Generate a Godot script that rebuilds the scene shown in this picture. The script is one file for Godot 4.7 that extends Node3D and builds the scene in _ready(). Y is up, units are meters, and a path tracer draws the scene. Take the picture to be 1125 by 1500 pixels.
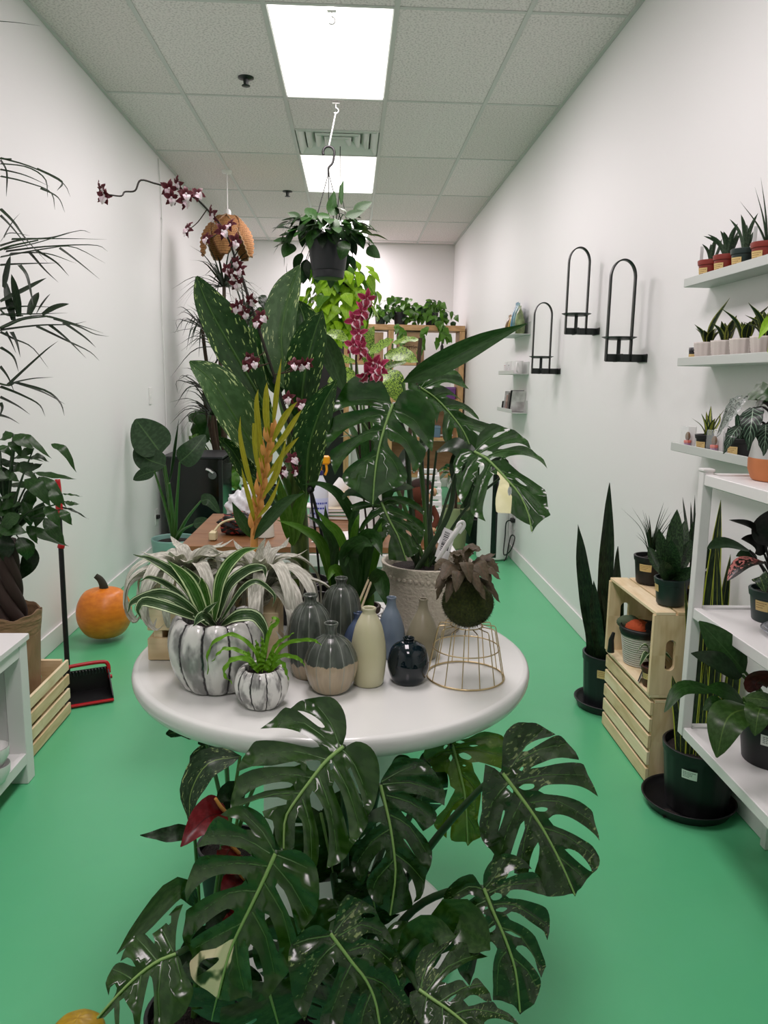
extends Node3D
# A narrow plant shop: white walls, green floor, suspended ceiling, a round table of pots and vases between plants.

const XL := -1.503
const XR := 1.285
const H := 3.058
const TT := 0.74
const EYE := Vector3(0, 1.379, 0)

var rng := RandomNumberGenerator.new()
var used := {}
var M := {}
var noise := FastNoiseLite.new()


class MB:
	var v := PackedVector3Array()
	var n := PackedVector3Array()
	var uv := PackedVector2Array()
	var ix := PackedInt32Array()

	func vert(p: Vector3, q: Vector3, t: Vector2) -> int:
		v.append(p); n.append(q); uv.append(t)
		return v.size() - 1

	func tri(a: int, b: int, c: int) -> void:
		var f := (v[b] - v[a]).cross(v[c] - v[a])
		if f.dot(n[a] + n[b] + n[c]) > 0.0:
			ix.append_array([a, c, b])
		else:
			ix.append_array([a, b, c])

	func quad(a: int, b: int, c: int, d: int) -> void:
		tri(a, b, c); tri(a, c, d)

	func grid(rows: int, cols: int, pts: PackedVector3Array, uvs: PackedVector2Array, wrap := false) -> void:
		var nn := PackedVector3Array()
		nn.resize(rows * cols)
		for r in rows - 1:
			for c in cols - 1:
				var i := r * cols + c
				var f := (pts[i + cols + 1] - pts[i]).cross(pts[i + 1] - pts[i + cols])
				nn[i] += f; nn[i + 1] += f; nn[i + cols] += f; nn[i + cols + 1] += f
		for r in rows:
			var i := r * cols
			if wrap:
				var s := nn[i] + nn[i + cols - 1]
				nn[i] = s; nn[i + cols - 1] = s
			if pts[i].distance_squared_to(pts[i + cols / 2]) < 1e-12:
				var s := Vector3.ZERO
				for c in cols: s += nn[i + c]
				for c in cols: nn[i + c] = s
		var b := v.size()
		for i in rows * cols:
			v.append(pts[i]); n.append(nn[i].normalized() if nn[i].length_squared() > 1e-20 else Vector3.UP); uv.append(uvs[i])
		for r in rows - 1:
			for c in cols - 1:
				var a := b + r * cols + c
				ix.append_array([a, a + 1, a + cols, a + cols, a + 1, a + cols + 1])

	func box(c: Vector3, s: Vector3, bv := 0.003, bs := Basis(), us := 1.0) -> MB:
		var h := s / 2.0
		bv = minf(bv, minf(h.x, minf(h.y, h.z)) * 0.9)
		var b := v.size()
		var off := Vector2(fmod(c.x * 7.31 + c.y * 3.7, 1.0), fmod(c.z * 5.3 + c.y * 9.1, 1.0))
		for a in 3:
			var u := (a + 1) % 3
			var w := (a + 2) % 3
			if s[w] > s[u]:
				var t := u
				u = w; w = t
			for k in 8:
				var sg := Vector3(1 if k & 1 else -1, 1 if k & 2 else -1, 1 if k & 4 else -1)
				var p := sg * (h - Vector3.ONE * bv)
				p[a] = sg[a] * h[a]
				var q := Vector3.ZERO
				q[a] = sg[a]
				vert(c + bs * p, bs * q, Vector2(p[u], p[w]) * us + off)
		var id := func(a: int, p: Vector3) -> int: return b + a * 8 + (1 if p.x > 0 else 0) + (2 if p.y > 0 else 0) + (4 if p.z > 0 else 0)
		for a in 3:
			var u := (a + 1) % 3
			var w := (a + 2) % 3
			for s1 in [-1.0, 1.0]:
				var q := []
				for t in [[-1.0, -1.0], [1.0, -1.0], [1.0, 1.0], [-1.0, 1.0]]:
					var p := Vector3.ZERO
					p[a] = s1; p[u] = t[0]; p[w] = t[1]
					q.append(id.call(a, p))
				quad(q[0], q[1], q[2], q[3])
				for s2 in [-1.0, 1.0]:
					var p := Vector3.ZERO
					p[a] = s1; p[u] = s2; p[w] = -1.0
					var p2 := p
					p2[w] = 1.0
					quad(id.call(a, p), id.call(a, p2), id.call(u, p2), id.call(u, p))
		for k in 8:
			tri(b + k, b + 8 + k, b + 16 + k)
		return self

	# a closed or open profile of (radius, height) turned about the vertical axis through c; traced up the outside, over the rim, down the inside
	func lathe(c: Vector3, prof: Array, seg := 32, mod = null) -> MB:
		var pts := PackedVector3Array()
		var uvs := PackedVector2Array()
		for r in prof.size():
			for k in seg + 1:
				var th := TAU * k / seg
				var q: Vector2 = prof[r]
				if mod != null: q = mod.call(q, th, r)
				pts.append(c + Vector3(q.x * cos(th), q.y, q.x * sin(th)))
				uvs.append(Vector2(float(k) / seg, float(r) / (prof.size() - 1)))
		grid(prof.size(), seg + 1, pts, uvs, true)
		return self

	func tube(path: Array, r0: float, r1 := -1.0, sides := 6, flat := 1.0) -> MB:
		if r1 < 0: r1 = r0
		var m := path.size()
		var pts := PackedVector3Array()
		var uvs := PackedVector2Array()
		var a := Vector3.ZERO
		for i in m:
			var t: Vector3 = (path[mini(i + 1, m - 1)] - path[maxi(i - 1, 0)]).normalized()
			if i == 0:
				a = t.cross(Vector3.UP if absf(t.y) < 0.9 else Vector3.RIGHT).normalized()
			a = (a - t * a.dot(t)).normalized()
			var b := a.cross(t)
			var r := lerpf(r0, r1, float(i) / (m - 1))
			var reps := 1
			if i == 0 or i == m - 1: reps = 2
			for q in reps:
				var rr := r
				if (i == 0 and q == 0) or (i == m - 1 and q == 1): rr = 0.0
				for k in sides + 1:
					var th := TAU * k / sides
					pts.append(path[i] + (a * cos(th) + b * sin(th) * flat) * rr)
					uvs.append(Vector2(float(k) / sides, float(i) / (m - 1)))
		grid(m + 2, sides + 1, pts, uvs, true)
		return self

	# a leaf blade along a spine; prof gives the share of the width, up is the side the upper face looks to
	func blade(path: Array, w: float, prof: String, up: Vector3, o := {}) -> MB:
		for i in path.size(): # nothing grows into the walls
			path[i].x = clampf(path[i].x, -1.503 + minf(0.5 * w, 0.05) + 0.015, 1.285 - minf(0.5 * w, 0.03) - 0.012)
		var m: int = o.get("n", 12)
		var cols: int = o.get("cols", 5)
		var fold: float = o.get("fold", 0.25)
		var wave: float = o.get("wave", 0.0)
		var wn: float = o.get("wn", 3.0)
		var twist: float = o.get("twist", 0.0)
		var curl: float = o.get("curl", 0.0)
		var sp := MB.spline(path, m)
		var pts := PackedVector3Array()
		var uvs := PackedVector2Array()
		var side := Vector3.ZERO
		for i in m + 1:
			var t: Vector3 = (sp[mini(i + 1, m)] - sp[maxi(i - 1, 0)]).normalized()
			var s := t.cross(up)
			if i > 0: s = (side - t * side.dot(t)).lerp(s.normalized() if s.length() > 0.2 else side, 0.25)
			if s.length() < 1e-4: s = t.cross(Vector3(0.3, 0.5, 0.8))
			side = s.normalized()
			var q := float(i) / m
			var sd := side.rotated(t, twist * q)
			var nn := sd.cross(t)
			var hw := w * 0.5 * MB.prof_at(prof, q)
			for j in cols:
				var x := 2.0 * j / (cols - 1) - 1.0
				var ax := absf(x)
				var f := fold * minf(1.0, q * 4.0 + 0.3)
				var p: Vector3 = sp[i] + sd * x * hw * cos(f) + nn * (ax * hw * sin(f) - curl * hw * ax * ax)
				p += nn * wave * ax * sin(q * wn * TAU + (1.3 if x > 0 else 0.0))
				pts.append(p)
				uvs.append(Vector2(x * 0.5 + 0.5, q))
		grid(m + 1, cols, pts, uvs)
		return self

	func prism(poly: PackedVector2Array, d: float, t: Transform3D) -> MB:
		var tris := Geometry2D.triangulate_polygon(poly)
		for z in [-1.0, 1.0]:
			var b := v.size()
			for p in poly:
				vert(t * Vector3(p.x, p.y, z * d / 2), t.basis * Vector3(0, 0, z), p)
			for i in range(0, tris.size(), 3):
				tri(b + tris[i], b + tris[i + 1], b + tris[i + 2])
		var turn := -1.0 if Geometry2D.is_polygon_clockwise(poly) else 1.0
		for i in poly.size():
			var p := poly[i]
			var q := poly[(i + 1) % poly.size()]
			var e := (q - p).normalized()
			var nn := t.basis * Vector3(e.y, -e.x, 0) * turn
			var a := vert(t * Vector3(p.x, p.y, -d / 2), nn, p)
			var b := vert(t * Vector3(q.x, q.y, -d / 2), nn, q)
			var c := vert(t * Vector3(q.x, q.y, d / 2), nn, q + Vector2(0, d))
			var g := vert(t * Vector3(p.x, p.y, d / 2), nn, p + Vector2(0, d))
			quad(a, b, c, g)
		return self

	func ball(c: Vector3, r: Vector3, seg := 20, bump = null) -> MB:
		var rows := seg / 2 + 1
		var pts := PackedVector3Array()
		var uvs := PackedVector2Array()
		for i in rows:
			var ph := -PI / 2 + PI * i / (rows - 1)
			for k in seg + 1:
				var th := TAU * k / seg
				var d := Vector3(cos(ph) * cos(th), sin(ph), cos(ph) * sin(th))
				var s := 1.0
				if bump != null: s = bump.call(d)
				pts.append(c + d * r * s)
				uvs.append(Vector2(float(k) / seg, float(i) / (rows - 1)))
		grid(rows, seg + 1, pts, uvs, true)
		return self

	func mesh() -> ArrayMesh:
		var a := []
		a.resize(Mesh.ARRAY_MAX)
		a[Mesh.ARRAY_VERTEX] = v; a[Mesh.ARRAY_NORMAL] = n; a[Mesh.ARRAY_TEX_UV] = uv; a[Mesh.ARRAY_INDEX] = ix
		var m := ArrayMesh.new()
		m.add_surface_from_arrays(Mesh.PRIMITIVE_TRIANGLES, a)
		return m

	static func spline(p: Array, m: int) -> Array:
		var out := []
		var k := p.size() - 1
		for i in m + 1:
			var t := float(i) / m * k
			var a := mini(int(t), k - 1)
			var f := t - a
			var p1 = p[a]
			var p2 = p[a + 1]
			var p0 = p[a - 1] if a > 0 else p1 * 2.0 - p2
			var p3 = p[a + 2] if a + 2 <= k else p2 * 2.0 - p1
			out.append(0.5 * (2.0 * p1 + (p2 - p0) * f + (2.0 * p0 - 5.0 * p1 + 4.0 * p2 - p3) * f * f + (3.0 * p1 - p0 - 3.0 * p2 + p3) * f * f * f))
		return out

	static func prof_at(k: String, t: float) -> float:
		match k:
			"strap": return maxf(0.02, minf(1.0, 0.55 + t * 1.5) * (1.0 - pow(t, 5.0)))
			"sword": return maxf(0.02, (0.6 + 0.9 * t) * (1.0 - pow(t, 2.6)) if t < 0.99 else 0.02)
			"grass": return maxf(0.03, 1.0 - t) if t > 0.3 else 0.7
			"taper": return maxf(0.03, pow(1.0 - t, 0.8))
			"lance": return maxf(0.03, sin(PI * pow(t, 0.75)))
			"oval": return maxf(0.04, pow(sin(PI * pow(t, 0.8)), 0.75))
			"heart": return maxf(0.02, pow(sin(PI * pow(clampf(t, 0.004, 1.0), 0.5)), 0.85))
			"paddle": return maxf(0.05, pow(sin(PI * pow(t, 0.7)), 0.6))
			"even": return 1.0
		return 1.0


func numbered(called: String) -> String:
	used[called] = used.get(called, 0) + 1
	return called if used[called] == 1 else "%s_%03d" % [called, used[called] - 1]


func tag(o: Node, label: String, category: String, group := "") -> void:
	o.set_meta("label", label); o.set_meta("category", category)
	if group: o.set_meta("group", group)


func thing(called: String, label: String, category: String, at := Vector3.ZERO, group := "") -> Node3D:
	var o := Node3D.new()
	o.name = numbered(called)
	o.position = at
	add_child(o)
	tag(o, label, category, group)
	return o


func where(o: Node3D) -> Transform3D:
	var t := o.transform
	var q := o.get_parent()
	while q != self and q is Node3D:
		t = q.transform * t
		q = q.get_parent()
	return t


# a part whose shape was made in world places
func part(root: Node3D, called: String, b: MB, mat: Material) -> MeshInstance3D:
	var o := MeshInstance3D.new()
	o.name = called
	o.mesh = b.mesh()
	o.material_override = mat
	o.transform = where(root).affine_inverse()
	root.add_child(o, true)
	return o


# a part that shares a mesh, set at a place of its own
func put(root: Node3D, called: String, mesh: Mesh, mat: Material, t: Transform3D) -> MeshInstance3D:
	var o := MeshInstance3D.new()
	o.name = called
	o.mesh = mesh
	o.material_override = mat
	o.transform = where(root).affine_inverse() * t
	root.add_child(o, true)
	return o


func struct(called: String, b: MB, mat: Material) -> MeshInstance3D:
	var o := MeshInstance3D.new()
	o.name = called
	o.mesh = b.mesh()
	o.material_override = mat
	add_child(o)
	o.set_meta("kind", "structure")
	return o


func sm(c: Color, rough := 0.6, tex: Texture2D = null, metal := 0.0) -> StandardMaterial3D:
	var m := StandardMaterial3D.new()
	m.albedo_color = c
	m.roughness = rough
	m.metallic = metal
	m.cull_mode = BaseMaterial3D.CULL_DISABLED
	if tex: m.albedo_texture = tex
	return m


func tri_map(m: StandardMaterial3D, s: float) -> StandardMaterial3D:
	m.uv1_triplanar = true
	m.uv1_scale = Vector3.ONE * s
	return m


func bumped(m: StandardMaterial3D, tex: Texture2D, cm: float) -> StandardMaterial3D:
	m.heightmap_enabled = true
	m.heightmap_texture = tex
	m.heightmap_scale = cm
	return m


func noise_tex(freq: float, lo: Color, hi: Color, seed_at := 1, size := 256, kind := FastNoiseLite.TYPE_SIMPLEX_SMOOTH, mid := 0.5, spread := 1.0) -> ImageTexture:
	var f := FastNoiseLite.new()
	f.seed = seed_at
	f.frequency = freq
	f.noise_type = kind
	f.fractal_octaves = 4
	var src := f.get_seamless_image(size, size)
	var im := Image.create(size, size, false, Image.FORMAT_RGB8)
	for y in size:
		for x in size:
			var a := clampf((src.get_pixel(x, y).r - mid) * spread + 0.5, 0.0, 1.0)
			im.set_pixel(x, y, lo.lerp(hi, a))
	return ImageTexture.create_from_image(im)


# colours of one leaf: u across the blade, v from its base to its tip
func leaf_tex(base: Color, rib: Color, pat := "", second := Color.WHITE, seed_at := 1, veins := 9, vein := 0.25, w := 128, h := 256) -> ImageTexture:
	var im := Image.create(w, h, false, Image.FORMAT_RGB8)
	noise.seed = seed_at
	noise.frequency = 0.02
	for y in h:
		var q := float(y) / h
		for x in w:
			var u := 2.0 * (x + 0.5) / w - 1.0
			var au := absf(u)
			var g := noise.get_noise_2d(x * 256.0 / w, y * 512.0 / h)
			var c := base.lightened(0.06 * g + 0.03) if g > 0 else base.darkened(-0.12 * g)
			var ph := q * veins - au * veins * 0.28
			var fr := absf(ph - roundf(ph))
			c = c.lerp(rib, vein * smoothstep(0.09, 0.0, fr) * (1.0 - au * 0.5))
			match pat:
				"specks":
					var s := noise.get_noise_2d(x * 700.0 / w + 40.0, y * 620.0 / h - x * 300.0 / w)
					var s2 := noise.get_noise_2d(x * 160.0 / w - 300.0, y * 160.0 / h)
					var k := s + 0.45 * s2 + 0.20 * smoothstep(0.45, 0.95, au)
					c = c.lerp(second, smoothstep(0.52, 0.57, k))
				"edge":
					c = c.lerp(second, smoothstep(0.66, 0.7, au + 0.05 * g) * (1.0 - smoothstep(0.9, 0.93, au)))
					c = c.lerp(second, 0.55 * smoothstep(0.05, 0.0, absf(au - 0.42 + 0.04 * g)))
				"bands", "bands_edge":
					var s := sin(q * 60.0 + 6.0 * noise.get_noise_2d(x * 300.0 / w, y * 300.0 / h) + 2.0 * g)
					c = c.lerp(second, 0.75 * smoothstep(0.1, 0.7, s))
					if pat == "bands_edge": c = c.lerp(rib, smoothstep(0.8, 0.85, au))
				"margin":
					c = c.lerp(second, smoothstep(0.55, 0.72, au + 0.3 * g))
				"center":
					c = c.lerp(second, 1.0 - smoothstep(0.35, 0.6, au + 0.25 * g))
				"mottle":
					var s := noise.get_noise_2d(x * 1100.0 / w, y * 900.0 / h) + 0.4 * g
					c = c.lerp(second, smoothstep(-0.12, 0.02, s))
				"sector":
					var s := noise.get_noise_2d(x * 240.0 / w + 90.0, y * 240.0 / h) + 0.5 * noise.get_noise_2d(x * 900.0 / w, y * 1600.0 / h)
					c = c.lerp(second, smoothstep(0.10, 0.2, s + (0.55 if u < 0.0 and u > -0.8 and q > 0.66 else -0.34)))
				"fleck":
					var s := noise.get_noise_2d(x * 500.0 / w + u * 60.0, y * 1900.0 / h) + 0.6 * noise.get_noise_2d(x * 120.0 / w + 55.0, y * 120.0 / h)
					c = c.lerp(second, 0.8 * smoothstep(0.5, 0.56, s))
				"ribs":
					c = c.lerp(second, 0.9 * smoothstep(0.2, 0.05, fr) * smoothstep(1.0, 0.8, au))
				"silver":
					c = c.lerp(second, smoothstep(-0.2, 0.5, g + 0.08 * sin(u * 22.0)))
				"rand":
					c = c.lerp(second, smoothstep(0.0, 0.35, g + u * 0.4))
			if vein > 0.0 or veins < 3: c = c.lerp(rib, smoothstep(0.055, 0.02, au))
			im.set_pixel(x, y, c)
	return ImageTexture.create_from_image(im)


func wood_tex(a: Color, b: Color, seed_at: int, rings := 26.0) -> ImageTexture:
	var im := Image.create(512, 256, false, Image.FORMAT_RGB8)
	noise.seed = seed_at
	noise.frequency = 0.012
	for y in 256:
		for x in 512:
			var g := noise.get_noise_2d(x * 0.22, y * 1.3)
			var s := 0.5 + 0.5 * sin((y / 256.0 + g * 0.35) * rings)
			var fine := noise.get_noise_2d(x * 0.8, y * 22.0)
			im.set_pixel(x, y, a.lerp(b, clampf(0.55 * s * s + 0.35 * fine + 0.15, 0, 1)))
	return ImageTexture.create_from_image(im)


func face(p: Vector3, up := 0.35) -> Vector3:
	return ((EYE - p).normalized() + Vector3.UP * up).normalized()


func arc(a: Vector3, b: Vector3, lift: float, n := 6) -> Array:
	var out := []
	for i in n + 1:
		var t := float(i) / n
		out.append(a.lerp(b, t) + Vector3.UP * lift * 4.0 * t * (1.0 - t))
	return out


# a split leaf as a sheet with real slits and holes; base to tip, width w, front to nrm
func monstera(base: Vector3, tip: Vector3, w: float, nrm: Vector3, o := {}) -> MB:
	var b := MB.new()
	var ln := base.distance_to(tip)
	var yd := (tip - base) / ln
	var zd := (nrm - yd * nrm.dot(yd)).normalized()
	var xd := yd.cross(zd)
	var r := RandomNumberGenerator.new()
	r.seed = o.get("seed", 7)
	var slits: int = o.get("slits", 4)
	var depth: float = o.get("depth", 0.6)
	var gap: float = o.get("gap", 0.05)
	var droop: float = o.get("droop", 0.9)
	var curl: float = o.get("curl", 1.0)
	var fold: float = o.get("fold", 0.12)
	var rip: float = o.get("ripple", 0.02)
	var skew: float = o.get("skew", 0.0)
	var half := [Vector2(0, 0), Vector2(.04, -.05), Vector2(.13, -.14), Vector2(.26, -.16), Vector2(.385, -.09), Vector2(.46, .05), Vector2(.5, .24), Vector2(.47, .46), Vector2(.385, .66), Vector2(.25, .83), Vector2(.1, .945), Vector2(0, 1.0)]
	var dirn := func(y: float) -> Vector2: return Vector2.from_angle(lerpf(-0.35, 0.85, clampf(y, 0, 1)))
	var bend := func(p: Vector2) -> Vector3:
		var x := p.x
		var y := p.y
		var ax := absf(x)
		var d: Vector2 = dirn.call(y / ln)
		var ph := (y - ax * d.y / d.x) / ln
		var lift := ax * fold - curl * ax * ax / w * 0.5 + rip * w * sin(ph * (slits + 1) * TAU / 0.95) * smoothstep(0.02, 0.3, ax / w) + (0.012 * w * smoothstep(0.0, 0.06, ax / w))
		var k := droop / ln
		var yy := y
		var zz := 0.0
		if absf(k) > 1e-4 and y > 0.0:
			yy = sin(k * y) / k
			zz = -(1.0 - cos(k * y)) / k
		lift += skew * x
		return base + xd * x + yd * yy + zd * (zz + lift)
	for sd in [-1.0, 1.0]:
		var poly := PackedVector2Array()
		for p in MB.spline(half, 44):
			poly.append(Vector2(maxf(p.x, 0.0) * w * sd, p.y * ln))
		var polys := [poly]
		var cuts := []
		for i in slits:
			var y0 := lerpf(0.06, o.get("last", 0.66), (i + 0.15 + r.randf() * 0.3) / maxf(1.0, slits - 0.5))
			var d: Vector2 = dirn.call(y0)
			d = Vector2(d.x * sd, d.y)
			var nn := Vector2(-d.y, d.x)
			var inner := w * 0.5 * lerpf(0.85, 0.22, clampf(depth + r.randf_range(-0.25, 0.25), 0, 1)) * lerpf(1.0, 0.75, y0)
			var st := Vector2(0, y0 * ln) + d * inner
			var g0 := w * gap * r.randf_range(0.35, 0.6)
			var g1 := w * gap * r.randf_range(0.8, 1.7)
			var cut := PackedVector2Array()
			for q in 7:
				var an := PI * q / 6.0
				cut.append(st + nn * cos(an) * g0 - d * sin(an) * g0 * 1.6)
			cut.append(st + d * w * 0.25 - nn * lerpf(g0, g1, 0.7))
			cut.append(st + d * w * 0.75 - nn * g1 * 1.8)
			cut.append(st + d * w * 0.75 + nn * g1 * 1.8)
			cut.append(st + d * w * 0.25 + nn * lerpf(g0, g1, 0.7))
			cuts.append(cut)
		for cut in cuts:
			var next := []
			for q in polys:
				for e in Geometry2D.clip_polygons(q, cut):
					if not Geometry2D.is_polygon_clockwise(e): next.append(e)
			polys = next
		var holes := []
		for i in int(o.get("holes", 2)):
			var y0 := r.randf_range(0.12, 0.55)
			var d: Vector2 = dirn.call(y0)
			d = Vector2(d.x * sd, d.y)
			var nn := Vector2(-d.y, d.x)
			var c := Vector2(0, y0 * ln) + d * w * r.randf_range(0.08, 0.15)
			var hole := PackedVector2Array()
			var la := w * r.randf_range(0.025, 0.05)
			var lb := la * r.randf_range(0.35, 0.55)
			for q in 12: hole.append(c + d * cos(TAU * q / 12.0) * la + nn * sin(TAU * q / 12.0) * lb)
			holes.append(hole)
		var st := w / 13.0
		for q in polys:
			var x0 := 1e9
			var x1 := -1e9
			for p in q:
				x0 = minf(x0, p.x); x1 = maxf(x1, p.x)
			var xi := floorf(x0 / st)
			while xi * st < x1:
				var strip := PackedVector2Array([Vector2(xi * st, -ln), Vector2((xi + 1) * st, -ln), Vector2((xi + 1) * st, ln * 1.1), Vector2(xi * st, ln * 1.1)])
				for s in Geometry2D.intersect_polygons(q, strip):
					var y0 := 1e9
					var y1 := -1e9
					for p in s:
						y0 = minf(y0, p.y); y1 = maxf(y1, p.y)
					var yi := floorf(y0 / st)
					while yi * st < y1:
						var cell := PackedVector2Array([Vector2(xi * st, yi * st), Vector2((xi + 1) * st, yi * st), Vector2((xi + 1) * st, (yi + 1) * st), Vector2(xi * st, (yi + 1) * st)])
						for e in Geometry2D.intersect_polygons(s, cell): leaf_cell(b, e, holes, bend, w, ln, 0)
						yi += 1.0
				xi += 1.0
	o.rib = []
	for i in 11: o.rib.append(bend.call(Vector2(0, ln * 0.097 * i)) + zd * 0.0012)
	o.root = base
	return b


func leaf_cell(b: MB, e: PackedVector2Array, holes: Array, bend: Callable, w: float, ln: float, level: int) -> void:
	var now := [e]
	for hole in holes:
		var next := []
		for q in now:
			var got := Geometry2D.clip_polygons(q, hole)
			for g in got:
				if Geometry2D.is_polygon_clockwise(g):
					if level > 3: continue
					var lo := e[0]
					var hi := e[0]
					for p in e:
						lo = lo.min(p); hi = hi.max(p)
					var md := (lo + hi) / 2.0
					for c in [[lo.x, lo.y, md.x, md.y], [md.x, lo.y, hi.x, md.y], [md.x, md.y, hi.x, hi.y], [lo.x, md.y, md.x, hi.y]]:
						var cell := PackedVector2Array([Vector2(c[0], c[1]), Vector2(c[2], c[1]), Vector2(c[2], c[3]), Vector2(c[0], c[3])])
						for f in Geometry2D.intersect_polygons(e, cell): leaf_cell(b, f, holes, bend, w, ln, level + 1)
					return
			next.append_array(got)
		now = next
	for q in now:
		var tris := Geometry2D.triangulate_polygon(q)
		if tris.is_empty(): continue
		var s := b.v.size()
		for p in q:
			var sx := 0.0006 if p.x >= 0.0 else -0.0006
			if absf(p.x) < 1e-5:
				sx = 0.0006 if q[0].x + q[1].x + q[2].x > 0.0 else -0.0006
			var c: Vector3 = bend.call(p)
			var dx: Vector3 = (bend.call(p + Vector2(sx, 0)) - c) * signf(sx)
			var dy: Vector3 = bend.call(p + Vector2(0, 0.0006)) - c
			b.vert(c, dx.cross(dy).normalized(), Vector2(p.x / w + 0.5, (p.y / ln + 0.17) / 1.17))
		for i in range(0, tris.size(), 3): b.tri(s + tris[i], s + tris[i + 1], s + tris[i + 2])


# one split leaf as a part, with its raised midrib
func split_leaf(root: Node3D, base: Vector3, tip: Vector3, w: float, mat: Material, o := {}) -> MeshInstance3D:
	var nrm: Vector3 = o.get("n", face((base + tip) / 2.0, o.get("up", 0.35)))
	var leaf := part(root, "leaf", monstera(base, tip, w, nrm, o), mat)
	part(leaf, "midrib", MB.new().tube(o.rib, 0.0042 * w / 0.24, 0.0012, 6), M.rib)
	return leaf


func stalk(root: Node3D, path: Array, r0: float, r1: float, mat: Material, called := "petiole") -> void:
	part(root, called, MB.new().tube(MB.spline(path, path.size() * 4), r0, r1, 7), mat)


# points written in millimetres
func pts(words: String) -> Array:
	var out := []
	for w in words.split(" "):
		var q := w.split_floats(",")
		out.append(Vector3(q[0], q[1], q[2]) / 1000.0)
	return out


func flat(words: String) -> PackedVector2Array:
	var out := PackedVector2Array()
	for w in words.split(" "):
		var q := w.split_floats(",")
		out.append(Vector2(q[0], q[1]) / 2000.0)
	return out


# a split leaf whose own outline, holes and veins are given in the plane of the leaf (half millimetres from its base)
func shaped_leaf(root: Node3D, f: Array, mat: Material, o := {}) -> MeshInstance3D:
	var base: Vector3 = f[0]
	var xd: Vector3 = f[1]
	var yd: Vector3 = f[2]
	var zd := xd.cross(yd)
	var outline := flat(f[3])
	var rib := flat(f[5])
	var lo := Vector2(1e9, 1e9)
	var hi := -lo
	for p in outline:
		lo = lo.min(p); hi = hi.max(p)
	var w := hi.x - lo.x
	var ln := rib[rib.size() - 1].length()
	var lines := []
	var main := MB.spline(Array(rib), 12)
	for i in 12: lines.append([main[i], main[i + 1], 1.0])
	var veins := []
	for q in String(f[6]).split("|"):
		if q.is_empty(): continue
		var e := MB.spline(Array(flat(q)), 4)
		veins.append(e)
		for i in 4: lines.append([e[i], e[i + 1], 0.5])
	var curl: float = o.get("curl", 0.5)
	var droop: float = o.get("droop", 0.35)
	var puff: float = o.get("puff", 0.085) * w
	var height := func(p: Vector2) -> float:
		var near := 1e9
		var depth := 0.0
		for e in lines:
			var d: Vector2 = e[1] - e[0]
			var t := clampf((p - e[0]).dot(d) / d.length_squared(), 0.0, 1.0)
			var r := p.distance_to(e[0] + d * t)
			if r < near: near = r
			if e[2] == 1.0: depth = maxf(depth, exp(-r / (0.02 * w)))
		var z := puff * (1.0 - exp(-near * near / (0.011 * w * w))) - 0.006 * w * depth
		return z - curl * p.x * p.x / w - droop * p.y * absf(p.y) / ln * 0.35
	var bend := func(p: Vector2) -> Vector3: return base + xd * p.x + yd * p.y + zd * height.call(p)
	var holes := []
	for q in String(f[4]).split("|"):
		if not q.is_empty(): holes.append(PackedVector2Array(MB.spline(Array(flat(q + " " + q.split(" ")[0])), 18).slice(0, 18)))
	var smooth := PackedVector2Array()
	for i in outline.size():
		var a := outline[(i - 1 + outline.size()) % outline.size()]
		var c := outline[i]
		var d := outline[(i + 1) % outline.size()]
		var e := outline[(i + 2) % outline.size()]
		smooth.append(c)
		# round the edge between points, but keep lobe tips sharp
		if (c - a).normalized().dot((d - c).normalized()) > 0.3 and (d - c).normalized().dot((e - d).normalized()) > 0.3: smooth.append((c + d) * 0.5625 - (a + e) * 0.0625)
	if Geometry2D.is_polygon_clockwise(smooth): smooth.reverse()
	var sheets := [[smooth, mat]]
	if f[7]:
		var sec := flat(f[7])
		sheets = []
		for e in Geometry2D.clip_polygons(smooth, sec): sheets.append([e, mat])
		for e in Geometry2D.intersect_polygons(smooth, sec): sheets.append([e, o.second])
	var leaf: MeshInstance3D = null
	var st := w / 22.0
	for sh in sheets:
		if Geometry2D.is_polygon_clockwise(sh[0]): continue
		var b := MB.new()
		var xi := floorf(lo.x / st)
		while xi * st < hi.x:
			var strip := PackedVector2Array([Vector2(xi * st, lo.y - 1), Vector2((xi + 1) * st, lo.y - 1), Vector2((xi + 1) * st, hi.y + 1), Vector2(xi * st, hi.y + 1)])
			for s in Geometry2D.intersect_polygons(sh[0], strip):
				var y0 := 1e9
				var y1 := -1e9
				for p in s:
					y0 = minf(y0, p.y); y1 = maxf(y1, p.y)
				var yi := floorf(y0 / st)
				while yi * st < y1:
					var cell := PackedVector2Array([Vector2(xi * st, yi * st), Vector2((xi + 1) * st, yi * st), Vector2((xi + 1) * st, (yi + 1) * st), Vector2(xi * st, (yi + 1) * st)])
					for e in Geometry2D.intersect_polygons(s, cell): leaf_cell(b, e, holes, bend, w, ln, 0)
					yi += 1.0
			xi += 1.0
		if b.ix.is_empty(): continue
		var piece := part(root if leaf == null else leaf, "leaf" if leaf == null else "pale_sector", b, sh[1])
		if leaf == null: leaf = piece
	var ribs := MB.new()
	var lift := zd * 0.0013
	ribs.tube(main.map(func(p: Vector2) -> Vector3: return bend.call(p) + lift), 0.002 * (w / 0.2 + 0.6), 0.0017, 7)
	part(leaf, "midrib", ribs, o.get("rib", M.rib))
	var vb := MB.new()
	for e in veins: vb.tube(e.map(func(p: Vector2) -> Vector3: return bend.call(p) + lift * 0.3), 0.0014, 0.0006, 5)
	part(leaf, "side_veins", vb, o.get("vein", M.vein))
	return leaf


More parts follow.
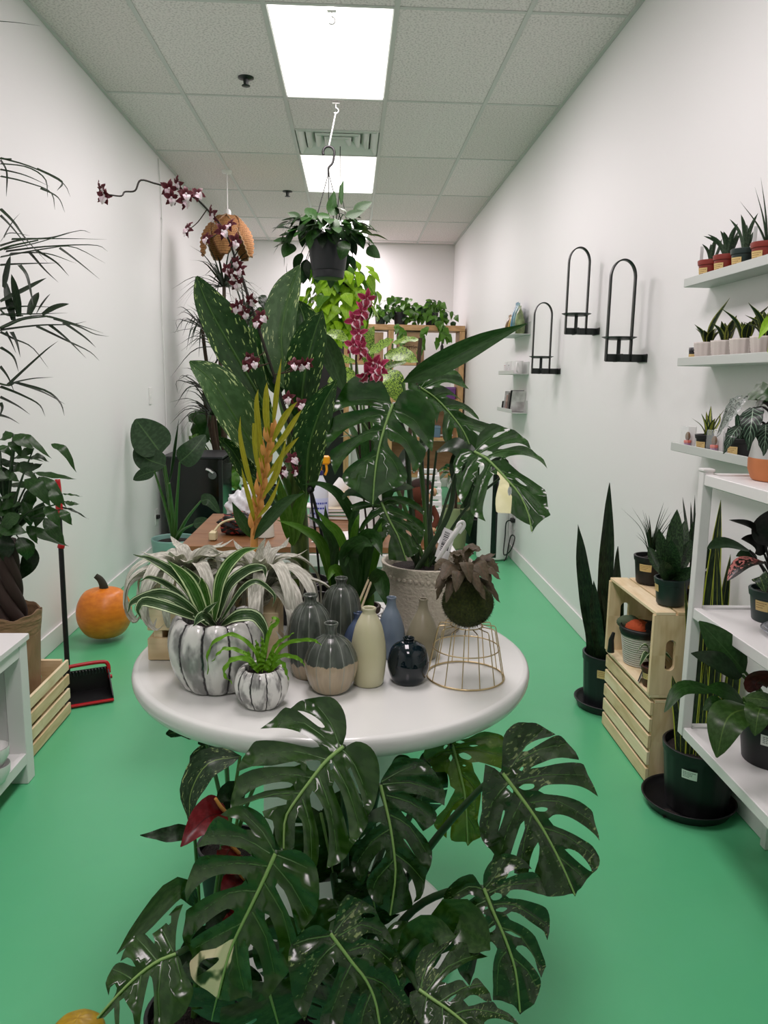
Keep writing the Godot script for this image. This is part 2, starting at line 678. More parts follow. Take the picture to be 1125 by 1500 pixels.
# thin-walled pot outline as a profile for lathe(): base radius, rim radius, height
func pot_prof(rb: float, rt: float, h: float, lip := 0.0, liph := 0.0, wall := 0.004) -> Array:
	var p := [Vector2(0, 0), Vector2(rb, 0), Vector2(rb, 0), Vector2(rb + 0.002, 0.003)]
	if lip > 0.0:
		var rl := lerpf(rb, rt, 1.0 - liph / h)
		p += [Vector2(rl, h - liph), Vector2(rl, h - liph), Vector2(rl + lip, h - liph + 0.001), Vector2(rl + lip, h - liph + 0.001)]
	p += [Vector2(rt + lip, h - 0.002), Vector2(rt + lip - 0.002, h), Vector2(rt - wall, h), Vector2(rt - wall, h), Vector2(rt - wall - 0.002, h * 0.82)]
	return p


func soil(root: Node3D, c: Vector3, r: float) -> void:
	part(root, "soil", MB.new().lathe(c, [Vector2(r, -0.004), Vector2(r * 0.8, 0.002), Vector2(r * 0.3, 0.004), Vector2(0, 0.005)], 18, func(q: Vector2, th: float, k: int) -> Vector2: return q + Vector2(0, 0.003 * sin(th * 5.0 + k * 2.0))), M.soil)


func plain_pot(root: Node3D, c: Vector3, rb: float, rt: float, h: float, mat: Material, lip := 0.003, liph := -1.0) -> void:
	if liph < 0: liph = h * 0.2
	part(root, "pot", MB.new().lathe(c, pot_prof(rb, rt, h, lip, liph), 32), mat)
	soil(root, c + Vector3.UP * h * 0.86, lerpf(rb, rt, 0.86) - 0.005)


# a paper label wrapped on a round pot at angle th (0 faces +x)
func sticker(root: Node3D, c: Vector3, r: float, th: float, arc_w: float, y0: float, y1: float, mat: Material, called := "label_sticker", lean := 0.0) -> void:
	var pts := PackedVector3Array()
	var uvs := PackedVector2Array()
	for i in 2:
		for k in 9:
			var t := th + arc_w * (k / 8.0 - 0.5)
			var y := lerpf(y0, y1, i)
			var rr := r + 0.0012 + lean * (y - y0)
			pts.append(c + Vector3(cos(t) * rr, y, sin(t) * rr))
			uvs.append(Vector2(1.0 - k / 8.0, 1.0 - i))
	var b := MB.new()
	b.grid(2, 9, pts, uvs)
	part(root, called, b, mat)


func text(root: Node3D, words: String, size: float, t: Transform3D, mat: Material, font := "Droid Sans", called := "lettering") -> void:
	var f := SystemFont.new()
	f.font_names = PackedStringArray([font])
	var m := TextMesh.new()
	m.text = words
	m.font = f
	m.font_size = 32
	m.pixel_size = size / 32.0
	m.depth = 0.0006
	put(root, called, m, mat, t)



func _ready() -> void:
	rng.seed = 20
	var cam := Camera3D.new()
	cam.name = "camera"
	cam.position = EYE
	cam.rotation = Vector3(-0.1686, -0.0446, 0.0162)
	cam.fov = 66.71
	cam.near = 0.05
	cam.current = true
	add_child(cam)
	var env := Environment.new()
	env.background_mode = Environment.BG_COLOR
	env.background_color = Color(0.02, 0.02, 0.025)
	env.tonemap_mode = Environment.TONE_MAPPER_LINEAR
	env.tonemap_exposure = 1.4
	env.sdfgi_enabled = true
	env.ssao_enabled = true
	env.ssil_enabled = true
	var we := WorldEnvironment.new()
	we.name = "world"
	we.environment = env
	add_child(we)
	materials()
	room()
	right_wall()
	left_side()
	far_end()
	hanging()
	table_things()
	tall_plants()
	front_plants()


func materials() -> void:
	M.wall = bumped(tri_map(sm(Color(0.90, 0.90, 0.895), 0.55), 1.5), noise_tex(0.08, Color(0.35, 0.35, 0.35), Color(0.65, 0.65, 0.65), 3), 0.06)
	M.floor = tri_map(sm(Color(1, 1, 1), 0.34, noise_tex(0.012, Color(0.33, 0.69, 0.48), Color(0.36, 0.715, 0.51), 5)), 0.4)
	M.white = sm(Color(0.87, 0.87, 0.86), 0.42)
	M.trim = sm(Color(0.9, 0.9, 0.89), 0.4)
	M.shelf_metal = sm(Color(0.74, 0.76, 0.74), 0.45)
	var spk := noise_tex(0.11, Color(0.815, 0.78, 0.79), Color(0.935, 0.90, 0.91), 8, 512, FastNoiseLite.TYPE_SIMPLEX_SMOOTH, 0.38, 5.0)
	M.tile = bumped(tri_map(sm(Color(0.98, 0.98, 0.97), 0.95, spk), 1.1), spk, 0.12)
	M.tile2 = bumped(tri_map(sm(Color(0.95, 0.95, 0.935), 0.95, spk), 1.17), spk, 0.12)
	M.bar = sm(Color(0.78, 0.78, 0.77), 0.5)
	M.table = sm(Color(0.83, 0.84, 0.82), 0.16)
	M.pine = sm(Color(1, 1, 1), 0.6, wood_tex(Color(0.94, 0.88, 0.74), Color(0.84, 0.75, 0.57), 4))
	M.pine2 = sm(Color(0.97, 0.95, 0.93), 0.6, wood_tex(Color(0.93, 0.86, 0.71), Color(0.82, 0.73, 0.55), 14, 34.0))
	M.oak = sm(Color(1, 1, 1), 0.5, wood_tex(Color(0.80, 0.64, 0.45), Color(0.68, 0.51, 0.33), 24, 40.0))
	M.ply = sm(Color(1, 1, 1), 0.6, wood_tex(Color(0.70, 0.57, 0.43), Color(0.6, 0.46, 0.33), 34, 20.0))
	M.desk_wood = sm(Color(1, 1, 1), 0.4, wood_tex(Color(0.54, 0.38, 0.23), Color(0.44, 0.29, 0.165), 44, 30.0))
	M.dark_in = sm(Color(0.05, 0.045, 0.04), 0.9)
	M.black = sm(Color(0.045, 0.045, 0.05), 0.45)
	M.black_gloss = sm(Color(0.02, 0.021, 0.025), 0.12)
	M.nursery = sm(Color(0.075, 0.09, 0.105), 0.42)
	M.nursery_black = sm(Color(0.055, 0.06, 0.068), 0.45)
	M.green_pot = sm(Color(0.085, 0.165, 0.15), 0.38)
	M.brick_pot = sm(Color(0.50, 0.15, 0.10), 0.42)
	M.hanger = sm(Color(0.07, 0.105, 0.09), 0.4)
	M.soil = bumped(tri_map(sm(Color(1, 1, 1), 0.95, noise_tex(0.09, Color(0.05, 0.035, 0.028), Color(0.19, 0.14, 0.11), 12)), 6.0), noise_tex(0.12, Color.BLACK, Color.WHITE, 13), 0.5)
	M.rib = sm(Color(0.46, 0.59, 0.32), 0.45)
	M.vein = sm(Color(0.22, 0.36, 0.14), 0.4)
	M.stem = sm(Color(0.24, 0.38, 0.14), 0.45)
	M.stem_dark = sm(Color(0.13, 0.22, 0.10), 0.45)
	M.stem_brown = sm(Color(0.24, 0.18, 0.12), 0.8)
	M.brass = sm(Color(0.78, 0.70, 0.54), 0.32, null, 1.0)
	M.steel = sm(Color(0.75, 0.76, 0.78), 0.3, null, 1.0)
	M.cream_label = sm(Color(0.85, 0.78, 0.60), 0.7, print_tex(Color(0.98, 0.94, 0.82), Color(0.62, 0.5, 0.4), 3))
	M.white_label = sm(Color(0.93, 0.94, 0.93), 0.6, print_tex(Color(0.98, 0.98, 0.97), Color(0.5, 0.52, 0.52), 4))
	M.bar_label = sm(Color(0.94, 0.94, 0.94), 0.6, bar_tex())
	M.red = sm(Color(0.70, 0.06, 0.10), 0.35)
	M.orange = sm(Color(0.62, 0.25, 0.09), 0.9)
	var dg := Color(0.055, 0.135, 0.045)
	M.mon = leafm(leaf_tex(Color(0.105, 0.225, 0.03), Color(0.33, 0.46, 0.20), "", Color.WHITE, 2, 8, 0.0, 256, 320), 0.2, 0.5)
	M.mon_dark = leafm(leaf_tex(Color(0.09, 0.19, 0.05), Color(0.33, 0.46, 0.20), "", Color.WHITE, 22, 8, 0.0, 256, 320), 0.2, 0.5)
	M.mon_fleck = leafm(leaf_tex(Color(0.085, 0.18, 0.035), Color(0.33, 0.46, 0.20), "fleck", Color(0.50, 0.54, 0.36), 21, 8, 0.0, 256, 320), 0.2, 0.5)
	M.mon_light = leafm(leaf_tex(Color(0.26, 0.38, 0.05), Color(0.42, 0.52, 0.2), "fleck", Color(0.42, 0.52, 0.22), 31, 8, 0.0, 256, 320), 0.2, 0.5)
	M.mon_up = leafm(leaf_tex(Color(0.115, 0.25, 0.065), Color(0.36, 0.52, 0.28), "", Color.WHITE, 5, 7, 0.0, 256, 320), 0.2, 0.5)
	M.dieff = leafm(leaf_tex(Color(0.09, 0.225, 0.055), Color(0.16, 0.30, 0.12), "specks", Color(0.70, 0.78, 0.48), 6, 12, 0.15, 192, 384), 0.36)
	M.dieff_pale = leafm(leaf_tex(Color(0.22, 0.34, 0.18), Color(0.27, 0.38, 0.2), "specks", Color(0.72, 0.78, 0.55), 16, 12, 0.15, 192, 384), 0.42)
	M.leaf = leafm(leaf_tex(Color(0.115, 0.25, 0.07), Color(0.20, 0.33, 0.15), "", Color.WHITE, 7, 10, 0.16), 0.36)
	M.leaf_dark = leafm(leaf_tex(Color(0.07, 0.155, 0.055), Color(0.10, 0.18, 0.09), "", Color.WHITE, 8, 10, 0.16), 0.36)
	M.leaf_light = leafm(leaf_tex(Color(0.26, 0.44, 0.09), Color(0.36, 0.5, 0.18), "", Color.WHITE, 17, 9, 0.2), 0.4)
	M.leaf_bird = leafm(leaf_tex(Color(0.10, 0.21, 0.09), Color(0.25, 0.36, 0.2), "", Color.WHITE, 27, 22, 0.1), 0.38)
	M.palm = leafm(leaf_tex(Color(0.07, 0.135, 0.06), Color(0.13, 0.22, 0.1), "", Color.WHITE, 37, 2, 0.0, 32, 64), 0.42)
	M.drac = leafm(leaf_tex(Color(0.10, 0.145, 0.09), Color(0.16, 0.22, 0.13), "", Color.WHITE, 38, 2, 0.0, 32, 64), 0.4)
	M.lemon = leafm(leaf_tex(Color(0.52, 0.70, 0.09), Color(0.62, 0.76, 0.22), "", Color.WHITE, 18, 7, 0.12), 0.45)
	M.warneck = leafm(leaf_tex(Color(0.13, 0.24, 0.09), Color(0.20, 0.31, 0.12), "edge", Color(0.72, 0.78, 0.62), 19, 2, 0.0), 0.35)
	M.warneck_light = leafm(leaf_tex(Color(0.17, 0.34, 0.08), Color(0.24, 0.42, 0.12), "edge", Color(0.74, 0.80, 0.60), 29, 2, 0.0), 0.35)
	M.sans = leafm(leaf_tex(Color(0.05, 0.105, 0.055), Color(0.06, 0.12, 0.06), "bands", Color(0.15, 0.23, 0.13), 10, 2, 0.0, 96, 384), 0.4)
	M.sans_green = leafm(leaf_tex(Color(0.08, 0.165, 0.075), Color(0.09, 0.18, 0.08), "bands", Color(0.23, 0.34, 0.19), 20, 2, 0.0, 96, 256), 0.42)
	M.sans_grey = leafm(leaf_tex(Color(0.17, 0.25, 0.18), Color(0.18, 0.26, 0.19), "bands", Color(0.32, 0.39, 0.29), 23, 2, 0.0, 64, 128), 0.45)
	M.sans_gold = leafm(leaf_tex(Color(0.06, 0.12, 0.055), Color(0.62, 0.66, 0.22), "bands_edge", Color(0.18, 0.25, 0.13), 30, 2, 0.0, 96, 256), 0.42)
	M.sans_stripe = leafm(leaf_tex(Color(0.06, 0.13, 0.05), Color(0.10, 0.18, 0.07), "margin", Color(0.50, 0.52, 0.22), 40, 2, 0.0, 64, 128), 0.42)
	M.agave = leafm(leaf_tex(Color(0.12, 0.2, 0.08), Color(0.5, 0.53, 0.2), "center", Color(0.58, 0.60, 0.25), 41, 2, 0.0, 64, 128), 0.42)
	M.silver = leafm(leaf_tex(Color(0.66, 0.66, 0.61), Color(0.72, 0.72, 0.67), "silver", Color(0.79, 0.79, 0.74), 42, 2, 0.0, 64, 256), 0.75)
	M.aglao = leafm(leaf_tex(Color(0.085, 0.22, 0.06), Color(0.45, 0.58, 0.2), "mottle", Color(0.56, 0.68, 0.26), 43, 8, 0.2), 0.4)
	M.aloc = leafm(leaf_tex(Color(0.055, 0.115, 0.075), Color(0.6, 0.68, 0.6), "ribs", Color(0.42, 0.52, 0.44), 44, 8, 0.3), 0.33)
	M.aloc_back = leafm(leaf_tex(Color(0.17, 0.2, 0.18), Color(0.7, 0.73, 0.7), "mottle", Color(0.62, 0.66, 0.63), 45, 9, 0.3), 0.3)
	M.princess = leafm(leaf_tex(Color(0.05, 0.07, 0.045), Color(0.2, 0.1, 0.1), "rand", Color(0.70, 0.42, 0.40), 46, 7, 0.15), 0.33)
	M.red_leaf = leafm(leaf_tex(Color(0.24, 0.06, 0.04), Color(0.36, 0.10, 0.08), "", Color.WHITE, 58, 7, 0.2), 0.35)
	M.maroon_leaf = leafm(leaf_tex(Color(0.055, 0.045, 0.035), Color(0.12, 0.07, 0.06), "", Color.WHITE, 47, 7, 0.2), 0.33)
	M.fitton = leafm(leaf_tex(Color(0.25, 0.215, 0.14), Color(0.34, 0.235, 0.16), "", Color.WHITE, 48, 8, 0.5), 0.6)
	M.spike = leafm(leaf_tex(Color(0.60, 0.58, 0.10), Color(0.70, 0.66, 0.18), "", Color.WHITE, 49, 2, 0.0, 32, 128), 0.45)
	M.spike_core = sm(Color(0.82, 0.58, 0.30), 0.5)
	M.fern = leafm(leaf_tex(Color(0.36, 0.56, 0.08), Color(0.42, 0.58, 0.14), "", Color.WHITE, 50, 3, 0.1, 64, 128), 0.4)
	M.phil = leafm(leaf_tex(Color(0.15, 0.26, 0.08), Color(0.30, 0.4, 0.18), "", Color.WHITE, 51, 8, 0.3), 0.3)
	M.varie = leafm(leaf_tex(Color(0.09, 0.18, 0.08), Color(0.4, 0.5, 0.25), "specks", Color(0.56, 0.62, 0.4), 52, 8, 0.2), 0.33)
	M.petal_dark = leafm(leaf_tex(Color(0.30, 0.05, 0.10), Color(0.26, 0.05, 0.09), "margin", Color(0.42, 0.16, 0.2), 53, 2, 0.0, 32, 64), 0.5)
	M.lip_white = leafm(leaf_tex(Color(0.92, 0.88, 0.89), Color(0.72, 0.5, 0.57), "rand", Color(0.84, 0.72, 0.77), 54, 2, 0.0, 32, 64), 0.5)
	M.petal_pink = leafm(leaf_tex(Color(0.58, 0.09, 0.24), Color(0.62, 0.14, 0.29), "margin", Color(0.76, 0.34, 0.47), 55, 2, 0.0, 32, 64), 0.5)
	M.lip_pink = leafm(leaf_tex(Color(0.60, 0.16, 0.26), Color(0.42, 0.04, 0.1), "margin", Color(0.88, 0.74, 0.78), 56, 2, 0.0, 32, 64), 0.5)
	M.spathe = leafm(leaf_tex(Color(0.36, 0.03, 0.05), Color(0.24, 0.02, 0.04), "", Color.WHITE, 57, 7, 0.4), 0.32)


func leafm(t: Texture2D, rough: float, spec := 0.4) -> StandardMaterial3D:
	var m := sm(Color.WHITE, rough, t)
	m.metallic_specular = spec
	m.backlight_enabled = true
	m.backlight = Color(0.32, 0.36, 0.2)
	return m


# lines of small print, too small to read in the photograph
func print_tex(paper: Color, ink: Color, lines: int) -> ImageTexture:
	var im := Image.create(128, 64, false, Image.FORMAT_RGB8)
	im.fill(paper)
	var r := RandomNumberGenerator.new()
	r.seed = lines
	for k in lines:
		var y := 12 + k * 44 / lines
		var x := 10
		while x < 104 - k * 14:
			var w := r.randi_range(4, 13)
			im.fill_rect(Rect2i(x, y, w, 5), ink)
			x += w + 3
	return ImageTexture.create_from_image(im)


func bar_tex() -> ImageTexture:
	var im := Image.create(64, 128, false, Image.FORMAT_RGB8)
	im.fill(Color(0.97, 0.97, 0.97))
	var r := RandomNumberGenerator.new()
	r.seed = 5
	var y := 14
	while y < 96:
		var h := r.randi_range(1, 4)
		im.fill_rect(Rect2i(12, y, 26, h), Color(0.08, 0.08, 0.1))
		y += h + r.randi_range(1, 4)
	for k in 3: im.fill_rect(Rect2i(46, 16 + k * 26, 6, 18), Color(0.25, 0.25, 0.3))
	return ImageTexture.create_from_image(im)


# ---------------------------------------------------------------- the room

func room() -> void:
	var z0 := -10.12
	var z1 := 3.6
	var zl := z1 - z0
	var zc := (z0 + z1) / 2
	struct("floor", MB.new().box(Vector3((XL + XR) / 2, -0.05, zc), Vector3(XR - XL + 0.3, 0.1, zl + 0.3), 0.0), M.floor)
	struct("wall_left", MB.new().box(Vector3(XL - 0.075, H / 2, zc), Vector3(0.15, H + 0.1, zl + 0.3), 0.0), M.wall)
	struct("wall_right", MB.new().box(Vector3(XR + 0.075, H / 2, zc), Vector3(0.15, H + 0.1, zl + 0.3), 0.0), M.wall)
	struct("wall_back", MB.new().box(Vector3((XL + XR) / 2, H / 2, z0 - 0.075), Vector3(XR - XL, H + 0.1, 0.15), 0.0), M.wall)
	struct("wall_front", MB.new().box(Vector3((XL + XR) / 2, H / 2, z1 + 0.075), Vector3(XR - XL, H + 0.1, 0.15), 0.0), M.wall)
	for s in [["baseboard_left", XL + 0.006], ["baseboard_right", XR - 0.006]]:
		struct(s[0], MB.new().box(Vector3(s[1], 0.052, zc), Vector3(0.012, 0.104, zl), 0.004), M.trim)
	struct("baseboard_back", MB.new().box(Vector3((XL + XR) / 2, 0.052, z0 + 0.006), Vector3(XR - XL - 0.03, 0.104, 0.012), 0.004), M.trim)
	# suspended ceiling: a slab, and below it the tiles in their metal grid
	var ce := Node3D.new()
	ce.name = "ceiling"
	add_child(ce)
	ce.set_meta("kind", "structure")
	part(ce, "slab", MB.new().box(Vector3((XL + XR) / 2, H + 0.2, zc), Vector3(XR - XL + 0.3, 0.1, zl + 0.3), 0.0), M.wall)
	var xs := [XL, -1.024, -0.414, 0.196, 0.806, XR]
	for j in range(-6, 6):
		var za := -(3.888 + j * 1.21)
		var zb := maxf(za - 1.21, z0)
		for i in 5:
			var xa: float = xs[i]
			var xb: float = xs[i + 1]
			if i == 2 and j % 2 == 0: continue
			var cells := [[za, zb]]
			if i == 2:
				cells = [[za, (za + zb) / 2]]
				if j != 1: cells.append([(za + zb) / 2, zb])
			for c in cells:
				part(ce, "ceiling_tile", MB.new().box(Vector3((xa + xb) / 2, H + 0.008, (c[0] + c[1]) / 2), Vector3(xb - xa - 0.003, 0.016, c[0] - c[1] - 0.003), 0.002), M.tile if rng.randf() < 0.6 else M.tile2)
	for x in xs.slice(1, 5):
		part(ce, "grid_bar", MB.new().box(Vector3(x, H - 0.001, zc), Vector3(0.024, 0.007, zl), 0.001), M.bar)
	for j in range(-6, 6):
		var z := -(3.888 + j * 1.21)
		part(ce, "grid_bar", MB.new().box(Vector3((XL + XR) / 2, H - 0.0005, z), Vector3(XR - XL, 0.006, 0.024), 0.001), M.bar)
		if j % 2 != 0: part(ce, "grid_bar", MB.new().box(Vector3(-0.109, H - 0.0003, z - 0.605), Vector3(0.6, 0.006, 0.024), 0.001), M.bar)
	for x in [XL + 0.011, XR - 0.011]:
		part(ce, "wall_angle", MB.new().box(Vector3(x, H - 0.002, zc), Vector3(0.022, 0.012, zl), 0.001), M.bar)
	part(ce, "wall_angle", MB.new().box(Vector3((XL + XR) / 2, H - 0.002, z0 + 0.011), Vector3(XR - XL, 0.012, 0.022), 0.001), M.bar)
	var words := ["large square ceiling light panel nearest the hanging cord hook", "middle ceiling light panel behind the air vent", "farthest small ceiling light panel near the back wall"]
	for j in [-4, -2, 0, 2, 4]:
		var z: float = -(3.888 + j * 1.21 + 0.605)
		var t := thing("ceiling_light", words[j / 2] if j >= 0 else ("ceiling light panel right above the round table" if j == -2 else "ceiling light panel nearest the shop front"), "light", Vector3(-0.109, H, z), "" if j >= 0 else "ceiling lights over the front of the shop")
		part(t, "frame", MB.new().box(Vector3(-0.109, H + 0.05, z), Vector3(0.6, 0.09, 1.2), 0.004), M.trim)
		var glow := sm(Color(0.95, 0.95, 0.95), 0.4)
		glow.emission_enabled = true
		glow.emission = Color(1.0, 0.99, 0.97)
		glow.emission_energy_multiplier = 1.6
		part(t, "diffuser", MB.new().box(Vector3(-0.109, H + 0.002, z), Vector3(0.575, 0.008, 1.17), 0.002), glow)
		var l := AreaLight3D.new()
		l.name = "lamp"
		l.area_size = Vector2(0.56, 1.14)
		l.light_energy = 3.4
		l.area_normalize_energy = false
		l.area_range = 30.0
		l.light_color = Color(1.0, 0.94, 0.965)
		l.shadow_enabled = true
		t.add_child(l)
		l.rotation.x = -PI / 2
		l.position = Vector3(0, -0.006, 0)
	# square air vent set in the grid
	var vz := -(3.888 + 1.21 + 0.605 + 0.3025)
	var av := thing("air_vent", "white square ceiling air vent between two light panels", "vent", Vector3(-0.109, H, vz))
	for k in 4:
		var s := 0.29 - k * 0.065
		var d := -0.004 + 0.022 * (0 if k == 0 else 1) - k * 0.004
		var fr := MB.new()
		var pts := PackedVector3Array()
		var uvs := PackedVector2Array()
		for r in 3:
			for q in 5:
				var a := PI / 4 + TAU * q / 4
				var ss: float = [s, s - 0.02, s - 0.055][r] * 1.414
				pts.append(Vector3(-0.109 + cos(a) * ss, H + d + [0.0, -0.012, 0.028][r] + 0.01, vz + sin(a) * ss))
				uvs.append(Vector2(q, r))
		for q in 4:
			fr.grid(3, 2, PackedVector3Array([pts[q], pts[q + 1], pts[5 + q], pts[6 + q], pts[10 + q], pts[11 + q]]), PackedVector2Array([Vector2(), Vector2(), Vector2(), Vector2(), Vector2(), Vector2()]))
		part(av, "louver", fr, M.white)
	part(av, "duct", MB.new().box(Vector3(-0.109, H + 0.09, vz), Vector3(0.58, 0.02, 0.58), 0.001), M.shelf_metal)
	var sp := [["dark fire sprinkler head near the large light panel", Vector3(-0.611, H, -4.797)], ["dark fire sprinkler head farther back by the hanging pot", Vector3(-0.593, H, -7.515)]]
	for s in sp:
		var t := thing("sprinkler_head", s[0], "sprinkler", s[1])
		part(t, "collar", MB.new().lathe(s[1], [Vector2(0.045, 0.0), Vector2(0.045, -0.006), Vector2(0.018, -0.012), Vector2(0, -0.012)], 20), M.hanger)
		part(t, "head", MB.new().lathe(s[1], [Vector2(0.016, -0.012), Vector2(0.013, -0.04), Vector2(0.013, -0.04), Vector2(0.024, -0.043), Vector2(0.024, -0.047), Vector2(0, -0.047)], 14), M.hanger)
	# cord, switch and outlets on the left wall
	var c := MB.new().tube(MB.spline([Vector3(-1.497, 3.031, -6.436), Vector3(-1.494, 2.597, -6.475), Vector3(-1.494, 2.069, -6.382), Vector3(-1.492, 1.544, -6.394), Vector3(-1.494, 1.111, -6.415), Vector3(-1.495, 0.781, -6.4)], 30), 0.004, 0.004, 6)
	var cord := thing("cord", "thin white cord running down the left wall", "cord", Vector3(-1.494, 1.544, -6.403))
	part(cord, "cable", c, M.trim)
	part(cord, "clip", MB.new().box(Vector3(-1.497, 2.6, -6.488), Vector3(0.012, 0.012, 0.016), 0.002), M.trim)
	var sw := thing("light_switch", "white switch plate on the left wall beside the cord", "switch", Vector3(-1.503, 1.23, -5.977))
	part(sw, "plate", MB.new().box(Vector3(-1.499, 1.23, -5.961), Vector3(0.007, 0.125, 0.08), 0.002), M.trim)
	part(sw, "toggle", MB.new().box(Vector3(-1.493, 1.226, -5.937), Vector3(0.01, 0.03, 0.012), 0.003), M.trim)
	var ou := thing("wall_outlet", "white wall outlet beside the black cabinet", "outlet", Vector3(-1.503, 0.298, -6.029))
	part(ou, "plate", MB.new().box(Vector3(-1.499, 0.301, -6.013), Vector3(0.007, 0.12, 0.09), 0.002), M.trim)
	part(ou, "plug", MB.new().box(Vector3(-1.487, 0.302, -6.007), Vector3(0.03, 0.032, 0.04), 0.006), M.black)



# ---------------------------------------------------------------- right wall

func small_pot(root: Node3D, c: Vector3, r: float, h: float, mat: Material, lab := true) -> void:
	plain_pot(root, c, r * 0.78, r, h, mat, 0.003, h * 0.24)
	if lab: sticker(root, c, lerpf(r * 0.78, r, 0.5) + 0.001, PI * 0.62 + 0.75, 0.9, h * 0.25, h * 0.62, M.cream_label, "label_sticker", (r * 0.22) / h)


func blades(root: Node3D, c: Vector3, n: int, h0: float, h1: float, w: float, spread: float, mat: Material, prof := "sword", fold := 0.35, bendy := 0.25, called := "leaf") -> void:
	for i in n:
		var a := TAU * i / n + rng.randf_range(-0.3, 0.3)
		var d := Vector3(cos(a), 0, sin(a))
		var s := spread * rng.randf_range(0.45, 1.15)
		var h := rng.randf_range(h0, h1)
		var b := c + d * w * 0.3
		part(root, called, MB.new().blade([b, b + Vector3.UP * h * 0.5 + d * s * h * (0.5 - bendy * 0.5), b + Vector3.UP * h * (1.0 - s * bendy) + d * s * h], w * rng.randf_range(0.85, 1.15), prof, -d + Vector3.UP * 0.2, {"fold": fold, "n": 9}), mat)


func right_wall() -> void:
	# three arched metal plant hangers
	var hz := [["largest dark green arched metal plant hanger, nearest of the three on the right wall", Vector3(1.285, 1.489, -3.442), 0.43], ["highest mounted dark green arched metal plant hanger, middle of the three on the right wall", Vector3(1.285, 1.644, -4.13), 0.435], ["smallest looking dark green arched metal plant hanger beside the small mug ledge", Vector3(1.285, 1.446, -4.853), 0.425]]
	for hh in hz:
		var p: Vector3 = hh[1]
		var t := thing("plant_hanger", hh[0], "plant hanger", p, "arched plant hangers on the right wall")
		var hgt: float = hh[2]
		part(t, "wall_plate", MB.new().box(p + Vector3(-0.003, 0, 0), Vector3(0.006, 0.036, 0.11), 0.002), M.hanger)
		part(t, "base_bar", MB.new().box(p + Vector3(-0.086, 0, 0), Vector3(0.165, 0.034, 0.012), 0.002), M.hanger)
		part(t, "base_bar", MB.new().box(p + Vector3(-0.112, 0, 0), Vector3(0.012, 0.034, 0.10), 0.002), M.hanger)
		var pts := PackedVector3Array()
		var uvs := PackedVector2Array()
		var line := []
		for k in 26:
			var a := PI * k / 25.0
			line.append([p + Vector3(-0.112 + cos(a) * 0.054, -0.014 + hgt - 0.075 + sin(a) * 0.075, 0), Vector3(cos(a), sin(a), 0)])
		line.push_front([p + Vector3(-0.058, -0.014, 0), Vector3(1, 0, 0)])
		line.append([p + Vector3(-0.166, -0.014, 0), Vector3(-1, 0, 0)])
		for e in line:
			for q in [[0.003, -0.013], [0.003, 0.013], [-0.003, 0.013], [-0.003, -0.013], [0.003, -0.013]]:
				pts.append(e[0] + e[1] * q[0] + Vector3(0, 0, q[1]))
				uvs.append(Vector2())
		var b := MB.new()
		b.grid(line.size(), 5, pts, uvs, true)
		part(t, "arch", b, M.hanger)
		var ty := p + Vector3(-0.112, 0.078, 0)
		part(t, "tray", MB.new().lathe(ty, [Vector2(0, 0), Vector2(0.05, 0), Vector2(0.074, 0.010), Vector2(0.076, 0.012), Vector2(0.05, 0.004), Vector2(0, 0.004)], 32), M.hanger)
		part(t, "post", MB.new().tube([p + Vector3(-0.112, 0.01, 0), ty], 0.009, 0.009, 8), M.hanger)
	# little steel ledges at the far end of the wall
	var lz := -5.66
	var hs := [[Vector3(1.285, 1.717, -5.717), "small white steel ledge holding snack bags, highest of its column"], [Vector3(1.285, 1.434, -5.636), "small white steel ledge holding mugs, between two other ledges"], [Vector3(1.285, 1.153, -5.599), "small white steel ledge holding cards, lowest of its column"]]
	for s in hs:
		var y: float = s[0].y
		var t := thing("picture_ledge", s[1], "shelf", Vector3(XR, y, lz - 0.28), "small steel ledges beyond the plant hangers")
		part(t, "tray", MB.new().box(Vector3(XR - 0.058, y, lz - 0.28), Vector3(0.115, 0.004, 0.56), 0.001), M.shelf_metal)
		part(t, "front_lip", MB.new().box(Vector3(XR - 0.115, y + 0.013, lz - 0.28), Vector3(0.004, 0.028, 0.56), 0.001), M.shelf_metal)
		part(t, "back_plate", MB.new().box(Vector3(XR - 0.003, y + 0.045, lz - 0.28), Vector3(0.005, 0.09, 0.56), 0.001), M.shelf_metal)
	var bagc := [Color(0.62, 0.48, 0.32), Color(0.82, 0.66, 0.22), Color(0.25, 0.55, 0.68), Color(0.42, 0.64, 0.66), Color(0.56, 0.64, 0.45)]
	var bagw := ["brown paper snack bag leftmost on the high ledge", "yellow and gold snack bag on the high ledge", "tall blue snack bag in the middle of the high ledge", "pale teal snack bag beside the blue one", "grey green snack bag at the near end of the high ledge"]
	for i in 5:
		var c := Vector3(XR - 0.062, hs[0][0].y + 0.004, lz - 0.47 + i * 0.098)
		var h: float = [0.15, 0.17, 0.225, 0.21, 0.18][i]
		var t := thing("snack_bag", bagw[i], "bag", c, "snack bags on the high ledge")
		var b := MB.new()
		var pts := PackedVector3Array()
		var uvs := PackedVector2Array()
		for r in 9:
			var q := r / 8.0
			for k in 17:
				var a := TAU * k / 16
				var thick := 0.036 * pow(sin(PI * clampf(0.25 + q * 0.75, 0, 1)), 0.7) + 0.002
				pts.append(c + Vector3(cos(a) * thick + 0.012 * q * sin(i), q * h, sin(a) * 0.045 * (1.0 + 0.08 * sin(q * 9.0 + i))))
				uvs.append(Vector2(k / 16.0, q))
		b.grid(9, 17, pts, uvs, true)
		part(t, "pouch", b, sm(bagc[i], 0.3, noise_tex(0.04, Color(0.55, 0.55, 0.5), Color(1, 1, 1), 60 + i, 64)))
		part(t, "seal", MB.new().box(c + Vector3(0.012 * sin(i), h + 0.006, 0), Vector3(0.003, 0.02, 0.088), 0.001), sm(bagc[i].darkened(0.1), 0.35))
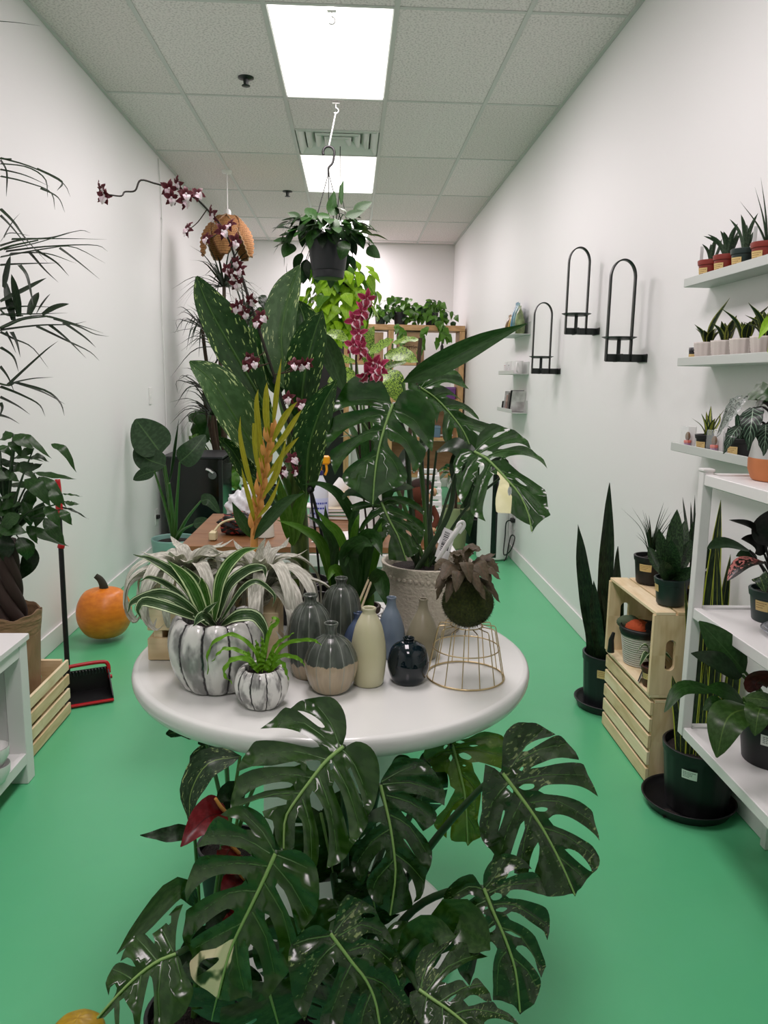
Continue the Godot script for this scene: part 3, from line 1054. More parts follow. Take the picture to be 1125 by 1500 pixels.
	var mugw := ["white mug with red mark at the far end of the middle ledge", "white mug with dark drawing in the middle of the ledge", "plain white mug with handle at the near end of the ledge"]
	for i in 3:
		var c := Vector3(XR - 0.062, hs[1][0].y + 0.003, lz - 0.40 + i * 0.145)
		var t := thing("mug", mugw[i], "mug", c, "white mugs on the middle ledge")
		part(t, "cup", MB.new().lathe(c, [Vector2(0, 0), Vector2(0.038, 0), Vector2(0.041, 0.004), Vector2(0.041, 0.092), Vector2(0.039, 0.094), Vector2(0.037, 0.092), Vector2(0.036, 0.01), Vector2(0, 0.008)], 24), M.white)
		part(t, "handle", MB.new().tube(MB.spline([c + Vector3(-0.01, 0.075, 0.038), c + Vector3(-0.02, 0.075, 0.066), c + Vector3(-0.022, 0.045, 0.073), c + Vector3(-0.018, 0.02, 0.06), c + Vector3(-0.01, 0.018, 0.038)], 12), 0.006, 0.006, 7), M.white)
		if i < 2: sticker(t, c, 0.0415, PI, 1.3, 0.02, 0.075, sm(Color(0.9, 0.9, 0.9), 0.4, print_tex(Color(0.95, 0.95, 0.95), [Color(0.7, 0.15, 0.2), Color(0.1, 0.1, 0.1)][i], 3)), "printed_mark")
	var cardc := [Color(0.12, 0.12, 0.13), Color(0.9, 0.9, 0.9), Color(0.86, 0.72, 0.68), Color(0.62, 0.58, 0.56), Color(0.1, 0.1, 0.11), Color(0.88, 0.88, 0.87)]
	var cardw := ["dark small card leaning at the far end of the low ledge", "tall white card leaning on the low ledge", "pink picture card leaning on the low ledge", "grey brown card leaning on the low ledge", "black card leaning behind the nearest white one", "white card nearest on the low ledge"]
	for i in 6:
		var c := Vector3(XR - 0.055, hs[2][0].y + 0.004, lz - 0.45 + i * 0.068)
		var h: float = [0.075, 0.16, 0.13, 0.15, 0.17, 0.165][i]
		var t := thing("greeting_card", cardw[i], "card", c, "cards on the low ledge")
		var bs := Basis(Vector3.RIGHT, 0.42)
		var b := MB.new().box(c + bs * Vector3(0, h / 2, 0) + Vector3(0, 0.004, 0), Vector3(0.1, h, 0.004), 0.001, bs, 6.0)
		part(t, "card_stock", b, sm(cardc[i], 0.5, noise_tex(0.02, Color(0.7, 0.68, 0.68), Color.WHITE, 70 + i, 64)))
		part(t, "envelope", MB.new().box(c + bs * Vector3(0.004, h / 2 - 0.006, -0.005) + Vector3(0, 0.004, 0), Vector3(0.1, h * 0.96, 0.003), 0.001, bs), M.white)
	# three long ledges with small plants
	var ends := [-2.836, -2.78, -2.78]
	var ys := [1.724, 1.446, 1.146]
	var dep := [0.095, 0.12, 0.12]
	var names := ["long white wall shelf with snake plants in red pots, highest of three", "long white wall shelf with white textured pots, middle of three", "long white wall shelf with black pots and boxed cacti, lowest of three"]
	for i in 3:
		var t := thing("wall_shelf", names[i], "shelf", Vector3(XR, ys[i], -2.1), "long white shelves on the right wall")
		var ln: float = ends[i] + 1.2
		var zc: float = (ends[i] - 1.2) / 2
		part(t, "board", MB.new().box(Vector3(XR - dep[i] / 2, ys[i], zc), Vector3(dep[i], 0.006, -ln), 0.002), M.shelf_metal)
		part(t, "front_lip", MB.new().box(Vector3(XR - dep[i], ys[i] + 0.012, zc), Vector3(0.005, 0.03, -ln), 0.002), M.shelf_metal)
		part(t, "back_plate", MB.new().box(Vector3(XR - 0.003, ys[i] + 0.03, zc), Vector3(0.006, 0.06, -ln), 0.002), M.shelf_metal)
	# top shelf
	var a := Vector3(XR - 0.052, ys[0] + 0.004, -2.73)
	var specs := [["small snake plant in red pot with a white tag, far end of the highest shelf", M.brick_pot, 0.0], ["stubby many leaved snake plant in red pot, second on the highest shelf", M.brick_pot, 0.115], ["snake plant in dark green pot between red pots, highest shelf", M.green_pot, 0.235], ["snake plant with long spear leaves in red pot, nearest on the highest shelf", M.brick_pot, 0.36]]
	for i in 4:
		var c: Vector3 = a + Vector3(0, 0, specs[i][2])
		var t := thing("potted_snake_plant", specs[i][0], "potted plant", c)
		small_pot(t, c, 0.041, 0.072, specs[i][1])
		var top := c + Vector3(0, 0.062, 0)
		if i == 0: blades(t, top, 4, 0.07, 0.11, 0.026, 0.5, M.sans_grey, "sword", 0.8)
		if i == 1: blades(t, top, 11, 0.06, 0.115, 0.029, 0.8, M.sans_grey, "sword", 0.8)
		if i == 2: blades(t, top, 5, 0.07, 0.12, 0.024, 0.5, M.sans_grey, "sword", 0.8)
		if i == 3:
			for q in [[-0.11, 0.115, 0.04], [-0.02, 0.2, -0.03], [0.02, 0.21, 0.02], [0.03, 0.12, 0.08], [-0.06, 0.16, 0.02]]:
				part(t, "leaf", MB.new().blade([top, top + Vector3(q[0] * 0.4, q[1] * 0.5, q[2] * 0.4), top + Vector3(q[0], q[1], q[2])], 0.018, "grass", Vector3(0.3, 0.5, 1), {"fold": 0.9}), M.sans_grey)
		if i == 0 or i == 3:
			part(t, "plant_tag", MB.new().box(c + Vector3(-0.03, 0.085, -0.012), Vector3(0.012, 0.07, 0.001), 0.0005), M.bar_label if i == 3 else M.trim)
	# middle shelf
	a = Vector3(XR - 0.062, ys[1] + 0.004, -2.70)
	var tex_pot := sm(Color(0.80, 0.77, 0.74), 0.55)
	var words := ["gold edged snake plant with one tall leaf in white dimpled pot, middle shelf", "low gold edged snake plant in white dimpled pot, second of four on the middle shelf", "dark crowded snake plant in white dimpled pot, third of four on the middle shelf", "dark snake plant in white dimpled pot beside the terracotta pot on the middle shelf"]
	for i in 4:
		var c := a + Vector3(0, 0, 0.02 + i * 0.128)
		var t := thing("potted_snake_plant", words[i], "potted plant", c)
		var prof := []
		for r in 15: prof.append(Vector2(lerpf(0.036, 0.045, r / 14.0), 0.002 + 0.07 * r / 14.0))
		prof.push_front(Vector2(0, 0))
		prof += [Vector2(0.041, 0.0725), Vector2(0.040, 0.06)]
		part(t, "pot", MB.new().lathe(c, prof, 48, func(q: Vector2, th: float, r: int) -> Vector2: return Vector2(q.x + (0.003 * cos(th * 14.0 + (PI if r % 4 < 2 else 0.0)) * sin(r * PI / 2 + 0.3) if r > 0 and r < 16 else 0.0), q.y)), tex_pot)
		soil(t, c + Vector3(0, 0.062, 0), 0.04)
		var top := c + Vector3(0, 0.06, 0)
		if i == 0: part(t, "leaf", MB.new().blade([top, top + Vector3(0.0, 0.07, 0.03), top + Vector3(0.01, 0.15, 0.11)], 0.03, "lance", Vector3(-1, 0.2, 0.3), {"fold": 0.3}), M.sans_stripe)
		blades(t, top, 8 if i < 2 else 11, 0.06, 0.1 if i < 2 else 0.125, 0.03, 0.75, M.sans_stripe if i < 2 else M.sans_gold, "lance", 0.35)
	var jar := Vector3(XR - 0.07, ys[1] + 0.004, -2.765)
	var jt := thing("jar", "tiny dark jar with a paper label at the far end of the middle shelf", "jar", jar)
	part(jt, "glass", MB.new().lathe(jar, [Vector2(0, 0), Vector2(0.017, 0), Vector2(0.018, 0.003), Vector2(0.018, 0.045), Vector2(0, 0.046)], 18), M.black_gloss)
	part(jt, "lid", MB.new().lathe(jar, [Vector2(0.0185, 0.045), Vector2(0.0185, 0.058), Vector2(0, 0.059)], 18), M.black)
	sticker(jt, jar, 0.018, PI * 0.7, 1.8, 0.01, 0.035, M.cream_label)
	var tp := Vector3(XR - 0.062, ys[1] + 0.004, -2.155)
	var tt := thing("potted_cactus", "round green succulent in terracotta pot with a lime vine, near end of the middle shelf", "potted plant", tp)
	var terra := sm(Color(0.58, 0.28, 0.17), 0.8)
	plain_pot(tt, tp, 0.034, 0.044, 0.075, terra, 0.006, 0.022)
	part(tt, "leaf", MB.new().blade([tp + Vector3(-0.01, 0.07, 0), tp + Vector3(-0.012, 0.12, 0), tp + Vector3(0, 0.17, 0.01)], 0.085, "oval", Vector3(-0.6, 0.2, 1), {"fold": 0.1}), M.leaf)
	for q in [[-0.055, 0.03, -0.02, 0.05], [-0.06, -0.01, 0.03, 0.05], [-0.05, 0.045, 0.04, 0.055]]:
		var s := tp + Vector3(-0.03, 0.078, 0)
		part(tt, "vine_leaf", MB.new().blade([s, s + Vector3(q[0] * 0.5, q[1] * 0.5 + 0.01, q[2]), s + Vector3(q[0], q[1] - 0.05, q[2] * 1.3)], q[3], "heart", Vector3(-1, 0.4, 0.6)), M.lemon)
	# low shelf
	a = Vector3(XR - 0.062, ys[2] + 0.004, -2.72)
	for i in 2:
		var c := a + Vector3(-0.012, 0, 0.0 + i * 0.205)
		var bt := thing("boxed_cactus", ["clear box with a tiny grafted cactus at the far end of the low shelf", "clear box with a tiny grafted cactus beside the striped plant"][i], "gift box", c, "boxed cacti on the low shelf")
		part(bt, "backing_card", MB.new().box(c + Vector3(0, 0.042, 0), Vector3(0.003, 0.084, 0.065), 0.001), M.white)
		var clear := sm(Color(0.9, 0.95, 0.95, 0.12), 0.05)
		clear.transparency = BaseMaterial3D.TRANSPARENCY_ALPHA
		part(bt, "clear_box", MB.new().box(c + Vector3(-0.014, 0.042, 0), Vector3(0.026, 0.082, 0.065), 0.001), clear)
		part(bt, "little_pot", MB.new().lathe(c + Vector3(-0.014, 0.002, 0), pot_prof(0.008, 0.011, 0.022, 0.001, 0.006, 0.001), 14), sm(Color(0.66, 0.40, 0.58), 0.5))
		part(bt, "pot_band", MB.new().lathe(c + Vector3(-0.014, 0.024, 0), [Vector2(0.011, 0), Vector2(0.0125, 0.002), Vector2(0.0125, 0.010), Vector2(0, 0.011)], 14), sm(Color(0.85, 0.32, 0.22), 0.5))
		part(bt, "cactus_body", MB.new().ball(c + Vector3(-0.014, 0.048, 0), Vector3(0.009, 0.016, 0.009), 14), sm(Color(0.46, 0.30, 0.12), 0.8))
	var c5 := a + Vector3(0, 0, 0.105)
	var s5 := thing("potted_snake_plant", "pale striped star shaped plant in black pot on the lowest long shelf", "potted plant", c5)
	small_pot(s5, c5, 0.042, 0.062, M.black)
	blades(s5, c5 + Vector3(0, 0.052, 0), 7, 0.07, 0.12, 0.028, 0.7, M.agave, "taper", 0.4)
	var c6 := a + Vector3(0.0, 0, 0.33)
	var s6 := thing("potted_plant", "young plant in black pot half hidden by the silvery leaf on the low shelf", "potted plant", c6)
	small_pot(s6, c6, 0.042, 0.066, M.black)
	blades(s6, c6 + Vector3(0, 0.055, 0), 5, 0.05, 0.1, 0.032, 0.7, M.aloc, "oval", 0.3)
	rack()
	crates()


func rack() -> void:
	# white steel shelf unit standing along the wall
	var x0 := 0.985
	var x1 := XR - 0.015
	var za := -2.10
	var zb := -0.95
	var t := thing("shelf_unit", "white metal shelf unit of three tiers along the right wall", "shelf unit", Vector3((x0 + x1) / 2, 0, (za + zb) / 2))
	for x in [x0, x1]:
		for z in [za, zb]:
			var lo := 0.369 if x == x0 and z == za else 0.0
			part(t, "post", MB.new().box(Vector3(x, (1.144 + lo) / 2, z), Vector3(0.03, 1.144 - lo, 0.03), 0.003), M.white)
			part(t, "post_cap", MB.new().box(Vector3(x, 1.147, z), Vector3(0.034, 0.008, 0.034), 0.002), M.white)
	for y in [1.125, 0.745, 0.385]:
		part(t, "shelf_board", MB.new().box(Vector3((x0 + x1) / 2, y, (za + zb) / 2), Vector3(x1 - x0 - 0.02, 0.012, zb - za - 0.02), 0.002), M.white)
		for x in [x0, x1]: part(t, "side_rail", MB.new().box(Vector3(x, y - 0.004, (za + zb) / 2), Vector3(0.024, 0.032, zb - za - 0.03), 0.003), M.white)
		for z in [za, zb]: part(t, "end_rail", MB.new().box(Vector3((x0 + x1) / 2, y - 0.004, z), Vector3(x1 - x0 - 0.03, 0.032, 0.024), 0.003), M.white)
	# alocasia in a two tone pot on top
	var c := Vector3(1.143, 1.131, -2.0)
	var al := thing("potted_alocasia", "ribbed leaf alocasia in grey and terracotta pot on the shelf unit", "potted plant", c)
	part(al, "pot", MB.new().lathe(c, [Vector2(0, 0), Vector2(0.07, 0), Vector2(0.076, 0.004), Vector2(0.086, 0.03), Vector2(0.087, 0.055), Vector2(0.085, 0.062)], 40), sm(Color(0.76, 0.47, 0.28), 0.7))
	part(al, "pot_glaze", MB.new().lathe(c, [Vector2(0.0855, 0.060), Vector2(0.079, 0.10), Vector2(0.072, 0.125), Vector2(0.071, 0.127), Vector2(0.067, 0.125), Vector2(0.066, 0.1)], 40), sm(Color(0.72, 0.73, 0.71), 0.4))
	soil(al, c + Vector3(0, 0.105, 0), 0.066)
	var s := c + Vector3(0, 0.105, 0)
	for q in [[Vector3(1.01, 1.323, -1.93), Vector3(0.992, 1.219, -1.9), 0.058, M.aloc], [Vector3(1.052, 1.282, -1.94), Vector3(1.033, 1.206, -1.9), 0.055, M.aloc], [Vector3(1.04, 1.272, -2.05), Vector3(0.989, 1.199, -2.02), 0.04, M.aloc], [Vector3(1.037, 1.361, -2), Vector3(1.048, 1.338, -1.9), 0.055, M.leaf], [Vector3(1.054, 1.335, -2), Vector3(1.055, 1.351, -1.9), 0.055, M.leaf]]:
		var p: Vector3 = q[0]
		part(al, "leaf", MB.new().blade([p, p.lerp(q[1], 0.5) + Vector3(-0.01, 0.012, 0.02), q[1]], q[2], "heart", Vector3(-1, 0.6, 1), {"fold": 0.15, "wave": 0.004, "wn": 4.0, "cols": 7}), q[3])
		stalk(al, [s, s.lerp(p, 0.6) + Vector3(0, 0.03, 0), p], 0.004, 0.0025, M.maroon_leaf)
	var p0 := Vector3(1.053, 1.351, -2.05)
	part(al, "leaf", MB.new().blade([p0, Vector3(1.022, 1.302, -2.05), Vector3(0.981, 1.24, -2.05)], 0.027, "lance", Vector3(-1, 0.8, 0.6), {"fold": 0.35, "wave": 0.004, "wn": 5.0, "cols": 7}), M.aloc_back)
	part(al, "leaf", MB.new().blade([p0 + Vector3(-0.004, 0, -0.015), Vector3(1.034, 1.328, -2.09), Vector3(1, 1.243, -2.09)], 0.022, "lance", Vector3(0.2, 0.8, 1), {"fold": 0.3, "wave": 0.004, "wn": 5.0, "cols": 7}), M.aloc_back)
	stalk(al, [s, s + Vector3(-0.02, 0.08, 0), p0], 0.004, 0.0025, M.maroon_leaf)
	# philodendron with pink streaks, middle tier
	c = Vector3(1.147, 0.751, -1.99)
	var ph := thing("potted_philodendron", "dark leaved philodendron with pink streaked leaf in green pot, middle tier of the shelf unit", "potted plant", c)
	plain_pot(ph, c, 0.048, 0.061, 0.088, M.green_pot, 0.003, 0.02)
	sticker(ph, c, 0.054, PI * 0.82, 0.62, 0.034, 0.062, M.cream_label, "label_sticker", 0.13)
	s = c + Vector3(0, 0.075, 0)
	for q in [[Vector3(1.063, 0.947, -1.98), Vector3(0.98, 0.97, -1.95), Vector3(0.924, 0.961, -1.93), 0.05, M.leaf_dark], [Vector3(1.091, 0.981, -1.97), Vector3(1.044, 1.019, -1.95), Vector3(0.975, 1.037, -1.93), 0.028, M.maroon_leaf], [Vector3(1.085, 0.925, -1.94), Vector3(1.009, 0.929, -1.9), Vector3(0.96, 0.889, -1.88), 0.05, M.princess], [Vector3(1.105, 0.936, -1.98), Vector3(1.074, 0.968, -1.97), Vector3(1.022, 0.983, -1.95), 0.05, M.maroon_leaf], [Vector3(1.101, 0.965, -1.95), Vector3(1.085, 1.01, -1.95), Vector3(1.088, 1.059, -1.95), 0.07, M.maroon_leaf], [Vector3(1.064, 0.877, -1.92), Vector3(1.043, 0.9, -1.88), Vector3(1.051, 0.864, -1.86), 0.04, M.varie], [Vector3(1.11, 0.912, -2.02), Vector3(1.08, 0.925, -2.03), Vector3(1.054, 0.919, -2.03), 0.03, M.leaf_dark], [Vector3(1.082, 0.922, -1.9), Vector3(1.082, 0.986, -1.85), Vector3(1.077, 1.014, -1.8), 0.06, M.maroon_leaf]]:
		part(ph, "leaf", MB.new().blade([q[0], q[1], q[2]], q[3], "oval", Vector3(-0.8, 1, 0.7), {"fold": 0.2, "cols": 7}), q[4])
		stalk(ph, [s, s.lerp(q[0], 0.5) + Vector3(0.004, 0.006, 0), q[0]], 0.0045, 0.003, M.maroon_leaf)
	for i in 3:
		var sc := Vector3(1.125 + 0.004 * i, 0.7525 + 0.007 * i, -1.845 + 0.01 * i)
		var st := thing("plant_saucer", ["clear plastic saucer at the bottom of the little stack", "clear plastic saucer in the middle of the little stack", "clear plastic saucer on top of the little stack"][i], "saucer", sc, "clear saucers on the shelf unit")
		var cm := sm(Color(0.85, 0.88, 0.9, 0.25), 0.08)
		cm.transparency = BaseMaterial3D.TRANSPARENCY_ALPHA
		part(st, "dish", MB.new().lathe(sc, [Vector2(0, 0), Vector2(0.062, 0), Vector2(0.074, 0.016), Vector2(0.077, 0.017), Vector2(0.063, 0.003), Vector2(0, 0.002)], 40), cm)
		part(st, "rim_bead", MB.new().lathe(sc, [Vector2(0.074, 0.016), Vector2(0.0765, 0.0155), Vector2(0.077, 0.0175), Vector2(0.0745, 0.0178), Vector2(0.074, 0.016)], 40), sm(Color(0.55, 0.57, 0.6), 0.2))
	# big philodendron, lowest tier
	c = Vector3(1.135, 0.391, -1.90)
	var pb := thing("potted_philodendron", "broad green philodendron in black pot with white label, lowest tier of the shelf unit", "potted plant", c)
	plain_pot(pb, c, 0.072, 0.088, 0.115, M.nursery_black, 0.0, 0.03)
	sticker(pb, c, 0.083, PI * 0.66, 0.75, 0.07, 0.1, M.white_label, "label_sticker", 0.13)
	s = c + Vector3(0, 0.1, 0)
	for q in [[Vector3(1.019, 0.652, -1.86), Vector3(0.954, 0.72, -1.85), Vector3(0.881, 0.792, -1.85), 0.085, M.leaf, 0.0], [Vector3(1.013, 0.643, -1.86), Vector3(0.941, 0.688, -1.83), Vector3(0.844, 0.725, -1.8), 0.06, M.leaf_dark, 0.0], [Vector3(1.02, 0.575, -1.82), Vector3(0.926, 0.578, -1.75), Vector3(0.892, 0.49, -1.72), 0.095, M.phil, 0.0], [Vector3(1.034, 0.56, -1.88), Vector3(0.96, 0.609, -1.84), Vector3(0.899, 0.626, -1.82), 0.05, M.leaf, 0.0], [Vector3(0.969, 0.586, -1.9), Vector3(0.858, 0.61, -1.86), Vector3(0.802, 0.557, -1.83), 0.04, M.leaf, 0.0], [Vector3(1.051, 0.598, -1.8), Vector3(0.997, 0.6, -1.74), Vector3(0.981, 0.546, -1.72), 0.07, M.phil, 0.0], [Vector3(0.989, 0.609, -1.8), Vector3(1.015, 0.621, -1.76), Vector3(1.031, 0.621, -1.72), 0.04, M.phil, 0.0], [Vector3(1.048, 0.614, -1.84), Vector3(1.039, 0.633, -1.84), Vector3(1.061, 0.676, -1.8), 0.06, M.red_leaf, 0.0], [Vector3(1.023, 0.531, -1.86), Vector3(1, 0.541, -1.88), Vector3(1.01, 0.507, -1.84), 0.05, M.leaf, 0.0], [Vector3(0.991, 0.542, -1.9), Vector3(0.963, 0.551, -1.9), Vector3(0.937, 0.532, -1.9), 0.04, M.leaf, 0.0]]:
		part(pb, "leaf", MB.new().blade([q[0], q[1], q[2]], q[3], "oval", Vector3(-0.7, 0.9, 0.9), {"fold": 0.18, "cols": 7, "curl": 0.15}), q[4])
		stalk(pb, [s, s.lerp(q[0], 0.5) + Vector3(0.006, 0.012, 0), q[0]], 0.006, 0.004, M.stem)
	# big nursery pot behind it on the floor
	c = Vector3(1.13, 0.0, -2.34)
	var sa := thing("pot_saucer", "wide black plastic saucer under the big pot by the shelf unit", "saucer", c)
	part(sa, "dish", MB.new().lathe(c, [Vector2(0, 0), Vector2(0.125, 0), Vector2(0.13, 0.004), Vector2(0.146, 0.034), Vector2(0.150, 0.036), Vector2(0.146, 0.038), Vector2(0.14, 0.034), Vector2(0.126, 0.007), Vector2(0, 0.006)], 48), M.nursery_black)
	part(sa, "fallen_soil", MB.new().lathe(c + Vector3(-0.085, 0.0065, 0.06), [Vector2(0.028, 0), Vector2(0.01, 0.004), Vector2(0, 0.004)], 10, func(q: Vector2, th: float, k: int) -> Vector2: return q * Vector2(1.0 + 0.3 * sin(th * 3.0), 1)), M.soil)
	c = Vector3(1.155, 0.008, -2.335)
	var bp := thing("potted_snake_plant", "tall gold edged snake plant in the big black ribbed pot on a saucer", "potted plant", c)
	part(bp, "pot", MB.new().lathe(c, pot_prof(0.095, 0.116, 0.215, 0.004, 0.025, 0.004), 64, func(q: Vector2, th: float, k: int) -> Vector2: return Vector2(q.x + (0.0012 * cos(th * 16.0) if k in [2, 3, 4] else 0.0), q.y)), M.nursery_black)
	soil(bp, c + Vector3(0, 0.19, 0), 0.108)
	sticker(bp, c, 0.112, PI * 0.72, 0.42, 0.135, 0.165, M.white_label, "label_sticker", 0.1)
	s = c + Vector3(0, 0.19, 0)
	for q in [[-0.075, 0.02, Vector3(1.069, 0.43, -2.4), 0.05], [-0.06, -0.02, Vector3(1.114, 0.386, -2.46), 0.03], [-0.02, 0.03, Vector3(1.219, 1.007, -2.48), 0.062], [-0.01, -0.03, Vector3(1.252, 0.833, -2.44), 0.05], [-0.035, 0.0, Vector3(1.075, 0.755, -2.38), 0.02], [0.0, 0.05, Vector3(1.178, 0.891, -2.4), 0.045], [-0.03, 0.05, Vector3(1.156, 0.515, -2.36), 0.03], [0.03, 0.0, Vector3(1.263, 0.584, -2.36), 0.055], [-0.05, 0.03, Vector3(1.153, 0.663, -2.4), 0.04], [0.04, 0.05, Vector3(1.298, 0.647, -2.38), 0.05]]:
		var b := s + Vector3(q[0], 0, q[1])
		part(bp, "leaf", MB.new().blade([b, b.lerp(q[2], 0.5) + Vector3(rng.randf_range(-0.02, 0.02), 0, 0), q[2]], q[3], "sword", face(b, 0.0), {"fold": 0.3, "twist": rng.randf_range(-0.4, 0.5), "n": 16}), M.sans_gold)


func crate(root: Node3D, c: Vector3, ln: float, wd: float, hh: float, turn: Basis, slat_n: int, open := false) -> void:
	# ends across the long axis (local z), slats along it; local y is the slatted side's normal for the bottom of the crate
	var th := 0.012
	for s in [-1.0, 1.0]:
		var t := Transform3D(turn, c) * Transform3D(Basis(), Vector3(0, 0, s * (ln / 2 - 0.009)))
		var hx := wd / 2 - th
		var hy := hh / 2 - (0.0 if open else 0.0)
		var hw := 0.055
		var hr := 0.0175
		var cy := hh * 0.22
		# each end is one board with a rounded hand hole: an upper and a lower half around the hole
		var up := PackedVector2Array([Vector2(-hx, cy), Vector2(-hx, hy), Vector2(hx, hy), Vector2(hx, cy)])
		var lo := PackedVector2Array([Vector2(hx, cy), Vector2(hx, -hy), Vector2(-hx, -hy), Vector2(-hx, cy)])
		for k in 9:
			var a := PI * k / 8.0
			up.append(Vector2((hw - hr) * (1 if k < 5 else -1) + cos(a) * hr, cy + sin(a) * hr))
			lo.append(Vector2((hw - hr) * (-1 if k < 5 else 1) - cos(a) * hr, cy - sin(a) * hr))
		var b := MB.new()
		b.prism(up, 0.018, t)
		b.prism(lo, 0.018, t)
		part(root, "end_board", b, M.pine2)
	# bottom slats
	for k in slat_n:
		var w := wd / slat_n
		part(root, "slat", MB.new().box(c + turn * Vector3(-wd / 2 + w * (k + 0.5), -hh / 2 - th / 2, 0), Vector3(w * 0.8, th, ln + 0.004), 0.002, turn), M.pine if k % 2 else M.pine2)
	for s in ([-1.0] if open else [-1.0, 1.0]):
		for k in 3:
			var w := hh / 3
			part(root, "slat", MB.new().box(c + turn * Vector3(s * (wd / 2 - th / 2), -hh / 2 + w * (k + 0.5), 0), Vector3(th, w * 0.9, ln), 0.002, turn), M.pine2 if k % 2 else M.pine)


func crates() -> void:
	var zc := -2.72
	var turn := Basis(Vector3(0, 0, 1), PI / 2) # local y points to the aisle (-x): the open side of the upper crate
	# lower crate lies with its slatted bottom to the aisle: local -y points to -x
	var turn2 := Basis(Vector3(0, 0, 1), -PI / 2)
	var lo := thing("wooden_crate", "lower pine crate with five slats facing the aisle", "crate", Vector3(1.155, 0, zc), "pine crates stacked by the right wall")
	crate(lo, Vector3(1.165, 0.154, zc), 0.47, 0.306, 0.23, turn2, 5)
	var up := thing("wooden_crate", "upper pine crate with hand hole, open side showing a basket", "crate", Vector3(1.155, 0.312, zc), "pine crates stacked by the right wall")
	crate(up, Vector3(1.145, 0.468, zc), 0.47, 0.306, 0.23, turn, 4)
	# paper tags on the near end boards
	var zf := zc + 0.2365
	var blue := sm(Color(0.05, 0.16, 0.42), 0.5)
	part(up, "blue_tag", MB.new().box(Vector3(1.175, 0.485, zf), Vector3(0.062, 0.085, 0.002), 0.0005), blue)
	part(up, "tag_ring", MB.new().tube(MB.spline([Vector3(1.156, 0.515, zf + 0.0015), Vector3(1.163, 0.522, zf + 0.0015), Vector3(1.170, 0.515, zf + 0.0015), Vector3(1.163, 0.508, zf + 0.0015), Vector3(1.156, 0.515, zf + 0.0015)], 16), 0.0008, 0.0008, 5), M.trim)
	var rot := Basis(Vector3(0, 0, 1), PI / 2)
	text(up, "Large Wooden Crate", 0.0095, Transform3D(rot, Vector3(1.176, 0.483, zf + 0.0012)), M.trim)
	part(lo, "barcode_tag", MB.new().box(Vector3(1.137, 0.155, zf - 0.0025), Vector3(0.03, 0.09, 0.002), 0.0005), sm(Color(0.9, 0.92, 0.95), 0.5))
	var st := MB.new()
	st.grid(2, 2, PackedVector3Array([Vector3(1.124, 0.198, zf - 0.001), Vector3(1.15, 0.198, zf - 0.001), Vector3(1.124, 0.112, zf - 0.001), Vector3(1.15, 0.112, zf - 0.001)]), PackedVector2Array([Vector2(0, 0), Vector2(1, 0), Vector2(0, 1), Vector2(1, 1)]))
	part(lo, "barcode_print", st, M.bar_label)
	# rope basket with knitted things
	var c := Vector3(1.115, 0.328, -2.79)
	var rb := thing("rope_basket", "pale rope basket with black rim and tassel inside the upper crate", "basket", c)
	var prof := [Vector2(0, 0), Vector2(0.06, 0)]
	for k in 14:
		for e in 5: prof.append(Vector2(0.060 + 0.0012 * k + 0.0045 * sin(PI * e / 4.0), 0.0085 * (k + e / 4.0)))
	part(rb, "rope_coil", MB.new().lathe(c, prof + [Vector2(0.074, 0.124), Vector2(0.070, 0.1)], 36), sm(Color(0.72, 0.73, 0.68), 0.9))
	part(rb, "rim", MB.new().lathe(c, [Vector2(0.081, 0.115), Vector2(0.086, 0.128), Vector2(0.086, 0.142), Vector2(0.08, 0.148), Vector2(0.074, 0.13), Vector2(0.072, 0.10)], 36), M.black)
	part(rb, "tassel", MB.new().tube([c + Vector3(-0.09, 0.10, -0.06), c + Vector3(-0.097, 0.07, -0.062), c + Vector3(-0.096, 0.02, -0.062)], 0.006, 0.014, 9), M.black)
	var k1 := thing("knitted_hat", "orange knitted wool piece lying in the rope basket", "knitwear", c + Vector3(0, 0.12, 0))
	var wool := func(d: Vector3) -> float: return 1.0 + 0.07 * sin(d.y * 22.0) * sin(atan2(d.z, d.x) * 14.0)
	part(k1, "wool", MB.new().ball(c + Vector3(-0.02, 0.135, 0.01), Vector3(0.05, 0.034, 0.055), 48, wool), M.orange)
	part(k1, "wool_cuff", MB.new().ball(c + Vector3(-0.01, 0.132, -0.03), Vector3(0.04, 0.03, 0.028), 32, wool), M.orange)
	var k2 := thing("knitted_hat", "grey green knitted wool piece at the back rim of the basket", "knitwear", c + Vector3(0, 0.13, -0.06))
	part(k2, "wool", MB.new().ball(c + Vector3(-0.035, 0.142, -0.062), Vector3(0.045, 0.026, 0.03), 40, wool), sm(Color(0.30, 0.36, 0.27), 0.95))
	var k3 := thing("knitted_hat", "dark charcoal knitted wool piece beside the orange one", "knitwear", c + Vector3(0.03, 0.13, 0.04))
	part(k3, "wool", MB.new().ball(c + Vector3(0.03, 0.135, 0.045), Vector3(0.05, 0.045, 0.04), 40, wool), sm(Color(0.07, 0.075, 0.07), 0.95))
	# small striped plant in brown pot in the crate
	c = Vector3(1.072, 0.328, -2.565)
	var sp := thing("potted_plant", "small pale striped plant in brown pot inside the upper crate", "potted plant", c)
	plain_pot(sp, c, 0.03, 0.04, 0.075, sm(Color(0.32, 0.16, 0.10), 0.5), 0.003, 0.018)
	sticker(sp, c, 0.034, PI * 0.85, 0.7, 0.03, 0.052, M.cream_label, "label_sticker", 0.13)
	for i in 9:
		var a := TAU * i / 9.0
		var d := Vector3(cos(a), 0, sin(a))
		var p := c + Vector3(0, 0.07, 0)
		part(sp, "leaf", MB.new().blade([p, p + d * 0.03 + Vector3(0, 0.035 + 0.02 * (i % 3), 0), p + d * 0.062 + Vector3(0, 0.01 + 0.03 * (i % 2), 0)], 0.034, "oval", -d * 0.3 + Vector3.UP, {"fold": 0.2}), M.warneck)
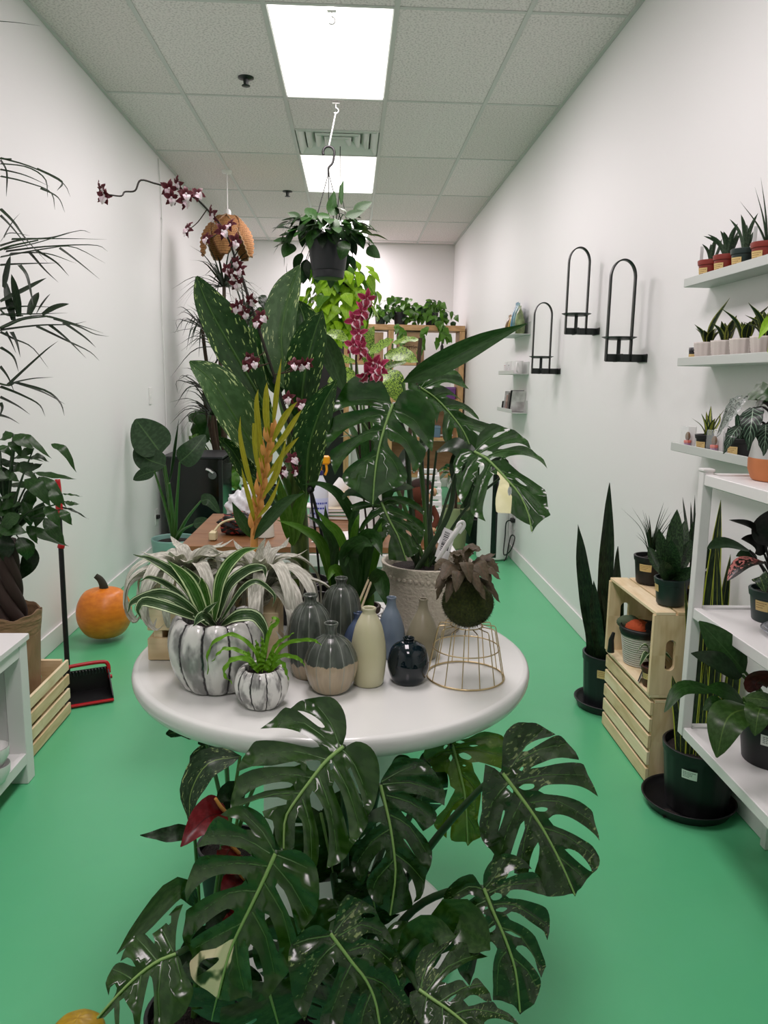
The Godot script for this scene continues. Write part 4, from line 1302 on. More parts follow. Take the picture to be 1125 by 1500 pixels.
	# card easel beside it
	var ez := thing("price_card", "small black price card leaning by the brown pot in the crate", "card", Vector3(1.045, 0.328, -2.6))
	var lean := Basis(Vector3(0, 0, 1), -0.3) * Basis(Vector3.UP, -0.5)
	part(ez, "board", MB.new().box(Vector3(1.05, 0.356, -2.61), Vector3(0.004, 0.055, 0.05), 0.001, lean), M.black)
	part(ez, "frame", MB.new().box(Vector3(1.053, 0.355, -2.612), Vector3(0.004, 0.06, 0.055), 0.001, lean), M.white)
	# three pots on top of the upper crate
	var top := 0.627
	c = Vector3(1.155, top, -2.865)
	var g1 := thing("potted_snake_plant", "grassy narrow leaved snake plant in black pot, far end of the crate top", "potted plant", c)
	plain_pot(g1, c, 0.048, 0.061, 0.105, M.black, 0.003, 0.02)
	sticker(g1, c, 0.055, PI * 0.72, 0.8, 0.05, 0.078, M.cream_label, "label_sticker", 0.12)
	blades(g1, c + Vector3(0, 0.09, 0), 30, 0.10, 0.24, 0.012, 0.5, M.leaf_dark, "taper", 0.5, 0.3)
	c = Vector3(1.118, top, -2.575)
	var g2 := thing("potted_snake_plant", "broad banded leaf snake plant in dark green pot, near edge of the crate top", "potted plant", c)
	plain_pot(g2, c, 0.045, 0.057, 0.092, M.green_pot, 0.003, 0.02)
	sticker(g2, c, 0.052, PI * 0.98, 0.5, 0.045, 0.07, M.cream_label, "label_sticker", 0.13)
	var s := c + Vector3(0, 0.08, 0)
	for q in [[Vector3(1.136, 0.951, -2.62), 0.07], [Vector3(1.068, 0.885, -2.6), 0.055], [Vector3(1.184, 0.849, -2.6), 0.055], [Vector3(1.06, 0.811, -2.66), 0.05], [Vector3(1.08, 0.865, -2.52), 0.075], [Vector3(1.197, 0.907, -2.68), 0.06], [Vector3(1.267, 0.908, -2.72), 0.045], [Vector3(1.047, 0.799, -2.5), 0.06], [Vector3(1.162, 0.771, -2.52), 0.05]]:
		var b := s.lerp(q[0], 0.05)
		part(g2, "leaf", MB.new().blade([b, b.lerp(q[0], 0.5) + (q[0] - b) * Vector3(0.12, 0, 0.12), q[0]], q[1], "sword", face(b, 0.1), {"fold": 0.3, "twist": rng.randf_range(-0.3, 0.3), "n": 14}), M.sans_green)
	c = Vector3(1.222, top, -2.64)
	var g3 := thing("potted_snake_plant", "dark snake plant in black pot near the wall on the crate top", "potted plant", c)
	plain_pot(g3, c, 0.045, 0.056, 0.095, M.black, 0.003, 0.02)
	sticker(g3, c, 0.051, PI * 0.72, 0.7, 0.045, 0.072, M.cream_label, "label_sticker", 0.12)
	for q in [[Vector3(1.268, 0.867, -2.66), 0.05], [Vector3(1.254, 0.946, -2.72), 0.035], [Vector3(1.266, 0.826, -2.6), 0.05], [Vector3(1.245, 0.957, -2.76), 0.014], [Vector3(1.288, 0.959, -2.7), 0.012], [Vector3(1.222, 0.971, -2.78), 0.014], [Vector3(1.215, 0.825, -2.6), 0.045], [Vector3(1.24, 0.988, -2.72), 0.012]]:
		var b := c + Vector3(0, 0.08, 0)
		part(g3, "leaf", MB.new().blade([b, b.lerp(q[0], 0.5), q[0]], q[1], "sword", face(b, 0.0), {"fold": 0.3, "twist": rng.randf_range(-0.4, 0.4)}), M.sans)
	# tall snake plant beyond the crates
	c = Vector3(1.115, 0, -3.14)
	var ts := thing("pot_saucer", "black plastic saucer under the tall snake plant beyond the crates", "saucer", c)
	part(ts, "dish", MB.new().lathe(c, [Vector2(0, 0), Vector2(0.115, 0), Vector2(0.12, 0.004), Vector2(0.131, 0.034), Vector2(0.134, 0.036), Vector2(0.130, 0.038), Vector2(0.125, 0.034), Vector2(0.113, 0.007), Vector2(0, 0.006)], 40), M.nursery_black)
	part(ts, "rim_bead", MB.new().lathe(c, [Vector2(0.131, 0.034), Vector2(0.136, 0.035), Vector2(0.136, 0.039), Vector2(0.130, 0.039), Vector2(0.131, 0.034)], 40), M.nursery_black)
	c += Vector3(0, 0.008, 0)
	var tp := thing("potted_snake_plant", "very tall dark snake plant in ribbed black pot beyond the crates", "potted plant", c)
	part(tp, "pot", MB.new().lathe(c, pot_prof(0.092, 0.107, 0.235, 0.004, 0.03, 0.004), 64, func(q: Vector2, th: float, k: int) -> Vector2: return Vector2(q.x + (0.0012 * cos(th * 16.0) if k in [2, 3, 4] else 0.0), q.y)), M.nursery)
	soil(tp, c + Vector3(0, 0.205, 0), 0.1)
	sticker(tp, c, 0.103, PI * 0.66, 0.5, 0.15, 0.185, M.cream_label, "label_sticker", 0.06)
	s = c + Vector3(0, 0.2, 0)
	for q in [[-0.03, 0.0, Vector3(1.055, 0.98, -3.1), 0.075], [-0.06, 0.02, Vector3(0.942, 0.803, -3.12), 0.075], [0.0, 0.02, Vector3(1.107, 0.716, -3.1), 0.055], [0.02, -0.03, Vector3(1.056, 0.6, -3.16), 0.04], [-0.07, -0.03, Vector3(1.011, 0.49, -3.2), 0.045], [-0.02, 0.05, Vector3(1.033, 0.549, -3.05), 0.04], [0.04, 0.0, Vector3(1.137, 0.571, -3.1), 0.045], [-0.04, 0.05, Vector3(0.996, 0.586, -3.04), 0.06]]:
		var b := s + Vector3(q[0], 0, q[1])
		part(tp, "leaf", MB.new().blade([b, b.lerp(q[2], 0.5) + Vector3(rng.randf_range(-0.015, 0.015), 0, 0.02), q[2]], q[3], "sword", face(b, 0.0), {"fold": 0.3, "twist": rng.randf_range(-0.4, 0.5), "n": 18, "wave": 0.004}), M.sans)



# ---------------------------------------------------------------- left side

func left_side() -> void:
	# white low shelf in the near left corner
	var fx := -1.085
	var bx := XL + 0.015
	var ze := -2.565
	var zn := -1.3
	var t := thing("low_shelf", "white painted low shelf in the left foreground corner", "shelf unit", Vector3(-1.29, 0, -1.9))
	part(t, "top_board", MB.new().box(Vector3((fx + bx) / 2, 0.505, (ze + zn) / 2), Vector3(fx - bx + 0.012, 0.022, zn - ze + 0.012), 0.003), M.white)
	for z in [ze + 0.03, zn - 0.03]:
		for x in [fx - 0.03, bx + 0.03]: part(t, "leg", MB.new().box(Vector3(x, 0.247, z), Vector3(0.058, 0.494, 0.058), 0.003), M.white)
		part(t, "side_panel", MB.new().box(Vector3((fx + bx) / 2, 0.29, z), Vector3(fx - bx - 0.1, 0.4, 0.014), 0.001), M.white)
	part(t, "apron", MB.new().box(Vector3(fx - 0.014, 0.472, (ze + zn) / 2), Vector3(0.02, 0.044, zn - ze - 0.11), 0.002), M.white)
	part(t, "bottom_board", MB.new().box(Vector3((fx + bx) / 2 - 0.008, 0.10, (ze + zn) / 2), Vector3(fx - bx - 0.02, 0.02, zn - ze - 0.06), 0.002), M.white)
	part(t, "bottom_rail", MB.new().box(Vector3(fx - 0.012, 0.092, (ze + zn) / 2), Vector3(0.02, 0.04, zn - ze - 0.11), 0.002), M.white)
	for k in 5: part(t, "back_plank", MB.new().box(Vector3(bx + 0.006, 0.29, ze + 0.06 + (zn - ze - 0.12) * (k + 0.5) / 5.0), Vector3(0.01, 0.38, (zn - ze - 0.12) / 5.0 - 0.003), 0.002), M.white)
	for i in 2:
		var c := Vector3(-1.106, 0.193, -2.32)
		c.y = 0.111 + i * 0.058
		var b := thing("bowl", ["white ceramic bowl at the bottom of the pair on the low shelf", "white ceramic bowl stacked on top of the other on the low shelf"][i], "bowl", c, "bowls on the low shelf")
		part(b, "bowl_wall", MB.new().lathe(c, [Vector2(0, 0), Vector2(0.028, 0), Vector2(0.03, 0.006), Vector2(0.043, 0.03), Vector2(0.046, 0.06), Vector2(0.0435, 0.061), Vector2(0.040, 0.03), Vector2(0.026, 0.012), Vector2(0, 0.010)], 36), M.trim)
		part(b, "foot_ring", MB.new().lathe(c, [Vector2(0.024, 0.0), Vector2(0.027, 0.0), Vector2(0.0285, 0.004), Vector2(0.024, 0.004)], 28), M.white)
	# pine crate with the paper bag pot
	var cc := thing("wooden_crate", "pine slatted crate on the floor behind the white low shelf", "crate", Vector3(-1.3, 0, -2.84))
	crate(cc, Vector3(-1.30, 0.118, -2.845), 0.46, 0.295, 0.236, Basis(), 4, true)
	for k in 4: part(cc, "front_slat", MB.new().box(Vector3(-1.147, 0.028 + 0.061 * k, -2.845), Vector3(0.012, 0.044, 0.466), 0.002), M.pine if k % 2 else M.pine2)
	var pc := Vector3(-1.282, 0.014, -2.87)
	var mt := thing("money_tree", "money tree with braided trunk in a brown paper wrapped pot", "potted plant", pc)
	var paper := bumped(sm(Color(1, 1, 1), 0.75, noise_tex(0.02, Color(0.50, 0.39, 0.28), Color(0.62, 0.50, 0.37), 61)), noise_tex(0.03, Color.BLACK, Color.WHITE, 62), 0.6)
	part(mt, "paper_wrap", MB.new().lathe(pc, [Vector2(0, 0), Vector2(0.092, 0), Vector2(0.094, 0.005), Vector2(0.10, 0.12), Vector2(0.105, 0.25), Vector2(0.112, 0.40), Vector2(0.118, 0.44), Vector2(0.121, 0.462), Vector2(0.124, 0.487), Vector2(0.120, 0.490), Vector2(0.114, 0.47), Vector2(0.108, 0.38)], 64, func(q: Vector2, th: float, k: int) -> Vector2: return Vector2(q.x * (1.0 + (0.004 * sin(th * 5.0) + 0.008 * sin(th * 9.0 + k)) * minf(1.0, k / 6.0)), q.y + (0.008 * sin(th * 4.0 + 1.0) + 0.004 * sin(th * 11.0) if k in [8, 9] else 0.0))), paper)
	soil(mt, pc + Vector3(0, 0.435, 0), 0.105)
	var bark := sm(Color(0.17, 0.115, 0.085), 0.85)
	var foot := pc + Vector3(0.005, 0.43, 0)
	for k in 5:
		var line := []
		for i in 14:
			var q := i / 13.0
			var a := TAU * k / 5.0 + q * 4.4
			var r := lerpf(0.05, 0.018, pow(q, 0.7))
			line.append(foot + Vector3(cos(a) * r + 0.012 * q, q * 0.33, sin(a) * r))
		part(mt, "trunk", MB.new().tube(MB.spline(line, 40), 0.026, 0.016, 9), bark)
	var hub := foot + Vector3(0.012, 0.33, 0)
	var leaflets := [
		[pts("-1170,1070,-2800 -1126,1053,-2800 -1091,1065,-2800"), 0.0354],
		[pts("-1241,1025,-2880 -1205,1043,-2880 -1177,1013,-2880"), 0.0365],
		[pts("-1272,1005,-2840 -1225,1018,-2840 -1192,994,-2840"), 0.0418],
		[pts("-1239,946,-2920 -1266,909,-2920 -1287,859,-2920"), 0.0431],
		[pts("-1197,918,-2870 -1176,869,-2870 -1173,820,-2870"), 0.0363],
		[pts("-1215,1138,-2820 -1181,1121,-2820 -1172,1086,-2820"), 0.0298],
		[pts("-1173,998,-2910 -1132,974,-2910 -1116,937,-2910"), 0.0306],
		[pts("-1265,1075,-2860 -1231,1057,-2860 -1201,1063,-2860"), 0.0271],
		[pts("-1186,879,-2810 -1223,855,-2810 -1249,807,-2810"), 0.0474],
		[pts("-1239,913,-2900 -1205,888,-2900 -1168,901,-2900"), 0.0305],
		[pts("-1291,872,-2850 -1249,890,-2850 -1210,860,-2850"), 0.0480],
		[pts("-1136,1082,-2800 -1101,1094,-2800 -1068,1071,-2800"), 0.0207],
		[pts("-1062,1135,-2810 -1012,1112,-2810 -978,1033,-2810"), 0.0280],
		[pts("-1205,1163,-2870 -1154,1143,-2870 -1085,1076,-2870"), 0.0317],
		[pts("-1238,1162,-2920 -1262,1153,-2920 -1287,1138,-2920"), 0.0323],
		[pts("-1190,1167,-2820 -1163,1144,-2820 -1124,1115,-2820"), 0.0375],
		[pts("-1151,1113,-2880 -1184,1094,-2880 -1227,1073,-2880"), 0.0287],
		[pts("-1252,1070,-2940 -1192,1073,-2940 -1133,1057,-2940"), 0.0117],
		[pts("-1253,1124,-2840 -1230,1112,-2840 -1206,1083,-2840"), 0.0283],
		[pts("-1203,1045,-2890 -1175,1024,-2890 -1141,991,-2890"), 0.0256],
		[pts("-1181,1014,-2950 -1109,1006,-2950 -1028,991,-2950"), 0.0228],
		[pts("-1178,1002,-2850 -1127,970,-2850 -1090,901,-2850"), 0.0536],
		[pts("-1148,1004,-2910 -1097,968,-2910 -1056,888,-2910"), 0.0354],
		[pts("-1071,976,-2810 -1053,940,-2810 -1040,902,-2810"), 0.0311],
		[pts("-1271,1047,-2870 -1257,996,-2870 -1254,899,-2870"), 0.0507],
		[pts("-1262,971,-2920 -1208,974,-2920 -1161,960,-2920"), 0.0259],
		[pts("-1256,937,-2820 -1227,946,-2820 -1203,958,-2820"), 0.0187],
		[pts("-1057,945,-2880 -1022,945,-2880 -986,936,-2880"), 0.0076],
		[pts("-1069,908,-2940 -1045,902,-2940 -1017,899,-2940"), 0.0195],
		[pts("-1051,894,-2840 -1029,869,-2840 -1013,836,-2840"), 0.0314],
		[pts("-1069,894,-2890 -1022,885,-2890 -970,850,-2890"), 0.0090],
		[pts("-1320,829,-2950 -1263,867,-2950 -1192,877,-2950"), 0.0392],
		[pts("-1276,841,-2850 -1227,863,-2850 -1186,866,-2850 -1161,842,-2850"), 0.0158],
		[pts("-1139,906,-2910 -1156,862,-2910 -1174,812,-2910"), 0.0418],
		[pts("-1098,910,-2810 -1064,880,-2810 -1044,833,-2810"), 0.0373],
		[pts("-1124,857,-2870 -1085,808,-2870 -1052,753,-2870"), 0.0444],
		[pts("-1211,816,-2920 -1147,786,-2920 -1058,739,-2920"), 0.0356],
		[pts("-1262,841,-2820 -1223,829,-2820 -1168,811,-2820"), 0.0625],
		[pts("-1227,781,-2880 -1194,737,-2880 -1200,694,-2880"), 0.0542],
		[pts("-1194,730,-2940 -1216,666,-2940 -1266,596,-2940"), 0.0520],
		[pts("-1256,801,-2840 -1254,746,-2840 -1269,696,-2840"), 0.0502],
		[pts("-1199,819,-2890 -1171,785,-2890 -1161,754,-2890"), 0.0224],
		[pts("-1203,955,-2950 -1200,905,-2950 -1195,880,-2950"), 0.0392],
		[pts("-1278,896,-2850 -1236,914,-2850 -1195,909,-2850"), 0.0442],
		[pts("-1289,855,-2910 -1242,830,-2910 -1205,862,-2910"), 0.0450],
		[pts("-1277,1079,-2810 -1257,1033,-2810 -1213,1010,-2810"), 0.0435],
		[pts("-1324,953,-2870 -1297,917,-2870 -1259,868,-2870"), 0.0507],
		[pts("-1344,809,-2920 -1310,784,-2920 -1275,759,-2920"), 0.0517],
	]
	for q in leaflets:
		var p: Array = q[0]
		p[1] = p[1] + Vector3(0, 0, 0.012)
		part(mt, "leaf", MB.new().blade(p, q[1] * 1.25, "lance", Vector3(0.35, 0.8, 0.7), {"fold": 0.15, "cols": 7, "curl": 0.1, "wave": 0.002}), M.leaf_dark if rng.randf() < 0.35 else M.leaf)
		if rng.randf() < 0.55: part(mt, "branch", MB.new().tube(MB.spline([hub, hub.lerp(p[0], 0.5) + Vector3(0, 0.03, 0), p[0]], 8), 0.005, 0.0025, 6), M.stem_dark)
	# palm leaning in from the left edge
	var fronds := [
		[pts("-1192,1930,-2620 -1133,2028,-2620 -1062,2038,-2620"), [
			[pts("-1097,2040,-2620 -1005,2017,-2620 -919,1977,-2620 -900,1938,-2620"), 1],
			[pts("-1098,2023,-2620 -1011,2011,-2620 -954,1976,-2620 -944,1919,-2620"), 1],
			[pts("-1099,2006,-2620 -1030,1994,-2620 -961,1967,-2620"), 1],
			[pts("-1100,1986,-2620 -1014,1966,-2620 -939,1937,-2620 -924,1883,-2620"), 1],
			[pts("-1097,2034,-2620 -1087,2001,-2620 -1099,1933,-2620"), 1],
			[pts("-988,2012,-2620 -907,1972,-2620 -916,1940,-2620"), 1],
			[pts("-979,1953,-2620 -933,1931,-2620 -918,1889,-2620"), 1],
		]],
		[pts("-1149,1746,-2500 -1087,1742,-2500 -1029,1760,-2500 -949,1778,-2500"), [
			[pts("-1063,1759,-2500 -994,1780,-2500 -868,1788,-2500 -754,1791,-2500"), 1],
			[pts("-1052,1748,-2500 -949,1767,-2500 -822,1803,-2500 -780,1796,-2500"), 1],
			[pts("-1047,1743,-2500 -921,1762,-2500 -789,1771,-2500 -753,1755,-2500"), 1],
			[pts("-1065,1726,-2500 -922,1751,-2500 -836,1756,-2500 -740,1710,-2500"), 1],
			[pts("-1028,1779,-2500 -948,1784,-2500 -908,1793,-2500 -861,1812,-2500"), 1],
			[pts("-1036,1737,-2500 -922,1737,-2500 -827,1708,-2500"), 1],
			[pts("-979,1744,-2500 -942,1695,-2500 -907,1659,-2500"), 1],
			[pts("-961,1750,-2500 -895,1713,-2500 -851,1671,-2500"), 1],
			[pts("-887,1757,-2500 -838,1719,-2500 -780,1671,-2500"), 1],
			[pts("-1056,1866,-2500 -1014,1826,-2500 -977,1778,-2500 -910,1707,-2500"), 1],
			[pts("-1057,1847,-2500 -1026,1809,-2500 -990,1755,-2500"), 1],
			[pts("-1050,1784,-2500 -1014,1826,-2500 -984,1849,-2500"), 1],
			[pts("-1067,1703,-2500 -981,1711,-2500 -895,1718,-2500"), 1],
			[pts("-1062,1770,-2500 -1027,1793,-2500 -959,1785,-2500"), 1],
		]],
		[pts("-1125,1549,-2420 -1062,1583,-2420 -1025,1551,-2420 -975,1549,-2420"), [
			[pts("-1039,1589,-2420 -976,1623,-2420 -913,1663,-2420"), 2],
			[pts("-1026,1628,-2420 -1006,1672,-2420 -987,1715,-2420"), 2],
			[pts("-1004,1535,-2420 -1022,1595,-2420 -1035,1655,-2420"), 2],
			[pts("-987,1546,-2420 -986,1607,-2420 -988,1664,-2420"), 2],
			[pts("-958,1552,-2420 -948,1591,-2420 -938,1621,-2420"), 2],
			[pts("-936,1555,-2420 -906,1586,-2420 -880,1610,-2420"), 2],
			[pts("-919,1553,-2420 -884,1576,-2420 -850,1589,-2420"), 2],
			[pts("-1042,1551,-2420 -930,1553,-2420 -832,1557,-2420"), 1],
			[pts("-1041,1567,-2420 -974,1577,-2420 -890,1578,-2420"), 1],
			[pts("-977,1694,-2420 -952,1662,-2420 -938,1608,-2420 -929,1575,-2420"), 1],
		]],
		[pts("-1189,1517,-2550 -1101,1519,-2550 -1028,1547,-2550 -951,1558,-2550"), [
			[pts("-1101,1513,-2550 -982,1530,-2550 -893,1535,-2550 -845,1547,-2550"), 1],
			[pts("-951,1557,-2550 -876,1538,-2550 -770,1507,-2550"), 1],
			[pts("-934,1551,-2550 -864,1529,-2550 -818,1507,-2550 -776,1501,-2550"), 1],
			[pts("-905,1540,-2550 -836,1495,-2550 -796,1463,-2550"), 1],
			[pts("-988,1527,-2550 -908,1487,-2550 -838,1453,-2550 -810,1424,-2550"), 1],
			[pts("-947,1531,-2550 -890,1488,-2550 -827,1429,-2550"), 1],
			[pts("-1101,1507,-2550 -1067,1487,-2550 -1016,1462,-2550 -972,1397,-2550"), 1],
			[pts("-1066,1508,-2550 -1045,1473,-2550 -1030,1429,-2550"), 1],
			[pts("-1084,1508,-2550 -1077,1478,-2550 -1070,1443,-2550"), 1],
			[pts("-1104,1460,-2550 -1059,1431,-2550 -1038,1384,-2550"), 1],
			[pts("-1101,1519,-2550 -1040,1549,-2550 -969,1561,-2550 -899,1543,-2550"), 1],
		]],
		[pts("-1165,1387,-2480 -1115,1359,-2480 -1059,1343,-2480 -1035,1352,-2480"), [
			[pts("-1059,1343,-2480 -991,1408,-2480 -942,1455,-2480 -912,1481,-2480"), 1],
			[pts("-1047,1349,-2480 -976,1364,-2480 -906,1370,-2480"), 1],
			[pts("-1078,1400,-2480 -1063,1366,-2480 -1054,1322,-2480"), 1],
			[pts("-1035,1352,-2480 -938,1327,-2480 -893,1292,-2480 -878,1254,-2480"), 1],
			[pts("-1023,1349,-2480 -955,1321,-2480 -899,1286,-2480"), 1],
			[pts("-1082,1339,-2480 -1014,1314,-2480 -957,1286,-2480 -936,1251,-2480"), 1],
			[pts("-1084,1307,-2480 -1039,1279,-2480 -1009,1252,-2480"), 1],
			[pts("-1085,1290,-2480 -1073,1272,-2480 -1080,1237,-2480"), 1],
			[pts("-1088,1251,-2480 -1065,1240,-2480 -1043,1222,-2480"), 1],
		]],
	]
	var crown := Vector3(-1.36, 1.02, -2.45)
	var pot := Vector3(-1.30, 0.516, -2.18)
	var pa := thing("palm", "feathery parlor palm reaching in over the low shelf from the left edge", "potted plant", pot)
	plain_pot(pa, pot, 0.085, 0.10, 0.17, M.nursery_black, 0.004, 0.03)
	for f in fronds:
		var r: Array = f[0]
		var line: Array = [pot + Vector3(0, 0.15, 0), pot.lerp(r[0], 0.5) + Vector3(-0.03, 0.1, 0)] + r
		var fr := part(pa, "frond", MB.new().tube(MB.spline(line, 24), 0.006, 0.002, 6), M.stem_dark)
		var k := 0
		for e in f[1]:
			var p: Array = e[0]
			for i in p.size(): p[i] = p[i] + Vector3(0, 0, (0.05 if k % 2 else -0.05) * i / p.size())
			part(fr, "leaflet", MB.new().blade(p, 0.0135 if e[1] == 1 else 0.024, "strap" if e[1] == 2 else "taper", Vector3(0.3, 0.9, 0.6), {"fold": 0.25, "cols": 3, "n": 10}), M.palm)
			k += 1
	var lone := part(pa, "frond", MB.new().tube(MB.spline(pts("-1429,2001,-2300 -1158,2247,-2300 -994,2302,-2300"), 10), 0.004, 0.002, 6), M.stem_dark)
	part(lone, "leaflet", MB.new().blade(pts("-994,2302,-2300 -905,2300,-2300 -834,2294,-2300"), 0.012, "taper", Vector3(0.3, 0.9, 0.6), {"cols": 3}), M.palm)
	# long handled dustpan
	var dp := thing("dustpan", "black and red long handled dustpan standing behind the crate", "dustpan", Vector3(-1.12, 0, -3.22))
	var p0 := Vector3(-1.215, 0.10, -3.26)
	var p1 := Vector3(-1.252, 0.907, -3.36)
	part(dp, "pole", MB.new().tube([p0, p1], 0.011, 0.011, 12), M.black)
	part(dp, "grip", MB.new().tube(MB.spline([Vector3(-1.242, 0.776, -3.345), Vector3(-1.247, 0.84, -3.35), Vector3(-1.249, 0.898, -3.358), Vector3(-1.251, 0.936, -3.36)], 10), 0.0165, 0.011, 12), M.red)
	part(dp, "collar", MB.new().tube([Vector3(-1.237, 0.659, -3.33), Vector3(-1.241, 0.642, -3.328)], 0.015, 0.015, 12), M.red)
	var ax := Vector3(0.245, 0, -0.115).normalized()
	var az := Vector3(0.115, 0, 0.245).normalized()
	var T := Transform3D(Basis(ax * 0.82, Vector3.UP * 0.9, az * 0.9), Vector3(-1.135, 0.006, -3.215))
	var pan := MB.new()
	pan.box(T * Vector3(0, 0.006, 0.0), Vector3(0.27, 0.006, 0.15), 0.002, T.basis)
	pan.box(T * Vector3(0, 0.06, -0.075), Vector3(0.27, 0.115, 0.006), 0.002, T.basis)
	for s in [-1.0, 1.0]:
		var side := PackedVector2Array([Vector2(0.075, 0.0), Vector2(-0.078, 0.0), Vector2(-0.078, 0.115), Vector2(-0.045, 0.112), Vector2(0.075, 0.022)])
		pan.prism(side, 0.006, T * Transform3D(Basis(Vector3(0, 0, 1), Vector3.UP, Vector3(-1, 0, 0)), Vector3(s * 0.134, 0.0, 0)))
	part(dp, "pan", pan, M.black)
	part(dp, "scraper_lip", MB.new().box(T * Vector3(0, 0.005, 0.083), Vector3(0.272, 0.009, 0.02), 0.002, T.basis), M.red)
	for k in 16: part(dp, "comb_tooth", MB.new().box(T * Vector3(-0.12 + k * 0.016, 0.106, -0.062), Vector3(0.006, 0.02, 0.02), 0.001, T.basis), sm(Color(0.1, 0.1, 0.1), 0.5) if k == 0 else M.nursery)
	part(dp, "carry_bar", MB.new().tube(MB.spline([T * Vector3(-0.135, 0.125, -0.07), T * Vector3(-0.06, 0.142, -0.07), T * Vector3(0.10, 0.145, -0.07), T * Vector3(0.135, 0.13, -0.065), T * Vector3(0.137, 0.09, -0.055)], 20), 0.0085, 0.0085, 9), M.red)
	part(dp, "pivot_knob", MB.new().tube([T * Vector3(0.13, 0.075, -0.04), T * Vector3(0.15, 0.075, -0.04)], 0.009, 0.009, 10), M.red)
	# pumpkin
	var pk := Vector3(-1.285, 0.0, -4.0)
	var pu := thing("pumpkin", "large orange pumpkin on the green floor by the left wall", "pumpkin", pk)
	var pn := noise_tex(0.05, Color(0.80, 0.42, 0.07), Color(0.90, 0.53, 0.12), 63)
	part(pu, "rind", MB.new().ball(pk + Vector3(0, 0.15, 0), Vector3(0.143, 0.15, 0.143), 64, func(d: Vector3) -> float: return (1.0 - 0.022 * pow(absf(sin(atan2(d.z, d.x) * 5.0)), 0.5) * (1.0 - d.y * d.y)) * (1.0 - 0.10 * smoothstep(0.75, 1.0, absf(d.y)))), sm(Color.WHITE, 0.4, pn))
	var stem_m := sm(Color(0.17, 0.16, 0.10), 0.8)
	part(pu, "stem", MB.new().tube(MB.spline([pk + Vector3(0.005, 0.27, 0), pk + Vector3(0.002, 0.30, 0.004), pk + Vector3(-0.012, 0.33, 0.006), pk + Vector3(-0.034, 0.35, 0.008)], 12), 0.026, 0.014, 8), stem_m)
	# teal pot with a young bird of paradise
	var tc := Vector3(-1.202, 0.225, -5.3)
	tc.y = 0.0
	var bpd := thing("bird_of_paradise", "paddle leaved plant in pale teal pot beside the black cabinet", "potted plant", tc)
	var teal := sm(Color(0.50, 0.67, 0.63), 0.35)
	part(bpd, "pot", MB.new().lathe(tc, [Vector2(0, 0), Vector2(0.10, 0), Vector2(0.105, 0.01), Vector2(0.145, 0.16), Vector2(0.157, 0.275), Vector2(0.154, 0.285), Vector2(0.147, 0.28), Vector2(0.142, 0.22)], 44), teal)
	soil(bpd, tc + Vector3(0, 0.255, 0), 0.144)
	var root_at := tc + Vector3(0, 0.25, 0)
	for q in [[pts("-1251,874,-5200 -1341,978,-5250 -1449,1091,-5300"), 0.26], [pts("-1203,804,-5100 -1346,837,-5200 -1514,903,-5250"), 0.17], [pts("-1275,768,-5100 -1346,744,-5100 -1413,708,-5100"), 0.085], [pts("-1088,838,-5000 -1013,905,-5000 -930,1011,-5050"), 0.15], [pts("-941,604,-4900 -890,609,-4900 -823,526,-4900"), 0.08], [pts("-992,454,-4900 -922,477,-4850 -858,465,-4850"), 0.07]]:
		var p: Array = q[0]
		part(bpd, "leaf", MB.new().blade(p, q[1], "paddle", face(p[1], 0.2), {"fold": 0.12, "cols": 7, "n": 14}), M.leaf_bird)
		stalk(bpd, [root_at, root_at.lerp(p[0], 0.45) + Vector3(0, 0.03, 0), p[0]], 0.016, 0.006, M.stem)
	part(bpd, "leaf", MB.new().blade(pts("-1185,688,-5100 -1152,903,-5100 -1107,1110,-5100"), 0.05, "lance", Vector3(1, 0, 1), {"fold": 1.1}), M.leaf_bird)
	stalk(bpd, [root_at, root_at + Vector3(-0.01, 0.2, 0), Vector3(-1.185, 0.688, -5.1)], 0.018, 0.012, M.stem)
	# black steel cabinet
	var x0 := XL + 0.06
	var x1 := -1.0
	var zf := -6.05
	var cb := thing("black_cabinet", "black metal cabinet with a round tag standing by the left wall", "cabinet", Vector3((x0 + x1) / 2, 0, zf - 0.28))
	part(cb, "body", MB.new().box(Vector3((x0 + x1) / 2, 0.385, zf - 0.28), Vector3(x1 - x0 - 0.03, 0.74, 0.54), 0.006), M.black_gloss)
	part(cb, "top_plate", MB.new().box(Vector3((x0 + x1) / 2, 0.762, zf - 0.28), Vector3(x1 - x0 + 0.03, 0.016, 0.6), 0.004), M.nursery)
	part(cb, "corner_strip", MB.new().box(Vector3(x1 - 0.006, 0.38, zf - 0.008), Vector3(0.03, 0.73, 0.03), 0.004), M.black)
	part(cb, "plinth", MB.new().box(Vector3((x0 + x1) / 2, 0.0125, zf - 0.28), Vector3(x1 - x0 - 0.06, 0.025, 0.5), 0.002), M.black)
	part(cb, "glass_door", MB.new().box(Vector3(x1 - 0.006, 0.39, zf - 0.3), Vector3(0.012, 0.68, 0.46), 0.003), M.black_gloss)
	put(cb, "round_tag", MB.new().lathe(Vector3.ZERO, [Vector2(0, 0), Vector2(0.032, 0), Vector2(0.032, 0.004), Vector2(0, 0.004)], 28).mesh(), sm(Color(0.35, 0.36, 0.36), 0.4), Transform3D(Basis(Vector3.RIGHT, PI / 2), Vector3(-1.066, 0.628, -6.04)))
	part(cb, "lock_tab", MB.new().tube(MB.spline([Vector3(-1.111, 0.676, -6.03), Vector3(-1.085, 0.666, -6.03), Vector3(-1.059, 0.645, -6.03)], 6), 0.028, 0.022, 10, 0.3), M.trim)
	# plants around the cabinet
	var dc := Vector3(-1.13, 0, -6.85)
	var dr := thing("dragon_tree", "tall dragon tree with spiky narrow leaves rising behind the black cabinet", "potted plant", dc)
	plain_pot(dr, dc, 0.12, 0.15, 0.26, M.nursery_black, 0.005, 0.05)
